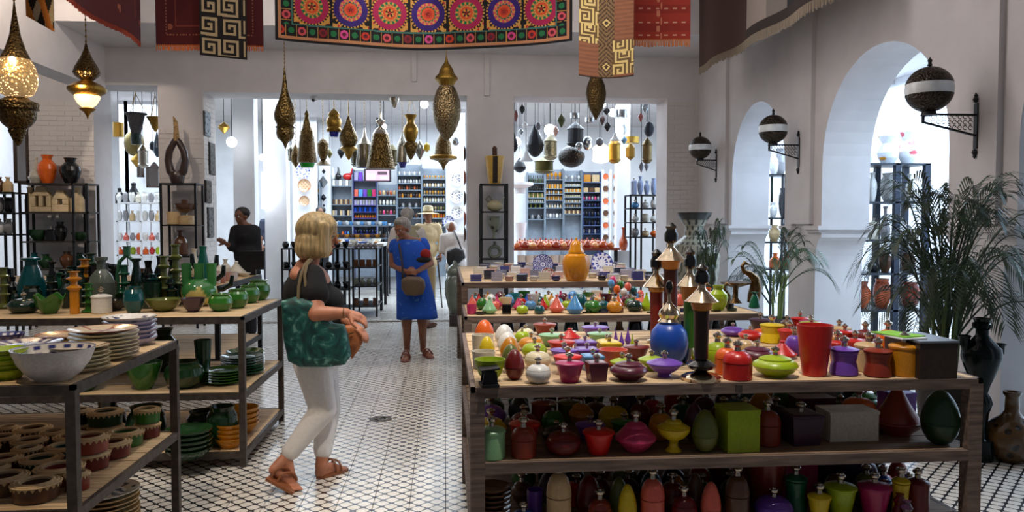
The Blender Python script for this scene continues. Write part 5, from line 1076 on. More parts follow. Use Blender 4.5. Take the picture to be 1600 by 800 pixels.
# dark candelabrum vase and brown jug on the floor at right
q = G(1543, 724, 0); CG = mat('glaze', (8,18,18), spec=.2); s = dep(q)/F; t = thing('candelabrum_vase', 'tall black green candelabrum vase with side cups, on the floor right of the pot table', 'vase', (q.x, q.y+.08, 0)); s = dep(t.location)/F
obj('body', lathe_me([(a*s, b*s) for a, b in ((0,0),(19,0),(20,4),(20,32),(12,36),(10,50),(12,74),(17,90),(15,98),(10,106),(13,118),(24,145),(29,162),(27,176),(15,188),(9,196),(9,204),(14,208),(14,214),(11,216),(14,222),(12,222),(8,210),(0,205))], 30), CG, t)
for sx, h0 in ((-1, 172), (1, 158)):
    obj('side_cup', MB().tube([(sx*18*s,0,(h0-8)*s),(sx*27*s,0,(h0+2)*s),(sx*29*s,0,(h0+10)*s)], [6*s,5*s,6*s], 12).lathe([(0,(h0+8)*s),(7*s,(h0+8)*s),(8*s,(h0+20)*s),(10*s,(h0+23)*s),(8*s,(h0+24)*s),(6*s,(h0+14)*s),(0,(h0+13)*s)], (sx*29*s,0,0), 20).me(True), CG, t)
q = G(1606, 730, 0); t = thing('jug', 'brown glazed round jug cut by the right edge on the floor', 'jug', (q.x, q.y+.15, 0)); s = dep(t.location)/F
obj('body', lathe_me([(a*s, b*s) for a, b in ((0,0),(22,0),(36,14),(40,36),(34,56),(16,70),(10,78),(10,100),(13,104),(13,108),(8,108),(7,90),(0,86))], 34), mat('glaze', (84,58,26), perf=14), t)
# grey green vase at the aisle corner of the upper tier
tag(obj('step_block', MB().box(P(702,400,11.6).x, 11.6, 0, P(731,400,11.6).x, 12.1, .17).me(), mat('wood', (52,38,34))), 'low dark wooden step under the grey green amphora in the aisle', 'step')
traced('amphora', 'grey green glazed amphora on the low dark step beside the aisle', 'vase', 711, 11.85, [('body', mat('glaze', C['greygreen']), [(8,487),(11,478),(16,456),(16,438),(11,428),(12,424)]), ('lid', mat('glaze', C['greygreen']), [(14,424),(14,420),(10,414),(4,410),(3,406),(1,404)])], zb=.17)
# ================================================================ SHELVES AT THE BACK WALL OF THE HALL
def frame_shelf(name, label, px0, px1, pys, Y, dpt, m=BLK, post=.03, board=None, foot=0, mids=(), floor_to=True, cat='shelf'):
    """open metal-framed shelf: uprights at the pixel columns, boards at the pixel rows (top first)"""
    x0, x1 = P(px0, 350, Y).x, P(px1, 350, Y).x; zs = [P((px0+px1)/2, py, Y).z for py in pys]; t = thing(name, label, cat, (0,0,0))
    up = MB().box(-post/2,-post/2,0,post/2,post/2,1).me()
    for x in [x0, x1]+[P(q, 350, Y).x for q in mids]:
        for y in (Y, Y+dpt): obj('upright', up, m, t, (x, y, 0), (1, 1, zs[0]))
    for z in zs: obj('shelf_board', MB().box(x0-post/2, Y-post/2, z-.022, x1+post/2, Y+dpt+post/2, z).me(), board or m, t)
    return t, zs, x0, x1
def item(shape, px, z, Y, wpx, hpx, col, label, kind='glaze', group=None, small=True, **k):
    p = P(px, 350, Y); s = dep(p)/F; return pot(shape, (p.x, Y, z), wpx/2*s, hpx*s, col, label, group=group, kind=kind, small=small, **k)
Yq = BW-.48; t, zs, a, b_ = frame_shelf('metal_shelf', 'black metal shelf against the white brick pier at left, carrying beige vases', 32, 137, (286, 331, 377, 420), Yq, .36, mids=(115,), board=mat('iron', (70,66,62)))
yc = Yq+.18
item('taj', 59, zs[0], yc, 24, 42, 'ivory', 'dark-patterned pointed bottle with round black stopper on the left shelf top', kw={'perf': 26})
pot('vase', (P(76,350,yc).x, yc, zs[0]), .135, .42, 'orange', 'orange lidded urn between patterned bottle and black vase, left shelf top')
item('vase', 112, zs[0], yc, 31, 40, 'black', 'round black vase with flared lip at right of the left shelf top', small=False)
SND = mat('matte', (206,182,144))
for k, (px, wp, hp, hole) in enumerate([(48,15,38,0), (67,31,40,2), (97,25,34,1), (122,20,38,0)]):
    p = P(px, 350, yc); s = dep(p)/F; t = thing('sculpted_vase', ['narrow beige bottle at the left of the beige row','wide beige vase with two slots in the beige row','beige vase with a square hole in the beige row','beige vase at the right of the beige row'][k], 'vase', (p.x, yc, zs[1])); w2 = wp/2*s; H = hp*s
    if hole == 0: obj('body', MB().lathe([(0,0),(w2,0),(w2,H*.5),(w2*.5,H*.8),(w2*.5,H*.95),(w2*.65,H),(0,H)], (0,0,0), 20).me(True), SND, t)
    else:
        prof = [(-w2,0),(w2,0),(w2,H*.6),(w2*.45,H*.86),(w2*.45,H),(-w2*.45,H),(-w2*.45,H*.86),(-w2,H*.6)]
        m1 = MB(); hh = w2*.16 if hole == 2 else w2*.28; xs = (-w2*.36, w2*.36) if hole == 2 else (0,)
        # walls around real through-holes
        z0, z1 = (H*.2, H*.62) if hole == 2 else (H*.34, H*.58); xe = [-w2]+[v for x in xs for v in (x-hh, x+hh)]+[w2]
        m1.box(-w2,-.06,0,w2,.06,z0)
        for i in range(0, len(xe), 2): m1.box(xe[i],-.06,z0,xe[i+1],.06,z1)
        m1.prism([(-w2,z1),(w2,z1),(w2*.5,H*.84),(w2*.42,H),(-w2*.42,H),(-w2*.5,H*.84)], 'y', -.06, .06)
        o = obj('body', m1.me(), SND, t); bv = o.modifiers.new('b','BEVEL'); bv.width = .012; bv.segments = 2
for sh, px, wp, hp, c, lb in [('bowl',60,32,18,'darkgreen','dark green flared bowl, second shelf of the left unit'),('cyl',80,24,23,'black','black drum pot beside the flared bowl, left unit'),('vase',94,20,30,'black','black jug, middle of the left unit'),('bowl',125,26,14,'darkgreen','dark wide bowl at the right of the left unit')]: item(sh, px, zs[2], yc, wp, hp, c, lb)
for k, (px, wp, hp, c) in enumerate([(52,18,24,'teal'),(70,20,22,'darkgreen'),(104,22,26,'brown'),(124,18,24,'bottlegreen')]): item('vase', px, zs[3], yc, wp, hp, c, '%s vase on the lowest visible board of the left unit' % wordcol(c))
# pier shelf with looped sculpture
t, zs, a, b_ = frame_shelf('metal_shelf', 'slim black shelf against the second pier with a looped vase on top', 252, 306, (286, 351, 400), Yq, .34, mids=(), board=BLK)
s = dep(P(279,350,yc))/F; p = P(278, 350, yc); t = thing('looped_vase', 'tall dark brown looped vase with pale speckled pointed neck', 'vase', (p.x, yc, zs[0]))
DKB = mat('satin', (52,34,26)); 
obj('loop', MB().tube([(x*s,0,z*s) for x, z in [(0,6),(-10,20),(-13,36),(-11,50),(-4,64),(0,70)]], [7*s,6.5*s,5.5*s,5.5*s,5*s,4*s], 12).tube([(x*s,0,z*s) for x, z in [(0,6),(10,20),(13,36),(11,50),(4,64),(0,70)]], [7*s,6.5*s,5.5*s,5.5*s,5*s,4*s], 12).lathe([(0,0),(9*s,0),(12*s,12*s),(9*s,18*s),(0,19*s)], (0,0,0), 16).me(True), DKB, t)
obj('neck', MB().tube([(0,0,66*s),(0,0,84*s),(-1*s,0,96*s),(-4*s,0,104*s)], [5*s,3.6*s,3.2*s,.8*s], 12).me(True), mat('matte', (160,126,80), perf=40), t)
for sh, px, wp, hp, c, lb, z in [('bowl',290,36,18,'brown','brown carved dish on the pier shelf upper board',1),('cup',289,12,30,'brown','small dark cup above the carved dish',1),('cup',271,22,20,'sand','pale tapered cup at left of the pier shelf',1),('cyl',292,26,19,'sand','sand drum under the carved dish',1),('bottle',282,22,40,'brown','brown long-necked bottle on the lower pier shelf',2)]:
    if lb.startswith('brown carved'): 
        q = P(px,350,yc); pot('bowl',(q.x,yc+.02,zs[1]+19*s),wp/2*s,14*s,'brown',lb,small=True)
    elif lb.startswith('small dark'): q = P(px,350,yc); pot('cup',(q.x,yc+.02,zs[1]+19*s+6*s),6*s,14*s,'brown',lb,small=True)
    else: item(sh, px, zs[z], yc, wp, hp, c, lb)
# pillar shelf in the middle
t, zs, a, b_ = frame_shelf('metal_shelf', 'narrow black shelf on the middle pier below a yellow vase', 752, 792, (287, 330, 373, 404), Yq, .3, board=BLK, post=.04)
p = P(773, 350, yc); t = thing('tapered_vase', 'yellow flared vase with dark speckled band and knob lid, on the middle shelf', 'vase', (p.x, yc, zs[0]))
obj('body', lathe_me([(0,0),(10*s,0),(13*s,20*s),(16*s,44*s),(16*s,45*s),(0,46*s)], 28), mat('satin', (204,162,74)), t)
obj('lid_knob', lathe_me([(0,46*s),(4*s,46*s),(4*s,58*s),(2*s,61*s),(0,61*s)], 14), mat('matte', (74,42,30)), t)
obj('band', MB().prism([(-10.2*s,2*s),(-13.4*s,22*s),(-16.4*s,44*s),(-16.8*s,44*s),(-14*s,22*s),(-10.9*s,2*s)], 'x', -4*s, 4*s).me(), mat('matte', (46,34,24), perf=60), t)
GY = mat('satin', (120,122,106))
t = thing('teapot', 'grey and cream flattened teapot on the middle shelf top board', 'teapot', (p.x, yc, zs[1])); obj('body', MB().ell((0,0,9*s),(13*s,8*s,9*s),16,10).me(True), mat('satin',(176,166,130)), t); obj('handle', MB().tube([(-9*s,0,14*s),(-15*s,0,20*s),(-9*s,0,25*s),(-4*s,0,18*s)],1.6*s,8).me(True), GY, t); obj('spout', MB().tube([(9*s,0,12*s),(15*s,0,24*s)],[3*s,1.5*s],8).me(True), GY, t)
t = thing('pierced_goblet', 'grey pierced goblet vase on the middle shelf second board', 'vase', (p.x, yc, zs[2])); obj('body', lathe_me([(0,0),(5*s,0),(3*s,6*s),(5*s,12*s),(10*s,22*s),(11*s,36*s),(10*s,36*s),(0,20*s)], 24), mat('satin', (124,128,112), perf=9), t)
t = thing('ring_vase', 'grey ring-shaped vase on the middle shelf lowest board', 'vase', (p.x, yc, zs[3])); obj('ring', MB().tube([(math.cos(q)*9*s,0,10*s+math.sin(q)*9*s) for q in [i*PI/8 for i in range(17)]], 3*s, 10).me(True), GY, t); obj('neck', MB().tube([(0,0,18*s),(0,0,27*s)],[3*s,2.4*s],10).me(True), GY, t)
# framed plates on the brick return of the second pier, tiles
XJ = p1r+.02
for k, (px, y0, y1, c, lb) in enumerate([(331,176,212,(150,160,170),'painted tile panel with figures, topmost on the pier return'),(352,224,272,(92,88,84),'dark tile panel with yellow mark behind the pier'),(331,283,316,(96,88,80),'small carved plaque in the middle of the pier return'),(340,325,370,(110,108,108),'long grey carved plaque, lowest on the pier return')]):
    Yp = 12.35 + (.22 if k == 1 else 0)+(.1 if k == 3 else 0); pa = PX(px, y0, XJ); z0_, z1_ = P(px, y1, Yp).z, P(px, y0, Yp).z
    t = thing('wall_plaque', lb, 'plaque', (XJ-.02, Yp, z0_)); obj('panel', MB().box(0,-.13,0,.03,.13,z1_-z0_).me(), mat('matte', c, perf=14), t); obj('border', MB().box(0,-.14,-.01,.02,.14,.012).box(0,-.14,z1_-z0_-.012,.02,.14,z1_-z0_+.01).box(0,-.15,-.01,.02,-.125,z1_-z0_+.01).box(0,.125,-.01,.02,.15,z1_-z0_+.01).me(), BLK, t)
# ================================================================ BACK ROOM
GLS = mat('satin', (110,122,134)); SHB = mat('satin', (96,108,122)); CCC = {k: mat('glaze', v) for k, v in C.items()}
def goods(name, label, px0, px1, Y, rows, frame=GLS, dpt=.3, back=None):
    zs = [P(0, py, Y).z for py in [r[0] for r in rows]]; x0, x1 = P(px0, 350, Y).x, P(px1, 350, Y).x; t = thing(name, label, 'shelf', (0,0,0)); top = P(0, rows[0][0]-18, Y).z
    obj('side_panel', MB().box(x0-.02, Y-.02, 0, x0, Y+dpt, top).me(), frame, t); obj('side_panel', MB().box(x1, Y-.02, 0, x1+.02, Y+dpt, top).me(), frame, t)
    if back: obj('back_panel', MB().box(x0, Y+dpt, .3, x1, Y+dpt+.015, top).me(), back, t)
    for z in zs: obj('shelf_board', MB().box(x0, Y-.02, z-.02, x1, Y+dpt, z).me(), frame, t)
    s = dep(((x0+x1)/2, Y, 1.5))/F
    for ri, (row_, z) in enumerate(zip(rows, zs)):
        py, sh, n, hp, cols, desc = row_
        for i in range(n):
            x = x0+(x1-x0)*(i+.5)/n; w2 = min((x1-x0)/n*.42, .09); c = cols[(i*7+ri) % len(cols)] if len(cols) > 1 else cols[0]
            if sh == 'box': o = obj('carton', unit('box', 'body'), CCC[c], None, (x, Y+.1, z), (w2, .06, hp*s))
            else:
                k = (sh, 'joined8'); d = SHP[sh]
                if k not in UM: UM[k] = lathe_me(d[3][:-1]+(d[4][1:] if d[4] else d[3][-1:]), 8)
                o = obj(desc.split()[-1].rstrip('s') if sh != 'box' else 'carton', UM[k], CCC[c], None, (x, Y+.1, z), (w2, w2, hp*s))
            tag(o, '%s %s, %s from left, board %s, %s' % (wordcol(c), {'glasses': 'glass', 'boxes': 'box'}.get(desc.split()[-1], desc.split()[-1].rstrip('s')), ORD[i], ORD[ri], label.split(',')[0]), desc.split()[-1].rstrip('s'), '%s on the %s, board %d' % (desc, label.split(',')[0], ri+1))
    return t
YB = 18.15; BP = mat('satin', (150,160,172))
goods('wall_shelf', 'grey shelf left of the violet cartons, far wall', 519, 550, YB, [(288,'box',6,10,['white','grey'],'striped pale cartons'),(318,'cup',8,8,['sand','brown'],'small wooden cups'),(336,'box',8,9,['grey','black','sand'],'dark small boxes'),(352,'jug',5,7,['white','black'],'low bowls'),(372,'ball',7,10,['blue','orange','black','skyblue'],'coloured round pots')], back=BP)
goods('wall_shelf', 'violet and blue carton shelf, far wall', 553, 588, YB, [(279,'box',5,14,['lilac','purple'],'lilac cartons'),(305,'box',5,12,['purple','coral','green','skyblue','pink'],'bright tall cartons'),(319,'box',8,9,['lilac','grey'],'lilac tins'),(330,'box',9,8,['navy','blue'],'navy tins'),(340,'ball',9,5,['orange','amber'],'orange little pots'),(352,'ball',9,6,['skyblue','yellow','blue'],'blue little pots'),(366,'bottle',8,9,['navy','black'],'dark bottles')], frame=mat('satin', (60,60,110)), back=BP)
goods('wall_shelf', 'pale bowl shelf under the screen, far wall', 591, 619, YB, [(303,'ball',5,8,['terracotta','sand','brown'],'small tan pots'),(319,'jug',5,8,['white','ivory'],'white bowls'),(335,'ball',5,8,['brown','pink'],'mauve jars'),(352,'plate',4,3,['skyblue','white'],'blue plates'),(368,'jug',5,6,['grey','black'],'grey bowls')], back=BP)
goods('wall_shelf', 'black and silver teapot shelf, far wall', 622, 658, YB, [(270,'ball',9,6,['white','grey'],'clear glasses'),(283,'ball',8,6,['grey','white'],'silver pots'),(294,'jug',9,6,['brown','black','terracotta'],'dark teapots'),(307,'ball',8,7,['brown','amber','black'],'bronze pots'),(323,'jug',7,7,['black','grey'],'black pots'),(340,'jug',7,7,['brown','black'],'brown pots')], back=BP)
goods('wall_shelf', 'gold glass shelf, far wall', 661, 696, YB, [(276,'goblet',8,6,['amber','sand'],'gold-rimmed goblets'),(289,'ball',8,6,['white','sand'],'pale glasses'),(302,'goblet',8,7,['sand','amber'],'gold goblets'),(314,'ball',8,7,['white','cream'],'cream cups'),(328,'goblet',8,7,['sand','olive'],'green gold glasses'),(340,'cup',8,6,['amber','orange'],'amber cups'),(354,'goblet',8,7,['sand'],'sand goblets')], back=BP)
goods('wall_shelf', 'black bottle shelf at left, far wall', 825, 850, YB, [(282,'bottle',7,12,['black','darkgreen'],'dark green bottles'),(295,'bottle',7,8,['black'],'black bottles'),(306,'cup',7,7,['sand','olive'],'brass beakers'),(314,'ball',8,5,['cream','white'],'cream jars'),(323,'cup',7,7,['black','olive'],'dark beakers'),(342,'jug',5,7,['grey','black'],'grey jugs')], back=BP)
goods('wall_shelf', 'gold goblet shelf, far wall right opening', 853, 879, YB, [(276,'goblet',4,12,['amber'],'tall gold goblets'),(291,'cup',6,7,['amber','sand'],'gold beakers'),(300,'ball',7,6,['amber','white'],'gold tea lights'),(310,'cup',7,6,['sand','amber'],'brass cups'),(323,'taj',6,7,['white','sand'],'little white tajines'),(340,'jug',5,7,['white','grey'],'white jugs')], back=BP)
goods('wall_shelf', 'white cup shelf, far wall right opening', 882, 908, YB, [(278,'goblet',5,9,['white','grey'],'white stars'),(287,'ball',9,4,['white','cream'],'white cups'),(297,'box',9,6,['amber','sand'],'gold little boxes'),(305,'ball',9,4,['cream'],'cream saucers'),(314,'ball',9,4,['white','sand'],'small white bowls'),(322,'ball',7,5,['sand','grey'],'sand bowls'),(333,'box',8,6,['sand','brown'],'small brown boxes')], back=BP)
goods('wall_shelf', 'dark blue shelf with tan boxes, far wall right opening', 911, 938, YB, [(280,'box',2,13,['amber','sand'],'tan wooden boxes'),(297,'box',3,8,['brown','sand'],'brown baskets'),(310,'ball',6,6,['pink','grey'],'rosy bowls'),(322,'ball',6,7,['black','navy'],'black bowls'),(338,'jug',6,8,['navy','black'],'navy jugs'),(352,'jug',6,7,['black','navy'],'dark jugs'),(366,'jug',6,7,['grey','navy'],'grey navy jugs')], frame=mat('satin', (70,90,130)), back=mat('satin', (60,72,96)))
goods('wall_shelf', 'shelf at the left brick edge, far wall', 490, 499, 17.6, [(300,'ball',3,7,['amber','white'],'mixed pots'),(320,'ball',3,7,['blue','white'],'blue pots'),(340,'ball',3,7,['grey','brown'],'grey pots')], back=BP)
# hanging strings of plates right of the blue shelf
Yh = 16.8
for px in (946, 962):
    for k in range(11):
        p = P(px, 276+k*9.5, Yh); s = dep(p)/F
        tag(obj('small_plate', unit('plate', 'body', 14), CCC[('terracotta','white','brown','ivory')[k % 4]], None, p, (5*s, 5*s, .015), (PI/2, 0, .3)), 'small %s plate, %s from top, %s column of the vertical plate rack' % (('terracotta','white','brown','ivory')[k % 4], ORD[k], 'left' if px < 950 else 'right'), 'plate', 'plates on the vertical racks by the wide column')
t = thing('plate_rack', 'pale vertical rack of little plates beside the wide column', 'rack', (0,0,0)); 
for px in (942, 954, 967): p = P(px, 300, Yh+.05); obj('upright', MB().box(p.x-.02, p.y, 0, p.x+.02, p.y+.04, 2.75).me(), PLW, t)
# right black shelf with blue-white vases
t, zs, a, b_ = frame_shelf('metal_shelf', 'black shelf with blue and white vases at the right jamb of the right opening', 985, 1030, (304, 325, 347, 370), 13.3, .4, mids=(1002,), board=BLK)
YV = 13.5; f_bw = mat('glaze', (150,164,200), perf=22)
for k, px in enumerate((990, 1000, 1010, 1021)): item(('cyl','vase','vase','jug')[k], px, zs[0], YV, 9.5, (27,29,22,26)[k], f_bw, ['blue and white square jar, leftmost on the jamb shelf','blue and white tall vase, second on the jamb shelf','blue and white round vase, third on the jamb shelf','blue and white jug, rightmost on the jamb shelf'][k])
for r_, (zz, c) in enumerate(((1, ('skyblue','white','white')), (2, ('white','ivory','white')), (3, ('grey','sand','orange')))):
    for k, px in enumerate((992, 1008, 1022)): item(('ball','squat','jug')[(k+r_) % 3], px, zs[zz], YV, 13, 13, c[k], '%s pot on the %s board of the jamb shelf, %s' % (c[k], ('second','third','lowest')[r_], ('left','middle','right')[k]))
# white fountain
traced('fountain', 'white tiered stone fountain behind the left jamb of the right opening', 'fountain', 813, 15.0, [('base', PLW, [(12,500),(12,470),(7,460),(7,400),(10,375)]), ('lower_basin', PLW, [(8,330),(9,322),(20,317),(20,313),(6,312)]), ('upper_basin', PLW, [(5,312),(6,300),(8,292),(13,290),(13,287),(4,286)]), ('finial', PLW, [(4,286),(6,278),(3,272),(1,262)])], zb=0)
obj('pedestal', lathe_me([(.06,0),(.05,.6),(.09,.7)], 14), PLW, bpy.data.objects['fountain'], (0,0,.2))
# tiled counter with terracotta tajines
ZC = 1.13; xa, xb = P(790, 387, 13.25).x, P(968, 387, 13.25).x
t = thing('counter_table', 'long table with a copper-red edge crowded with terracotta tajines, in the back room', 'table', (0,0,0))
obj('tabletop', MB().box(xa, 13.2, ZC-.04, xb, 14.6, ZC).me(), mat('satin', (150,60,30)), t)
for x in (xa+.06, xb-.06):
    for y in (13.28, 14.5): obj('leg', MB().box(x-.03,y-.03,0,x+.03,y+.03,ZC-.04).me(), BLK, t)
for q in range(4):
    for k in range(13):
        px = 808+k*12.2+q*4; Y = 13.35+q*.33; p = P(px, 387, Y); 
        if p.x > xb-.1: continue
        r_ = .065+.012*((k+q) % 3); tag(obj('tajine', unit_j := (UM.get('tjf') or UM.setdefault('tjf', lathe_me(SHP['tajflat'][3][:-1]+SHP['tajflat'][4][1:], 18))), mat('glaze', ((214,120,64),(196,90,48),(232,160,100),(170,70,40))[(k*3+q) % 4]), None, (p.x, Y, ZC), (r_, r_, .13+.03*((k+q) % 2))), 'glazed terracotta tajine, %s from left in row %s, back room table' % (ORD[k], ('one','two','three','four')[q]), 'tajine', 'terracotta tajines, row %s of the back room table' % ('one','two','three','four')[q])
item('amph', 973, 0, 13.6, 12, 36, 'terracotta', 'x') if False else None
p = P(974, 392, 13.7); t = thing('pedestal', 'white pedestal under the tan long-necked vase', 'pedestal', (p.x, 13.7, 0)); obj('block', MB().box(-.12,-.12,0,.12,.12,ZC-.06).me(), PLW, t); pot('amph', (p.x, 13.7, ZC-.06), .08, .42, 'terracotta', 'tan long-necked vase beside the tajine table, before the wide column', small=True)
# counter with white ware behind the two women
ZD = 1.2; xa, xb = P(455, 385, 14.0).x, P(600, 385, 14.0).x
t = thing('counter_table', 'long black-framed table covered with white ware, behind the blonde woman', 'table', (0,0,0)); obj('tabletop', MB().box(xa, 13.9, ZD-.05, xb, 15.0, ZD).me(), mat('satin', (214,214,210)), t)
for x in (xa+.05, (xa+xb)/2, xb-.05):
    for y in (13.95, 14.9): obj('leg', MB().box(x-.025,y-.025,0,x+.025,y+.025,ZD-.05).me(), BLK, t)
for q in range(3):
    for k in range(11):
        px = 462+k*13+q*5; Y = 14.05+q*.32; p = P(px, 380, Y)
        if p.x > xb-.1: continue
        c = ('white','ivory','blue','white','grey','amber')[(k+q*2) % 6]; tag(obj('dish', unit('bowl' if (k+q) % 2 else 'plate', 'body', 14), CCC[c], None, (p.x, Y, ZD), (.09, .09, .07 if (k+q) % 2 else .03)), '%s dish on the white ware table, %s from left in row %s' % (wordcol(c), ORD[k], ('one','two','three')[q]), 'dish', '%s dishes of row %s on the white ware table' % (wordcol(c), ('one','two','three')[q]))
# tall display of glass trays behind it
t, zs, a, b_ = frame_shelf('metal_shelf', 'dark stand of glass and silver trays in front of the far shelves', 520, 605, (352, 372), 16.6, .6, board=SHB, mids=(596,))
for k in range(14): item(('bowl','plate','ball')[k % 3], 526+k*5.9, zs[0], 16.75, 9, 6, ('white','skyblue','grey')[k % 3], '%s glass dish on the upper board of the tray stand' % ('white','skyblue','grey')[k % 3], small=2, group='glass dishes on the tray stand') if False else tag(obj('glass_dish', unit('bowl', 'body', 10), CCC[('white','skyblue','grey')[k % 3]], None, (P(526+k*5.7,350,16.75).x, 16.75, zs[0]), (.07,.07,.08)), '%s glass dish on the tray stand upper board, %s from left' % (('white','pale blue','grey')[k % 3], ORD[k]), 'dish', '%s glass dishes on the tray stand' % ('white','pale blue','grey')[k % 3])
for k in range(10): tag(obj('glass_dish', unit('bowl', 'body', 10), CCC[('amber','brown')[k % 2]], None, (P(526+k*8,350,16.75).x, 16.75, zs[1]), (.08,.08,.08)), '%s bowl on the tray stand lower board, %s from left' % (('amber','brown')[k % 2], ORD[k]), 'bowl', '%s bowls on the tray stand' % ('amber','brown')[k % 2])
# black shelf on the threshold
t, zs, a, b_ = frame_shelf('metal_shelf', 'low black shelf of dark boxes between the two women', 551, 588, (388, 417, 447, 478), 12.95, .9, mids=(), board=BLK)
for r_, n, c in ((0,5,'grey'),(1,4,'brown'),(2,4,'greygreen'),(3,3,'brown')):
    for k in range(n): 
        px = 556+k*(30/max(n-1,1)); item('jug' if r_ % 2 == 0 else 'box', px, zs[r_], 13.1, 8, 11 if r_ else 8, c, '%s %s on board %s of the low black shelf, %s from left' % (wordcol(c), 'jar' if r_ % 2 == 0 else 'box', ('one','two','three','four')[r_], ORD[k]), group='%s on board %s of the low black shelf' % ('jars' if r_ % 2 == 0 else 'boxes', ('one','two','three','four')[r_]), small=2)
t, zs, a, b_ = frame_shelf('metal_shelf', 'long low black shelf of glossy black ware, hidden behind the blonde woman', 440, 545, (388, 420, 452, 482), 13.2, .6, mids=(495,), board=BLK)
for r_ in range(3):
    for k in range(8): px = 446+k*13.4; item(('jug','bowl','ball')[k % 3], px, zs[r_], 13.4, 11, 10, 'black', 'glossy black pot on board %s of the long low shelf, %s from left' % (('one','two','three')[r_], ORD[k]), group='black pots on board %s of the long low shelf' % ('one','two','three')[r_], small=2)
# screen, pink-lit
p = P(590, 274, 17.4); s = dep(p)/F; t = thing('wall_screen', 'black-framed screen with a pink picture hanging over the far shelves', 'screen', p)
obj('frame', MB().box(-21*s,0,-10*s,21*s,.05,10*s).tube([(0,.03,10*s),(0,.03,3.92-p.z)], .02, 8).me(), BLK, t); obj('picture', MB().box(-18*s,-.006,-8*s,18*s,-.001,8*s).me(), emit((190,130,150), 1.0), t)
for k, (x0_, x1_, z0_, z1_, c) in enumerate([(-16,-4,-6,2,(240,220,225)),(0,15,1,6,(60,40,50)),(4,16,-6,-2,(220,170,190))]): obj('picture_block', MB().box(x0_*s,-.010,z0_*s,x1_*s,-.0065,z1_*s).me(), emit(c, 1.0), t)
# decor on the column and wall beside it
Yd = 17.9
for k, (px, py, r_, fn, lb) in enumerate([(474,268,11,f_rose2,'blue rimmed plate on the far left wall'),(476,290,10,f_tan,'amber and grey plate under the blue plate'),(476,314,8,f_tan,'small tan plate lowest on the far left wall')]): 
    p = P(px, py, 17.4); s = dep(p)/F; tag(obj('wall_plate', plate_me(fn, 10, 40), ATT, None, p, (r_*s, r_*s, .05), (PI/2, 0, 0)), lb, 'plate')
struct('wall_partition', MB().box(P(458,350,17.5).x, 17.5, 0, P(496,350,17.5).x, 17.6, 3.92).me(), PLW)
for k, (py, h, lb) in enumerate([(268,8,'small heart ornament, top of the narrow column'),(285,20,'silver diamond lantern plaque on the narrow column'),(309,12,'dark grape-shaped ornament on the narrow column'),(321,5,'tiny dark ornament low on the narrow column')]):
    p = P(506, py, 17.9); s = dep(p)/F; tag(obj('wall_ornament', MB().lathe([(0,-h/2*s),(h*.42*s,0),(h*.25*s,h*.2*s),(0,h/2*s)], (0,0,0), 6).me(), DK if k != 1 else SG, None, (p.x, 17.93-h*.42*s, p.z)), lb, 'ornament')
for px, py, c, lb in ((544,272,'red','red glossy gourd on the far shelf top'),(529,272,'black','black and white gourd on the far shelf top'),(520,272,'white','white gourd on the far shelf top')):
    zz = P(0,279,18.15).z; p = P(px, 280, 18.3); s = dep(p)/F; t = thing('gourd', lb, 'ornament', (p.x, 18.25, P(0, 278, 18.15).z)); obj('body', MB().ell((0,0,5*s),(8*s if c == 'red' else 5*s,5*s,5.5*s),14,8).tube([(2*s,0,7*s),(6*s,0,11*s),(7*s,0,18*s)] if c == 'red' else [(0,0,8*s),(1*s,0,14*s),(0,0,20*s)],[3*s,2*s,1*s],8).me(True), CCC[c], t)
# plates on the wide column by the bending man and on the jamb
for k, (py, w_) in enumerate([(281,10),(307,10.5),(332,10),(346,9)]):
    p = P(714 if k < 3 else 700, py, 15.96); s = dep(p)/F; tag(obj('wall_plate', plate_me(f_scribble if k < 3 else f_rose2, 10, 40), ATT, None, p, (w_*s, w_*s, .04), (PI/2, 0, 0)), ['white patterned plate highest on the column behind the bending man','white patterned plate, middle of the column','grey patterned plate, low on the column','blue ring plate left of the column plates'][k], 'plate')
for k, py in enumerate((240, 278, 310, 342, 366)):
    p = PX(729, py, p2l-.01); tag(obj('wall_plate', unit('plate', 'body', 24), CCC['terracotta' if k % 2 else 'brown'], None, (p2l-.012, BW+.3, P(729, py, BW+.3).z), (.13, .13, .03), (0, -PI/2, 0)), ['topmost','second','middle','fourth','lowest'][k]+' brown plate hung edge-on on the jamb right of the middle opening', 'plate')
# mirrors and left aisle
def mirror(px, py, wp, hp, Y, lb, fr=mat('wood', (60,42,34))):
    p = P(px, py, Y); s = dep(p)/F; t = thing('wall_mirror', lb, 'mirror', p); w_, h_ = wp/2*s, hp/2*s; f = .035
    obj('glass', MB().box(-w_+f,-.01,-h_+f,w_-f,0,h_-f).me(), mirrormat(), t)
    m_ = MB().box(-w_,-.03,-h_,w_,.0,-h_+f).box(-w_,-.03,h_-f,w_,0,h_).box(-w_,-.03,-h_,-w_+f,0,h_).box(w_-f,-.03,-h_,w_,0,h_).prism([(-w_*.5,h_),(w_*.5,h_),(w_*.2,h_+.06),(0,h_+.09),(-w_*.2,h_+.06)], 'y', -.03, 0); obj('frame', m_.me(), fr, t); return t
mirror(242, 277, 25, 33, 15.2, 'small dark carved mirror in the left opening')
mirror(220, 266, 10, 22, 15.4, 'narrow dark mirror left of the carved mirror in the left opening')
struct('wall_partition_left', MB().box(P(197,350,15.5).x, 15.5, 0, P(262,350,15.5).x, 15.6, 3.92).me(), PLW)
mirror(34, 243, 22, 86, BW-.0, 'tall wood-framed mirror at the left end of the brick pier')
t, zs, a, b_ = frame_shelf('metal_shelf', 'black shelf of dark vases in the left aisle behind the rack', -14, 22, (300, 332, 366), BW-.75, .35, board=BLK, mids=())
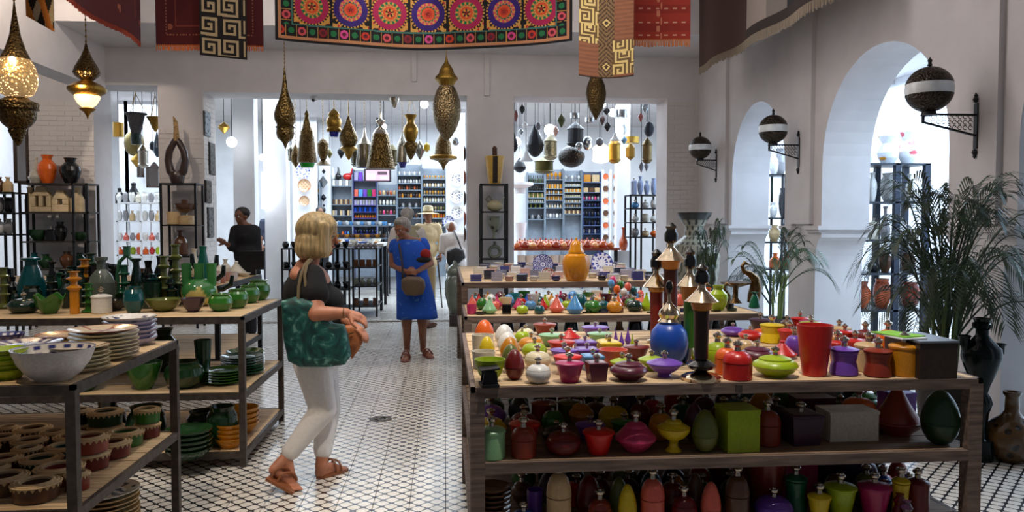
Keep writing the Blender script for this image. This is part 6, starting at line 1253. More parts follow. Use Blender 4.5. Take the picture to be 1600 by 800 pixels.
for k, (px, zi, c, sh) in enumerate([(0,0,'brown','vase'),(14,0,'sand','bottle'),(0,1,'grey','jug'),(14,1,'black','jug'),(0,2,'white','ball'),(14,2,'grey','vase')]): item(sh, px, zs[zi], BW-.57, 15, 24, c, '%s %s on the %s board of the aisle shelf' % (c, SHP[sh][1], ('top','middle','low')[zi]))
# white stepped stand with mixed ware seen through the left opening
t, zs, a, b_ = frame_shelf('metal_shelf', 'white shelf of pale ware seen through the left opening', 183, 250, (316, 345, 376, 398), 14.6, .5, m=PLW, mids=(220,))
for r_ in range(4):
    for k in range(7): c = (('white','grey','white','ivory'),('white','grey','sand','white'),('white','coral','grey','orange'),('orange','red','lime','coral'))[r_][k % 4]; item(('vase','ball','jug','bottle')[(k+r_) % 4], 187+k*10, zs[r_], 14.7, 9, 16 if r_ < 2 else 12, c, '%s pot, %s from left on board %s of the white shelf' % (wordcol(c), ORD[k], ('one','two','three','four')[r_]), group='%s pots on board %s of the white shelf' % (wordcol(c), ('one','two','three','four')[r_]), small=2)
for k, (px, w_, h_, z0_, lb) in enumerate([(189,13,22,318,'dark leaning ornament at the left jamb of the left opening'),(211,16,30,312,'dark bird-shaped ornament with a round mirror')]):
    p = P(px, 312, 14.9); s = dep(p)/F; t = thing('dark_ornament', lb, 'ornament', (p.x, 14.85, zs[0])); obj('body', MB().lathe([(0,0),(w_*.5*s,0),(w_*.5*s,h_*.5*s),(w_*.2*s,h_*.8*s),(w_*.24*s,h_*s),(0,h_*1.05*s)], (0,0,0), 14).me(True), BLK, t)
    if k: obj('round_mirror', lathe_me([(0,0),(6*s,0),(7*s,.01),(0,.012)], 20), SG, t, (0,-w_*.5*s-.02,9*s), None, (PI/2,0,0))
# ================================================================ ROOMS BEHIND THE ARCHES
t, zs, a, b_ = frame_shelf('metal_shelf', 'dark blue-grey metal shelf of white and terracotta vases behind the nearest arch', 1340, 1446, (255, 315, 375, 427, 484), 9.3, .45, m=mat('blackmetal', (38,46,62)), post=.07, board=mat('blackmetal', (44,50,60)), mids=(1400,))
for sh, px, zi, wp, hp, c, lb in [('jug',1388,1,30,45,mat('satin',(190,190,186),perf=10),'white vase with black line pattern on the arch shelf'),('vase',1362,1,16,46,'white','white tall vase left of the line-patterned vase'),('bottle',1420,1,14,44,'white','white bottle in the right bay of the arch shelf'),('cyl',1365,2,18,34,'ivory','striped pale cylinder jar on the arch shelf'),('amph',1383,2,18,52,'grey','grey dark-necked bottle on the arch shelf'),('cyl',1408,2,20,34,'white','white jar in the right bay of the arch shelf'),('jug',1420,3,26,30,'brown','brown jug on the arch shelf'),('ball',1366,3,20,22,'black','black round pot on the arch shelf'),('vase',1384,3,24,36,'brown','brown sculpted vase on the arch shelf'),('vase',1352,4,24,42,'terracotta','terracotta vase, leftmost of the low arch shelf'),('jug',1380,4,30,46,'terracotta','terracotta jug in the middle of the low arch shelf'),('jug',1424,4,34,40,'rust','rust jug at right of the low arch shelf')]: item(sh, px, zs[zi], 9.52, wp*.86, hp, c, lb, kind='satin')
random.seed(4)
def whitevase(px, wp, hp, spots, label, seed):
    p = P(px, 350, 9.5); s = dep(p)/F; pr = [(0,0),(.55,0),(.6,.03),(.9,.2),(1,.34),(.8,.5),(.55,.62),(.75,.74),(.95,.84),(.7,.95),(.4,1),(0,1)]; fine = []
    for (ra, za), (rb, zb) in zip(pr, pr[1:]): fine += [(ra+(rb-ra)*i/5, za+(zb-za)*i/5) for i in range(5)]
    me = lathe_me(fine+[pr[-1]], 56); rnd = random.Random(seed); sp = [(rnd.uniform(-3.1,3.1), rnd.uniform(.1,.9)) for _ in range(9)]
    def fn(c):
        a = math.atan2(c.y, c.x)
        for (sa, sz) in sp:
            if abs(a-sa)/.5*abs(a-sa)/.5+((c.z-sz)/.06)**2 < 1: return spots
        return (226,228,232)
    colour_verts(me, fn); t = thing('painted_vase', label, 'vase', (p.x, 9.5, zs[0])); obj('body', me, mat('satin', (200,200,200), attr=1), t, None, (wp/2*s, wp/2*s, hp*s))
whitevase(1352, 22, 56, (214,120,110), 'white waisted vase with coral patches, leftmost on the arch shelf top', 1); whitevase(1385, 32, 52, (236,160,50), 'white waisted vase with orange patches on the arch shelf top', 2); whitevase(1416, 30, 60, (206,90,100), 'white waisted vase with red zigzag, rightmost on the arch shelf top', 3)
random.seed(8)
t, zs, a, b_ = frame_shelf('metal_shelf', 'black shelf of dark figures behind the middle arch', 1190, 1244, (272, 340, 378, 420), 11.6, .4, board=BLK, mids=(1222,))
for k, (px, zi, wp, hp, c) in enumerate([(1208,0,16,34,'white'),(1218,0,18,40,'grey'),(1234,0,16,32,'white'),(1208,1,12,24,'white'),(1226,1,20,46,'black'),(1238,1,16,40,'navy'),(1210,2,18,26,'sand'),(1230,2,18,28,'brown'),(1212,3,18,24,'orange'),(1232,3,18,26,'red')]): item(('vase','jug','bottle')[k % 3], px, zs[zi], 11.75, wp, hp, c, '%s %s on the %s board behind the middle arch, %s' % (c, SHP[('vase','jug','bottle')[k % 3]][1], ('top','second','third','lowest')[zi], 'left' if px < 1222 else 'right'))
# ================================================================ PEOPLE
def caps(mb, p0, r0, p1, r1, seg=12):
    p0 = Vector(p0); p1 = Vector(p1); d = (p1-p0); L = d.length; d = d/max(L, 1e-6); ref = Vector((0,0,1)) if abs(d.z) < .9 else Vector((0,1,0)); x = d.cross(ref).normalized(); y = d.cross(x); rings = []
    prof = [(-r0*math.cos(a), r0*math.sin(a)) for a in (.25, .6, 1.0, 1.35)]+[(L*t, r0+(r1-r0)*t) for t in (0, .33, .66, 1)]+[(L+r1*math.cos(a), r1*math.sin(a)) for a in (1.35, 1.0, .6, .25)]
    for h, r in prof:
        k = []
        for j in range(seg): a = 2*PI*j/seg; mb.v.append(tuple(p0+d*h+(x*math.cos(a)+y*math.sin(a))*r)); k.append(len(mb.v)-1)
        rings.append(k)
    for A, B in zip(rings, rings[1:]):
        for j in range(seg): q = (j+1) % seg; mb.f.append((A[j], A[q], B[q], B[j]))
    mb.f.append(tuple(rings[0][::-1])); mb.f.append(tuple(rings[-1]))
def elli(mb, c, r, rot=(0,0,0)):
    from mathutils import Euler
    t = MB().ell((0,0,0), r, 16, 12); R = Euler(rot).to_matrix(); n = len(mb.v); mb.v += [tuple(Vector(c)+R @ Vector(v)) for v in t.v]; mb.f += [tuple(n+i for i in f) for f in t.f]
def blob(name, prims, m, parent, vox=.01, sm=4, cuts=(), solid=None, post=None):
    """closed overlapping volumes fused into one continuous smooth surface"""
    mb = MB()
    for q in prims:
        if q[0] == 'c': caps(mb, q[1], q[2], q[3], q[4])
        else: elli(mb, q[1], q[2], q[3] if len(q) > 3 else (0,0,0))
    me = mb.me(); o = bpy.data.objects.new('tmp', me); COL.objects.link(o); r = o.modifiers.new('r', 'REMESH'); r.mode = 'VOXEL'; r.voxel_size = vox; r.use_smooth_shade = True
    s = o.modifiers.new('s', 'SMOOTH'); s.iterations = sm; s.factor = .5
    dg = bpy.context.evaluated_depsgraph_get(); dg.update(); me2 = bpy.data.meshes.new_from_object(o.evaluated_get(dg)); bpy.data.objects.remove(o); bpy.data.meshes.remove(me)
    for co, no in cuts:
        bm = bmesh.new(); bm.from_mesh(me2); bmesh.ops.bisect_plane(bm, geom=bm.verts[:]+bm.edges[:]+bm.faces[:], plane_co=co, plane_no=no, clear_outer=True); bm.to_mesh(me2); bm.free()
    me2.polygons.foreach_set('use_smooth', [True]*len(me2.polygons))
    if post: post(me2)
    o = obj(name, me2, m, None); o.parent = parent; o.matrix_parent_inverse = parent.matrix_basis.inverted() if parent else Matrix()
    if solid: md = o.modifiers.new('t', 'SOLIDIFY'); md.thickness = solid; md.offset = 1
    return o
def hand(wr, d, pn, s=1, curl=.5, thumb=1, k=1.0):
    """palm, four unequal bent fingers and a thumb: wr wrist, d direction, pn palm normal (fingers curl towards it)"""
    wr = Vector(wr); d = Vector(d).normalized(); pn = Vector(pn); pn = (pn-d*pn.dot(d)).normalized(); sd = d.cross(pn)*thumb; L = []
    L.append(('c', wr, .024*k, wr+d*.07*k, .026*k)); L.append(('c', wr+d*.03*k+sd*.02*k, .017*k, wr+d*.08*k+sd*.026*k, .013*k)); L.append(('c', wr+d*.03*k-sd*.02*k, .017*k, wr+d*.075*k-sd*.028*k, .012*k))
    for i, (o, l) in enumerate(((.029, .066), (.010, .076), (-.009, .070), (-.028, .054))):
        a = wr+d*.082*k+sd*o*k; q = a; ang = 0
        for j, f in enumerate((.45, .32, .23)):
            ang += curl*(.5+.3*j); v = (d*math.cos(ang)+pn*math.sin(ang)); e = q+v*l*k*f*1.05; L.append(('c', q, (.0092-.0008*j)*k, e, (.0086-.001*j)*k)); q = e
    a = wr+d*.03*k+sd*.025*k; b = a+(d*.5+sd*.8+pn*.3).normalized()*.04*k; L += [('c', a, .013*k, b, .0105*k), ('c', b, .0105*k, b+(d*.9+sd*.25+pn*.4).normalized()*.034*k, .0085*k)]
    return L
def foot(heel, toe, an, r=1.0):
    heel = Vector(heel); toe = Vector(toe); an = Vector(an); m_ = heel+(toe-heel)*.62; up = Vector((0,0,1)); sd = (toe-heel).cross(up).normalized()
    L = [('c', an, .038*r, heel+up*.038+(toe-heel)*.1, .034*r), ('c', heel+up*.035+(toe-heel)*.08, .033*r, m_+up*.024, .034*r), ('c', an-up*.01, .034*r, m_+up*.035, .024*r), ('c', m_+up*.02-sd*.018, .023*r, toe-(toe-heel)*.13+up*.014-sd*.02, .016*r), ('c', m_+up*.02+sd*.018, .023*r, toe-(toe-heel)*.17+up*.014+sd*.02, .015*r)]
    for i in range(5):
        o = (-.032+.016*i)*r; a = toe-(toe-heel)*(.16+.02*abs(i-1))+sd*o+up*.013; L.append(('c', a, .010*r, a+(toe-heel).normalized()*(.034-.004*i)*r, .009*r))
    return L
def sandal(heel, toe, m, parent, w=.05, name='sandal', thick=.016):
    heel = Vector(heel); toe = Vector(toe); d = (toe-heel); sd = d.cross(Vector((0,0,1))).normalized(); pts = []; n = 14
    for i in range(n*2):
        t = i/(n-1) if i < n else (2*n-1-i)/(n-1); s = 1 if i < n else -1; ww = w*(.62+.42*math.sin(min(t*1.15, 1)*PI*.62))*math.sqrt(max(0, 1-abs(2*t-1)**6)); pts.append(heel+d*(t*1.1-.05)+sd*ww*s)
    V = [tuple(p) for p in pts]+[tuple(p-Vector((0,0,thick))) for p in pts]; N = len(pts); Fc = [tuple(range(N)), tuple(range(2*N-1, N-1, -1))]+[((i+1) % N, i, N+i, N+(i+1) % N) for i in range(N)]
    me = me_from(V, Fc); o = obj(name, me, m, None); o.parent = parent; o.matrix_parent_inverse = parent.matrix_basis.inverted()
    for f, hgt in ((.66, .062), (.48, .078)):
        c = heel+d*f; mb = MB(); mb.tube([c+sd*(w*1.0*math.cos(a))+Vector((0,0,hgt*math.sin(a))) for a in [PI*i/10 for i in range(11)]], .007, 6); mb.v = [tuple(v) for v in mb.v]; so = obj('strap', mb.me(True), m, o); so.matrix_parent_inverse = Matrix()
        so.parent = o
    return o
def head(c, f, r=1.0, tilt=None):
    """skull, face, nose, ears: c centre of the skull, f facing direction"""
    c = Vector(c); f = Vector(f).normalized(); up = Vector((0,0,1)); up = (up-f*up.dot(f)).normalized(); sd = f.cross(up); az = math.atan2(f.y, f.x); q = f.to_track_quat('X', 'Z').to_euler(); L = []
    L.append(('e', c-f*.012*r+up*.02*r, (.096*r, .076*r, .088*r), q)); L.append(('e', c+f*.026*r-up*.035*r, (.062*r, .058*r, .082*r), q)); L.append(('c', c+f*.062*r-up*.098*r, .024*r, c+f*.03*r-up*.088*r, .036*r))
    L.append(('c', c+f*.088*r-up*.002*r, .009*r, c+f*.104*r-up*.036*r, .0125*r)); L.append(('c', c+f*.08*r+up*.018*r-sd*.03*r, .014*r, c+f*.08*r+up*.018*r+sd*.03*r, .014*r))
    L.append(('c', c+f*.079*r-up*.062*r-sd*.014*r, .011*r, c+f*.079*r-up*.062*r+sd*.014*r, .011*r))
    for s in (1, -1): L.append(('e', c+sd*s*.074*r-f*.005*r-up*.02*r, (.020*r, .011*r, .032*r), q)); L.append(('e', c+f*.05*r+sd*s*.034*r-up*.035*r, (.03*r, .022*r, .028*r), q))
    return L, (c, f, up, sd)
def features(fr, parent, lip, r=1.0, brow=(120,90,60)):
    c, f, up, sd = fr
    def add(n, me, m): o = obj(n, me, m, None); o.parent = parent; o.matrix_parent_inverse = parent.matrix_basis.inverted()
    for s in (1, -1):
        e = c+f*.0775*r+sd*s*.031*r-up*.002*r; add('eye', MB().ell(e, (.0115*r,.0115*r,.0115*r), 12, 8).me(True), mat('matte', (176,168,160))); add('iris', MB().ell(e+f*.009*r, (.0055*r,.0055*r,.0055*r), 10, 6).me(True), mat('glaze', (50,44,40)))
        add('eyebrow', MB().tube([tuple(e+up*.021*r-sd*s*.014*r+f*.008*r), tuple(e+up*.027*r+f*.010*r), tuple(e+up*.022*r+sd*s*.016*r)], .0035*r, 6).me(True), mat('hair', brow))
    add('lips', MB().tube([tuple(c+f*.086*r-up*.062*r-sd*.02*r), tuple(c+f*.092*r-up*.060*r), tuple(c+f*.086*r-up*.062*r+sd*.02*r)], [.003*r,.0065*r,.003*r], 8).me(True), mat('skin', lip))
def child(n, me, m, parent): o = obj(n, me, m, None); o.parent = parent; o.matrix_parent_inverse = parent.matrix_basis.inverted(); return o
V3 = Vector; UP = V3((0,0,1))
# ---------------------------------------------------------------- blonde woman walking to the right
YA = 4.73
def w(px, py, dy=0): return P(px, py, YA+dy)
SK = mat('skin', (196,128,96)); root = G(485, 750, 0); t = thing('person', 'woman with blond bob, black top and white trousers walking right, teal tote', 'person', (root.x, root.y, 0))
hc = w(500, 366); fd = V3((1, -.10, -.12)); hp, fr = head(hc, fd, 1.04); EX = V3((1,0,0))
hip = w(494, 562); shR = w(486, 434, -.16); shL = w(492, 434, .16); elR = w(494, 491, -.30); wrR = w(541, 489, -.30); elL = w(505, 492, .17); wrL = w(549, 506, -.10)
kR = w(505, 640, -.09); kL = w(512, 640, .06); aR = w(446, 716, -.16); heelL = G(497, 748, 0); toeL = G(539, 733, 0); aL = heelL+V3((.02, 0, .085)); toeR = G(462, 767, 0); 
heelR = aR+V3((-.055, -.05, -.05)); ballR = toeR+V3((-.03,.05,.02))
body = hp+[('c', w(490,388), .052, w(482,418), .058), ('c', w(478,420), .07, w(484,440), .11), ('c', shR, .062, w(484,440), .09), ('c', shL, .062, w(484,440), .09), ('e', w(484,452), (.135,.165,.16)), ('e', w(470,430), (.062,.14,.07)), ('e', w(512,468), (.075,.14,.075)), ('e', w(500,505), (.125,.15,.15)), ('e', w(494,550), (.135,.165,.14)),
    ('c', shR, .062, elR, .052), ('c', elR, .053, wrR, .029), ('c', shL, .056, elL, .045), ('c', elL, .043, wrL, .027), ('c', w(490,575,-.08), .09, kR, .062), ('c', w(497,575,.08), .09, kL, .062), ('c', kR, .058, aR, .036), ('c', kL, .058, aL, .036),
    ('e', kR+(aR-kR)*.3, (.052,.05,.09)), ('c', aR, .036, heelR, .032), ('c', aR+V3((.01,0,-.02)), .034, ballR, .032), ('c', heelR, .03, ballR, .03)]
for i in range(5): body.append(('c', ballR+V3((-.02+.012*i, -.02+.004*i, 0)), .013, toeR+V3((-.02+.014*i, -.012, .012)), .009))
body += foot(heelL, toeL, aL)+hand(wrR, V3((.9,.1,-.35)), V3((-.1,.5,-.9)), curl=.6, thumb=-1)+hand(wrL, V3((.75,-.35,-.5)), V3((-.3,.1,-.9)), curl=.55)
blob('body', body, SK, t, .0062, 3)
features(fr, t, (186,96,86), 1.04, (150,116,80))
BT_ = mat('cloth', (20,20,22)); 
tee = [('c', w(480,436), .10, w(486,450), .13), ('c', shR, .074, w(482,446), .10), ('c', shL, .074, w(482,446), .10), ('e', w(482,458), (.152,.178,.165)), ('e', w(478,500), (.13,.165,.16)), ('e', w(515,470), (.09,.15,.09)), ('e', w(500,506), (.142,.165,.16)), ('e', w(496,535), (.15,.178,.12)), ('c', shR, .084, shR+(elR-shR)*.46, .092), ('c', shL, .078, shL+(elL-shL)*.5, .08)]
blob('black_top', tee, BT_, t, .012, 5, cuts=[(w(478,407), V3((-.55,0,1)))])
TR = mat('cloth', (236,232,230))
tr = [('e', w(494,558), (.145,.178,.15)), ('c', w(489,572,-.085), .112, kR, .082), ('c', w(499,572,.085), .112, kL, .082), ('c', kR, .080, kR+(aR-kR)*.86, .056), ('c', kL, .080, kL+(aL-kL)*.74, .058)]
blob('white_trousers', tr, TR, t, .012, 4, cuts=[(kR+(aR-kR)*.87, (aR-kR).normalized() if False else (V3((0,0,-1)) if False else V3((0,0,-1)))), ] if False else [(w(500,548), UP)])
HR = mat('hair', (224,192,136)); c, f, up, sd = fr
hair = [('e', c+V3((-.022,0,.030)), (.124,.110,.106)), ('e', c+V3((-.034,0,-.05)), (.114,.116,.12)), ('e', c+V3((-.035,-.035,-.085)), (.108,.086,.085)), ('c', c+V3((.03,-.075,.045)), .036, c+V3((.022,-.088,-.105)), .036), ('c', c+V3((.02,.075,.045)), .036, c+V3((.012,.082,-.105)), .036), ('c', c+V3((.045,.03,.092)), .03, c+V3((.082,-.03,.060)), .022), ('c', c+V3((.06,-.02,.088)), .026, c+V3((.074,-.055,.045)), .020)]
blob('hair', hair, HR, t, .009, 3, cuts=[(c+V3((0,0,-.138)), V3((.06,0,-1)))], solid=.004)
SM = mat('leather', (150,90,54)); sandal(heelL+V3((0,0,.0))+UP*.017, toeL+UP*.017, SM, t)
so = child('sandal', MB().bar(heelR+V3((-.03,-.02,-.035)), toeR+V3((.0,-.015,-.0)), .085, .016).me(), SM, t); sd_ = MB(); 
for k in (.35, .6): 
    q = heelR+(toeR-heelR)*k; sd_.tube([q+V3((.05*math.cos(a), .0+.03*math.cos(a), .0+.055*math.sin(a))) for a in [PI*i/8 for i in range(9)]], .007, 6)
st = obj('strap', sd_.me(True), SM, so)
tag_ = None
child('bracelet', MB().tube([wrR+V3((-.012,.03*math.cos(a),.03*math.sin(a))) for a in [i*PI/6 for i in range(13)]], .003, 6).me(True), BRG, t)
# teal tote bag hanging from the shoulder
def slab(name, pts, y0, y1, m, bulge=.03, n=1, fn=None):
    mb = MB(); bm = bmesh.new(); c = sum(pts, V3())/len(pts); V = []; N = len(pts); rings = []
    for q, (yy, sc) in enumerate(((y0, .90), (y0-bulge, .72), ) if False else ((y0+.0, 1.0), (y0-bulge*.6, .94), (y0-bulge, .8), (y0-bulge*1.15, .5), (y0-bulge*1.2, .02))):
        rings.append([len(V)+i for i in range(N)]); V += [tuple((p-c)*sc+c+V3((0,0,0)) if False else (c.x+(p.x-c.x)*sc, yy, c.z+(p.z-c.z)*sc)) for p in pts]
    back = [];
    for yy, sc in ((y1, 1.0), (y1+bulge*.6, .94), (y1+bulge, .6), (y1+bulge, .02)): back.append([len(V)+i for i in range(N)]); V += [(c.x+(p.x-c.x)*sc, yy, c.z+(p.z-c.z)*sc) for p in pts]
    seq = rings[::-1]+back; Fc = []
    for A, B in zip(seq, seq[1:]):
        for i in range(N): j = (i+1) % N; Fc.append((A[i], A[j], B[j], B[i]))
    me = me_from(V, Fc, name, True); b2 = bmesh.new(); b2.from_mesh(me); bmesh.ops.recalc_face_normals(b2, faces=b2.faces); bmesh.ops.subdivide_edges(b2, edges=b2.edges[:], cuts=n, use_grid_fill=True); b2.to_mesh(me); b2.free(); me.polygons.foreach_set('use_smooth', [True]*len(me.polygons)); return me
def densify(pts, k=6):
    out = []
    for a, b in zip(pts, pts[1:]+pts[:1]): out += [a+(b-a)*i/k for i in range(k)]
    return out
TB = [w(x, y, -.27) for x, y in ((441,470),(462,464),(490,468),(508,490),(520,506),(537,508),(543,524),(548,556),(540,568),(515,572),(470,572),(452,563),(445,530))]
bag = thing('tote_bag', 'large teal swirl-patterned tote bag on the blonde woman\'s shoulder', 'bag', w(495, 572, -.27))
m_, nt, b_ = nt_new('teal_swirl_cloth'); tc = nd(nt, 'ShaderNodeTexCoord'); nz = nd(nt, 'ShaderNodeTexNoise'); nz.inputs['Scale'].default_value = 9; nz.inputs['Distortion'].default_value = 2.5; nz.inputs['Detail'].default_value = 6; nt.links.new(tc.outputs['Object'], nz.inputs['Vector'])
cr = nd(nt, 'ShaderNodeValToRGB'); cr.color_ramp.elements[0].position = .36; cr.color_ramp.elements[0].color = (*lin((10,52,52)), 1); cr.color_ramp.elements[1].position = .68; cr.color_ramp.elements[1].color = (*lin((110,160,150)), 1); e_ = cr.color_ramp.elements.new(.55); e_.color = (*lin((16,92,86)), 1)
nt.links.new(nz.outputs['Fac'], cr.inputs[0]); nt.links.new(cr.outputs[0], b_.inputs['Base Color']); b_.inputs['Roughness'].default_value = .6; TEALM = m_
child('bag_body', slab('tote', densify(TB, 4), YA-.30, YA-.235, TEALM), TEALM, bag)
STR = mat('cloth', (120,104,78)); child('strap', MB().tube([w(466,468,-.30), w(467,448,-.285), w(471,428,-.262), w(477,413,-.215), w(484,406,-.15), w(489,408,-.08)], .010, 8).me(True), STR, bag)
child('strap', MB().tube([w(480,468,-.30), w(478,452,-.285), w(476,430,-.268), w(480,413,-.21), w(486,407,-.14)], .009, 8).me(True), STR, bag)
# small tan handbag held in front
tb = thing('handbag', 'small tan leather handbag held by the blonde woman', 'bag', w(558, 560, -.10)); TANM = mat('leather', (186,112,66))
child('bag_body', slab('hb', densify([w(x, y, -.1) for x, y in ((540,508),(556,506),(564,512),(570,528),(562,545),(551,560),(545,552),(541,530))], 4), YA-.13, YA-.08, TANM, .02), TANM, tb)
child('clasp', MB().bar(w(543,523,-.17), w(552,520,-.17), .010, .008).me(), mat('brass', (214,190,130)), tb)
# ---------------------------------------------------------------- generic standing figure traced joint by joint
def figure(label, Y, J, skin, root_px, clothes, face, vox=.009, hr=1.0, hands=None, headf=None, feet=True, lip=(150,80,70), brow=(90,70,60)):
    def q(k):
        v = J[k]; return P(v[0], v[1], Y+(v[2] if len(v) > 2 else 0))
    g = G(root_px[0], root_px[1], 0); t = thing('person', label, 'person', (g.x, g.y, 0)); hp, fr = head(q('head'), face, hr); s = dep(q('neck'))/F
    B = hp+[('c', q('head')-UP*.06, .05, q('neck'), .055), ('c', q('neck'), .06, q('chest'), .12), ('e', q('chest'), (.155,.10,.17)), ('e', q('belly'), (.15,.115,.15)), ('e', q('hip'), (.165,.12,.13))]
    for sd_ in ('l', 'r'):
        B += [('c', q('sh'+sd_), .055, q('chest')+UP*.08, .09), ('c', q('sh'+sd_), .052, q('el'+sd_), .04), ('c', q('el'+sd_), .04, q('wr'+sd_), .026)]
        B += [('c', q('hj'+sd_), .085, q('kn'+sd_), .055), ('c', q('kn'+sd_), .054, q('an'+sd_), .035), ('e', q('kn'+sd_)+(q('an'+sd_)-q('kn'+sd_))*.3+V3((0,.015,0)), (.048,.05,.09))]
        B += foot(q('he'+sd_), q('to'+sd_), q('an'+sd_)); hd = (hands or {}).get(sd_) or ((q('wr'+sd_)-q('el'+sd_)), V3((0,1,-.2)), .5)
        B += hand(q('wr'+sd_), hd[0], hd[1], curl=hd[2], thumb=1 if sd_ == 'l' else -1)
    blob('body', B, skin, t, vox, 3); 
    if features: features(fr, t, lip, hr, brow)
    for nm, m, kind, ex in clothes:
        if kind == 'top':
            sl = ex.get('sleeve', .5); r_ = ex.get('r', 1.0); pr = [('c', q('neck')-UP*.03, .07, q('chest'), .14*r_), ('e', q('chest'), (.175*r_,.125*r_,.19)), ('e', q('belly'), (.17*r_,.14*r_,.18)), ('e', q('hip'), (.18*r_,.14*r_,.14))]
            for sd_ in ('l', 'r'):
                a, b, c_ = q('sh'+sd_), q('el'+sd_), q('wr'+sd_); pr.append(('c', a, .072, q('chest')+UP*.07, .11)); e = a+(b-a)*min(sl*2, 1)*(.96 if sl < .5 else 1)
                pr.append(('c', a, .07, e, .062)); 
                if sl > .5: pr.append(('c', b, .058, b+(c_-b)*(sl-.5)*2*.92, .045))
            blob(nm, pr, m, t, .014, 4, cuts=[(q('hip')-UP*ex.get('hem', .05), -UP), (q('neck')+UP*ex.get('nk', .01), UP)])
        if kind == 'trousers':
            pr = [('e', q('hip'), (.18,.135,.14))]
            for sd_ in ('l', 'r'): a, b, c_ = q('hj'+sd_), q('kn'+sd_), q('an'+sd_); pr += [('c', a, .10, b, .078), ('c', b, .076, b+(c_-b)*.9, .062)]
            blob(nm, pr, m, t, .014, 4)
        if kind == 'shoes':
            for sd_ in ('l', 'r'): h_, o_ = q('he'+sd_), q('to'+sd_); blob(nm, [('c', h_+UP*.045, .046, h_+(o_-h_)*.6+UP*.035, .046), ('c', h_+(o_-h_)*.5+UP*.03, .044, o_+UP*.022, .032), ('c', q('an'+sd_), .046, h_+UP*.05, .045)], m, t, .012, 3)
        if kind == 'blob': blob(nm, ex(q, fr), m, t, .011, 4)
        if kind == 'sandals':
            for sd_ in ('l', 'r'): sandal(q('he'+sd_)+UP*.012, q('to'+sd_)+UP*.012, m, t)
        if kind == 'custom': ex(q, fr, t, m)
    return t, q, fr
def on_floor(px, py, Y):   # depth offset so that a foot pixel lies on the floor
    g = G(px, py, 0); return (px, py, g.y-Y)
# woman in the blue dress
YBW = 8.85
def dress(q, fr, t, m):
    secs = [(639,374,14,.10),(640,379,26,.115),(640,388,30,.13),(641,402,27,.15),(642,418,24,.155),(645,436,26,.165),(648,458,29,.175),(650,480,31,.18),(651,497,32,.185)]; V = []; n = 44; R = []
    for k, (px, py, hw, dy) in enumerate(secs):
        c = P(px, py, YBW); s = dep(c)/F; ids = []
        for i in range(n):
            a = 2*PI*i/n; wv = 1+(.045*math.sin(a*7+1)*max(0, (k-3)/5)); V.append((c.x+hw*s*math.cos(a)*wv, c.y+dy*math.sin(a)*wv, c.z+(.006*math.sin(3*a) if k == 8 else 0))); ids.append(len(V)-1)
        R.append(ids)
    Fc = []
    for A, B in zip(R, R[1:]):
        for i in range(n): j = (i+1) % n; Fc.append((A[i], A[j], B[j], B[i]))
    me = me_from(V, Fc, 'dress', True); b2 = bmesh.new(); b2.from_mesh(me); bmesh.ops.recalc_face_normals(b2, faces=b2.faces); b2.to_mesh(me); b2.free()
    o = child('blue_dress', me, m, t); o.modifiers.new('s', 'SUBSURF').levels = 1; o.modifiers['s'].render_levels = 1; md = o.modifiers.new('t', 'SOLIDIFY'); md.thickness = .006
    for sd_ in ('l', 'r'): blob('sleeve', [('c', q('sh'+sd_)+V3((0,0,.0)), .066, q('sh'+sd_)+(q('el'+sd_)-q('sh'+sd_))*.22, .068)], m, t, .012, 3)
m_, nt, b_ = nt_new('blue_dyed_cloth'); tc = nd(nt, 'ShaderNodeTexCoord'); nz = nd(nt, 'ShaderNodeTexNoise'); nz.inputs['Scale'].default_value = 7; nz.inputs['Distortion'].default_value = 3; nt.links.new(tc.outputs['Object'], nz.inputs['Vector'])
cr = nd(nt, 'ShaderNodeValToRGB'); cr.color_ramp.elements[0].position = .64; cr.color_ramp.elements[0].color = (*lin((20,82,190)), 1); cr.color_ramp.elements[1].position = .8; cr.color_ramp.elements[1].color = (*lin((120,170,226)), 1)
nt.links.new(nz.outputs['Fac'], cr.inputs[0]); nt.links.new(cr.outputs[0], b_.inputs['Base Color']); b_.inputs['Roughness'].default_value = .8; BLUED = m_
SK2 = mat('skin', (150,96,70)); GH = mat('hair', (160,154,148)); WH = mat('hair', (214,208,200))
def gray_hair(q, fr): c, f, up, sd = fr; return [('e', c-f*.022+up*.036, (.102,.088,.086)), ('e', c-f*.045-up*.015, (.075,.084,.085)), ('c', c+f*.045+up*.085-sd*.03, .026, c+f*.045+up*.085+sd*.03, .026)]
J = dict(head=(628,356,-.03), neck=(636,375), chest=(640,392), belly=(643,420), hip=(646,446), shl=(617,382), shr=(661,380), ell=(613,414,.02), elr=(673,412,.02), wrl=(633,424,-.19), wrr=(652,424,-.19), hjl=(638,462), hjr=(657,462), knl=(636,507), knr=(660,507),
  hel=on_floor(636,556,YBW), tol=on_floor(632,566,YBW), her=on_floor(662,554,YBW), tor=on_floor(674,560,YBW), anl=(636,547,.08), anr=(661,545,.05))
J['anl'] = (636, 547, J['hel'][2]-.01); J['anr'] = (661, 545, J['her'][2]-.01)
tw, q, fr = figure('grey-haired woman in blue dress facing the camera in the middle of the aisle', YBW, J, SK2, (648,560), [('hair', GH, 'blob', gray_hair), ('blue_dress', BLUED, 'custom', dress), ('sandal', mat('leather', (120,52,36)), 'sandals', {})], V3((-.55,-.8,-.38)), vox=.0075,
  hands={'l': (V3((.8,-.25,-.05)), V3((.1,.9,-.5)), .7), 'r': (V3((-.85,-.2,-.05)), V3((-.1,.9,-.5)), .7)})
def wb_(px, py, dy=0): return P(px, py, YBW+dy)
hb = thing('shoulder_bag', 'taupe crossbody bag hanging in front of the blue dress', 'bag', wb_(645,462,-.24)); TP = mat('leather', (108,88,68))
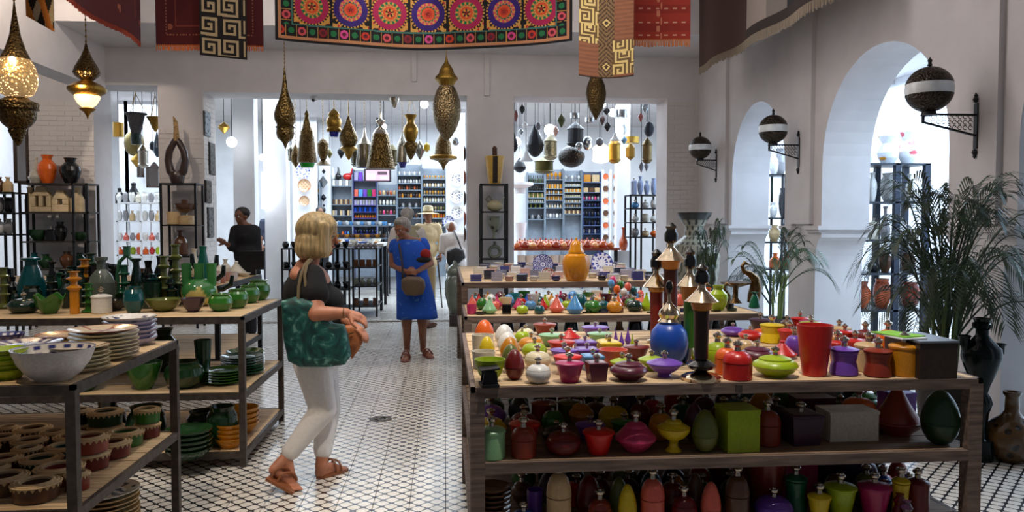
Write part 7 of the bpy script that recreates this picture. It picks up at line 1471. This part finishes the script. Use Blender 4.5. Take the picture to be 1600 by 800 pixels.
child('bag_body', slab('sb', densify([wb_(x, y, -.2) for x, y in ((628,436),(636,431),(656,432),(663,437),(665,448),(661,459),(648,462),(634,460),(628,450))], 3), YBW-.27, YBW-.20, TP, .035), TP, hb)
child('strap', MB().tube([wb_(630,436,-.24), wb_(629,420,-.24), wb_(627,400,-.185), wb_(624,385,-.12), wb_(624,376,-.03)], .012, 8).me(True), mat('leather', (50,34,34)), hb)
cl = thing('clutch', 'red and black folded hat tucked under the arm of the blue-dressed woman', 'hat', wb_(661,408,-.22)); child('brim', MB().ell(wb_(662,406,-.23), (.085,.05,.035), 16, 8).me(True), BT_, cl); child('crown', MB().ell(wb_(665,397,-.22), (.06,.05,.06), 16, 8).me(True), mat('cloth', (150,34,30)), cl)
# man in black at the till
YM_ = 10.3
J = dict(head=(378,337), neck=(382,352), chest=(385,368), belly=(386,398), hip=(386,425), shl=(368,360), shr=(399,360,.02), ell=(362,386,-.05), elr=(402,392), wrl=(352,380,-.2), wrr=(388,404,-.16), hjl=(380,440), hjr=(392,440), knl=(379,480), knr=(392,480), hel=on_floor(380,531,YM_), tol=on_floor(374,536,YM_), her=on_floor(394,531,YM_), tor=on_floor(390,537,YM_), anl=(380,520,.02), anr=(394,520,.02))
dark_hair = lambda q, fr: [('e', fr[0]-fr[1]*.018+fr[2]*.036, (.100,.083,.080))]
figure('young man in black shirt standing behind the green rack, looking down left', YM_, J, mat('skin', (120,76,54)), (386,533), [('black_shirt', mat('cloth', (24,24,28)), 'top', {'sleeve': .7, 'hem': .1}), ('dark_trousers', mat('cloth', (30,30,36)), 'trousers', {}), ('shoe', BLACK, 'shoes', {}), ('hair', mat('hair', (26,20,18)), 'blob', dark_hair)], V3((-.6,-.75,-.15)), vox=.012)
# grey-haired man in a beige vest, seen from behind
YV_ = 11.5
J = dict(head=(636,337), neck=(637,352), chest=(637,372), belly=(638,400), hip=(640,425), shl=(617,362), shr=(657,362), ell=(609,388,-.02), elr=(665,390,.05), wrl=(614,410,.15), wrr=(655,412,.2), hjl=(632,438), hjr=(648,438), knl=(633,470), knr=(652,470), hel=on_floor(632,512,YV_), tol=on_floor(633,505,YV_), her=on_floor(668,513,YV_), tor=on_floor(680,509,YV_), anl=(632,503,.0), anr=(667,504,.0))
vest = lambda q, fr: [('e', q('chest')+V3((0,-.01,.0)), (.185,.14,.19)), ('e', q('belly'), (.185,.155,.18)), ('c', q('shl')+V3((.05,0,.02)), .075, q('shr')+V3((-.05,0,.02)), .075)]
figure('grey-haired man in beige vest and pale shirt, back turned, behind the blue-dressed woman', YV_, J, SK2, (648,512), [('pale_shirt', mat('cloth', (206,196,190)), 'top', {'sleeve': .45, 'hem': .02}), ('beige_vest', mat('cloth', (150,142,116)), 'blob', vest), ('tan_trousers', mat('cloth', (150,130,104)), 'trousers', {}), ('shoe', mat('leather', (90,52,34)), 'shoes', {}), ('hair', GH, 'blob', gray_hair)], V3((-.25,.95,-.1)), vox=.012)
# man with straw hat and walking stick, back turned
YH_ = 13.9
J = dict(head=(669,338), neck=(670,349), chest=(669,366), belly=(668,390), hip=(667,410), shl=(653,355), shr=(684,355), ell=(648,378,-.02), elr=(689,378), wrl=(655,396,-.1), wrr=(688,397,-.12), hjl=(661,420), hjr=(673,420), knl=(661,446), knr=(674,446), hel=on_floor(661,484,YH_), tol=on_floor(660,480,YH_), her=on_floor(675,484,YH_), tor=on_floor(677,480,YH_), anl=(661,477,.0), anr=(675,477,.0))
def hat(q, fr, t, m):
    c = fr[0]+UP*.065; child('straw_hat', MB().lathe([(0,.125),(.06,.13),(.085,.11),(.095,.02),(.10,.0),(.19,-.012),(.20,-.02),(.19,-.022),(.09,-.01)], c, 32).me(True, 60), m, t); child('hat_band', MB().lathe([(.097,.0),(.099,.03),(.096,.03)], c, 24).me(True), mat('cloth', (120,90,60)), t)
figure('man in straw hat and cream jacket with walking stick, back turned in the back room', YH_, J, SK2, (668,484), [('cream_jacket', mat('cloth', (226,206,164)), 'top', {'sleeve': .95, 'hem': .09, 'r': 1.12, 'nk': .03}), ('tan_trousers', mat('cloth', (160,138,104)), 'trousers', {}), ('shoe', mat('leather', (70,50,40)), 'shoes', {}), ('straw_hat', mat('raffia', (236,220,176)), 'custom', hat)], V3((.1,.98,-.1)), vox=.012)
q0 = G(691, 481, 0); tag(obj('walking_stick', MB().tube([(q0.x,q0.y-.0,0), tuple(P(684,407,YH_-.3))], [.012,.014], 8).tube([tuple(P(681,405,YH_-.3)), tuple(P(688,404,YH_-.3))], .018, 8).me(True), mat('wood', (60,36,24))), 'dark walking stick resting on the floor at the hatted man\'s right', 'stick')
# bending man in white shirt with black bag
YN_ = 13.45
J = dict(head=(705,356,.12), neck=(707,366,.08), chest=(708,378,.02), belly=(712,397,-.04), hip=(714,417,-.08), shl=(693,371), shr=(727,371), ell=(691,393,.02), elr=(733,393,.02), wrl=(703,401,.2), wrr=(722,404,.2), hjl=(707,428,-.06), hjr=(720,428,-.06), knl=(706,455), knr=(720,455), hel=on_floor(706,488,YN_), tol=on_floor(704,483,YN_), her=on_floor(721,488,YN_), tor=on_floor(723,483,YN_), anl=(706,480,.0), anr=(721,480,.0))
cap_ = lambda q, fr: [('e', fr[0]-fr[1]*.01+fr[2]*.034, (.108,.092,.085))]
figure('white-capped man in white shirt bending away with a black shoulder bag', YN_, J, SK2, (713,488), [('white_shirt', mat('cloth', (222,214,208)), 'top', {'sleeve': .46, 'hem': .06, 'r': 1.15, 'nk': .04}), ('pale_trousers', mat('cloth', (186,184,180)), 'trousers', {}), ('shoe', mat('leather', (60,50,44)), 'shoes', {}), ('white_cap', mat('cloth', (230,226,220)), 'blob', cap_)], V3((-.15,.85,-.5)), vox=.012)
def wn(px, py, dy): return P(px, py, YN_+dy)
nb = thing('shoulder_bag', 'black shoulder bag on the bending man\'s back hip', 'bag', wn(712,420,-.22)); child('bag_body', slab('nb', densify([wn(x, y, -.2) for x, y in ((698,392),(712,386),(724,390),(727,402),(716,412),(703,420),(698,408))], 3), YN_-.30, YN_-.22, BLACK, .04), mat('leather', (26,26,28)), nb)
child('strap', MB().tube([wn(722,392,-.26), wn(716,376,-.2), wn(711,364,-.09), wn(709,360,-.0)], .014, 8).me(True), mat('leather', (40,34,30)), nb)
# two small distant heads
for n, (px, py, Y, lb) in enumerate([(424,333,16.2,'distant dark-haired person beyond the columns, only head and shoulders seen'), (501,333,15.8,'distant dark-haired person half hidden behind the blonde woman')]):
    J = dict(head=(px,py-2), neck=(px,py+9), chest=(px,py+21), belly=(px,py+38), hip=(px,py+54), shl=(px-13,py+14), shr=(px+13,py+14), ell=(px-17,py+33), elr=(px+17,py+33), wrl=(px-15,py+50,-.1), wrr=(px+15,py+50,-.1), hjl=(px-6,py+62), hjr=(px+6,py+62), knl=(px-6,py+88), knr=(px+6,py+88))
    d_ = Y*.99; fy = 350+1860/(dep(P(px,350,Y))); J.update(hel=on_floor(px-6,fy,Y), tol=on_floor(px-7,fy+2,Y), her=on_floor(px+6,fy,Y), tor=on_floor(px+7,fy+2,Y), anl=(px-6,fy-6), anr=(px+6,fy-6))
    figure(lb, Y, J, mat('skin', (130,86,62)), (px, fy), [('dark_shirt', mat('cloth', (60,66,84)), 'top', {'sleeve': .5}), ('dark_trousers', mat('cloth', (30,30,36)), 'trousers', {}), ('shoe', BLACK, 'shoes', {}), ('hair', mat('hair', (26,20,18)), 'blob', dark_hair)], V3((.1,-.98,-.1)), vox=.02)
# floor drain
q = G(595, 655, 0); t = thing('floor_drain', 'small round metal floor drain in the tiles of the aisle', 'drain', (q.x, q.y, 0)); obj('ring', lathe_me([(.055,0),(.055,.004),(.085,.004),(.088,0)], 32), IRON, t); obj('grate', MB().box(-.05,-.003,0,.05,.003,.003).box(-.003,-.05,0,.003,.05,.003).box(-.04,-.03,0,.04,-.024,.003).box(-.04,.024,0,.04,.03,.003).me(), BLK, t)
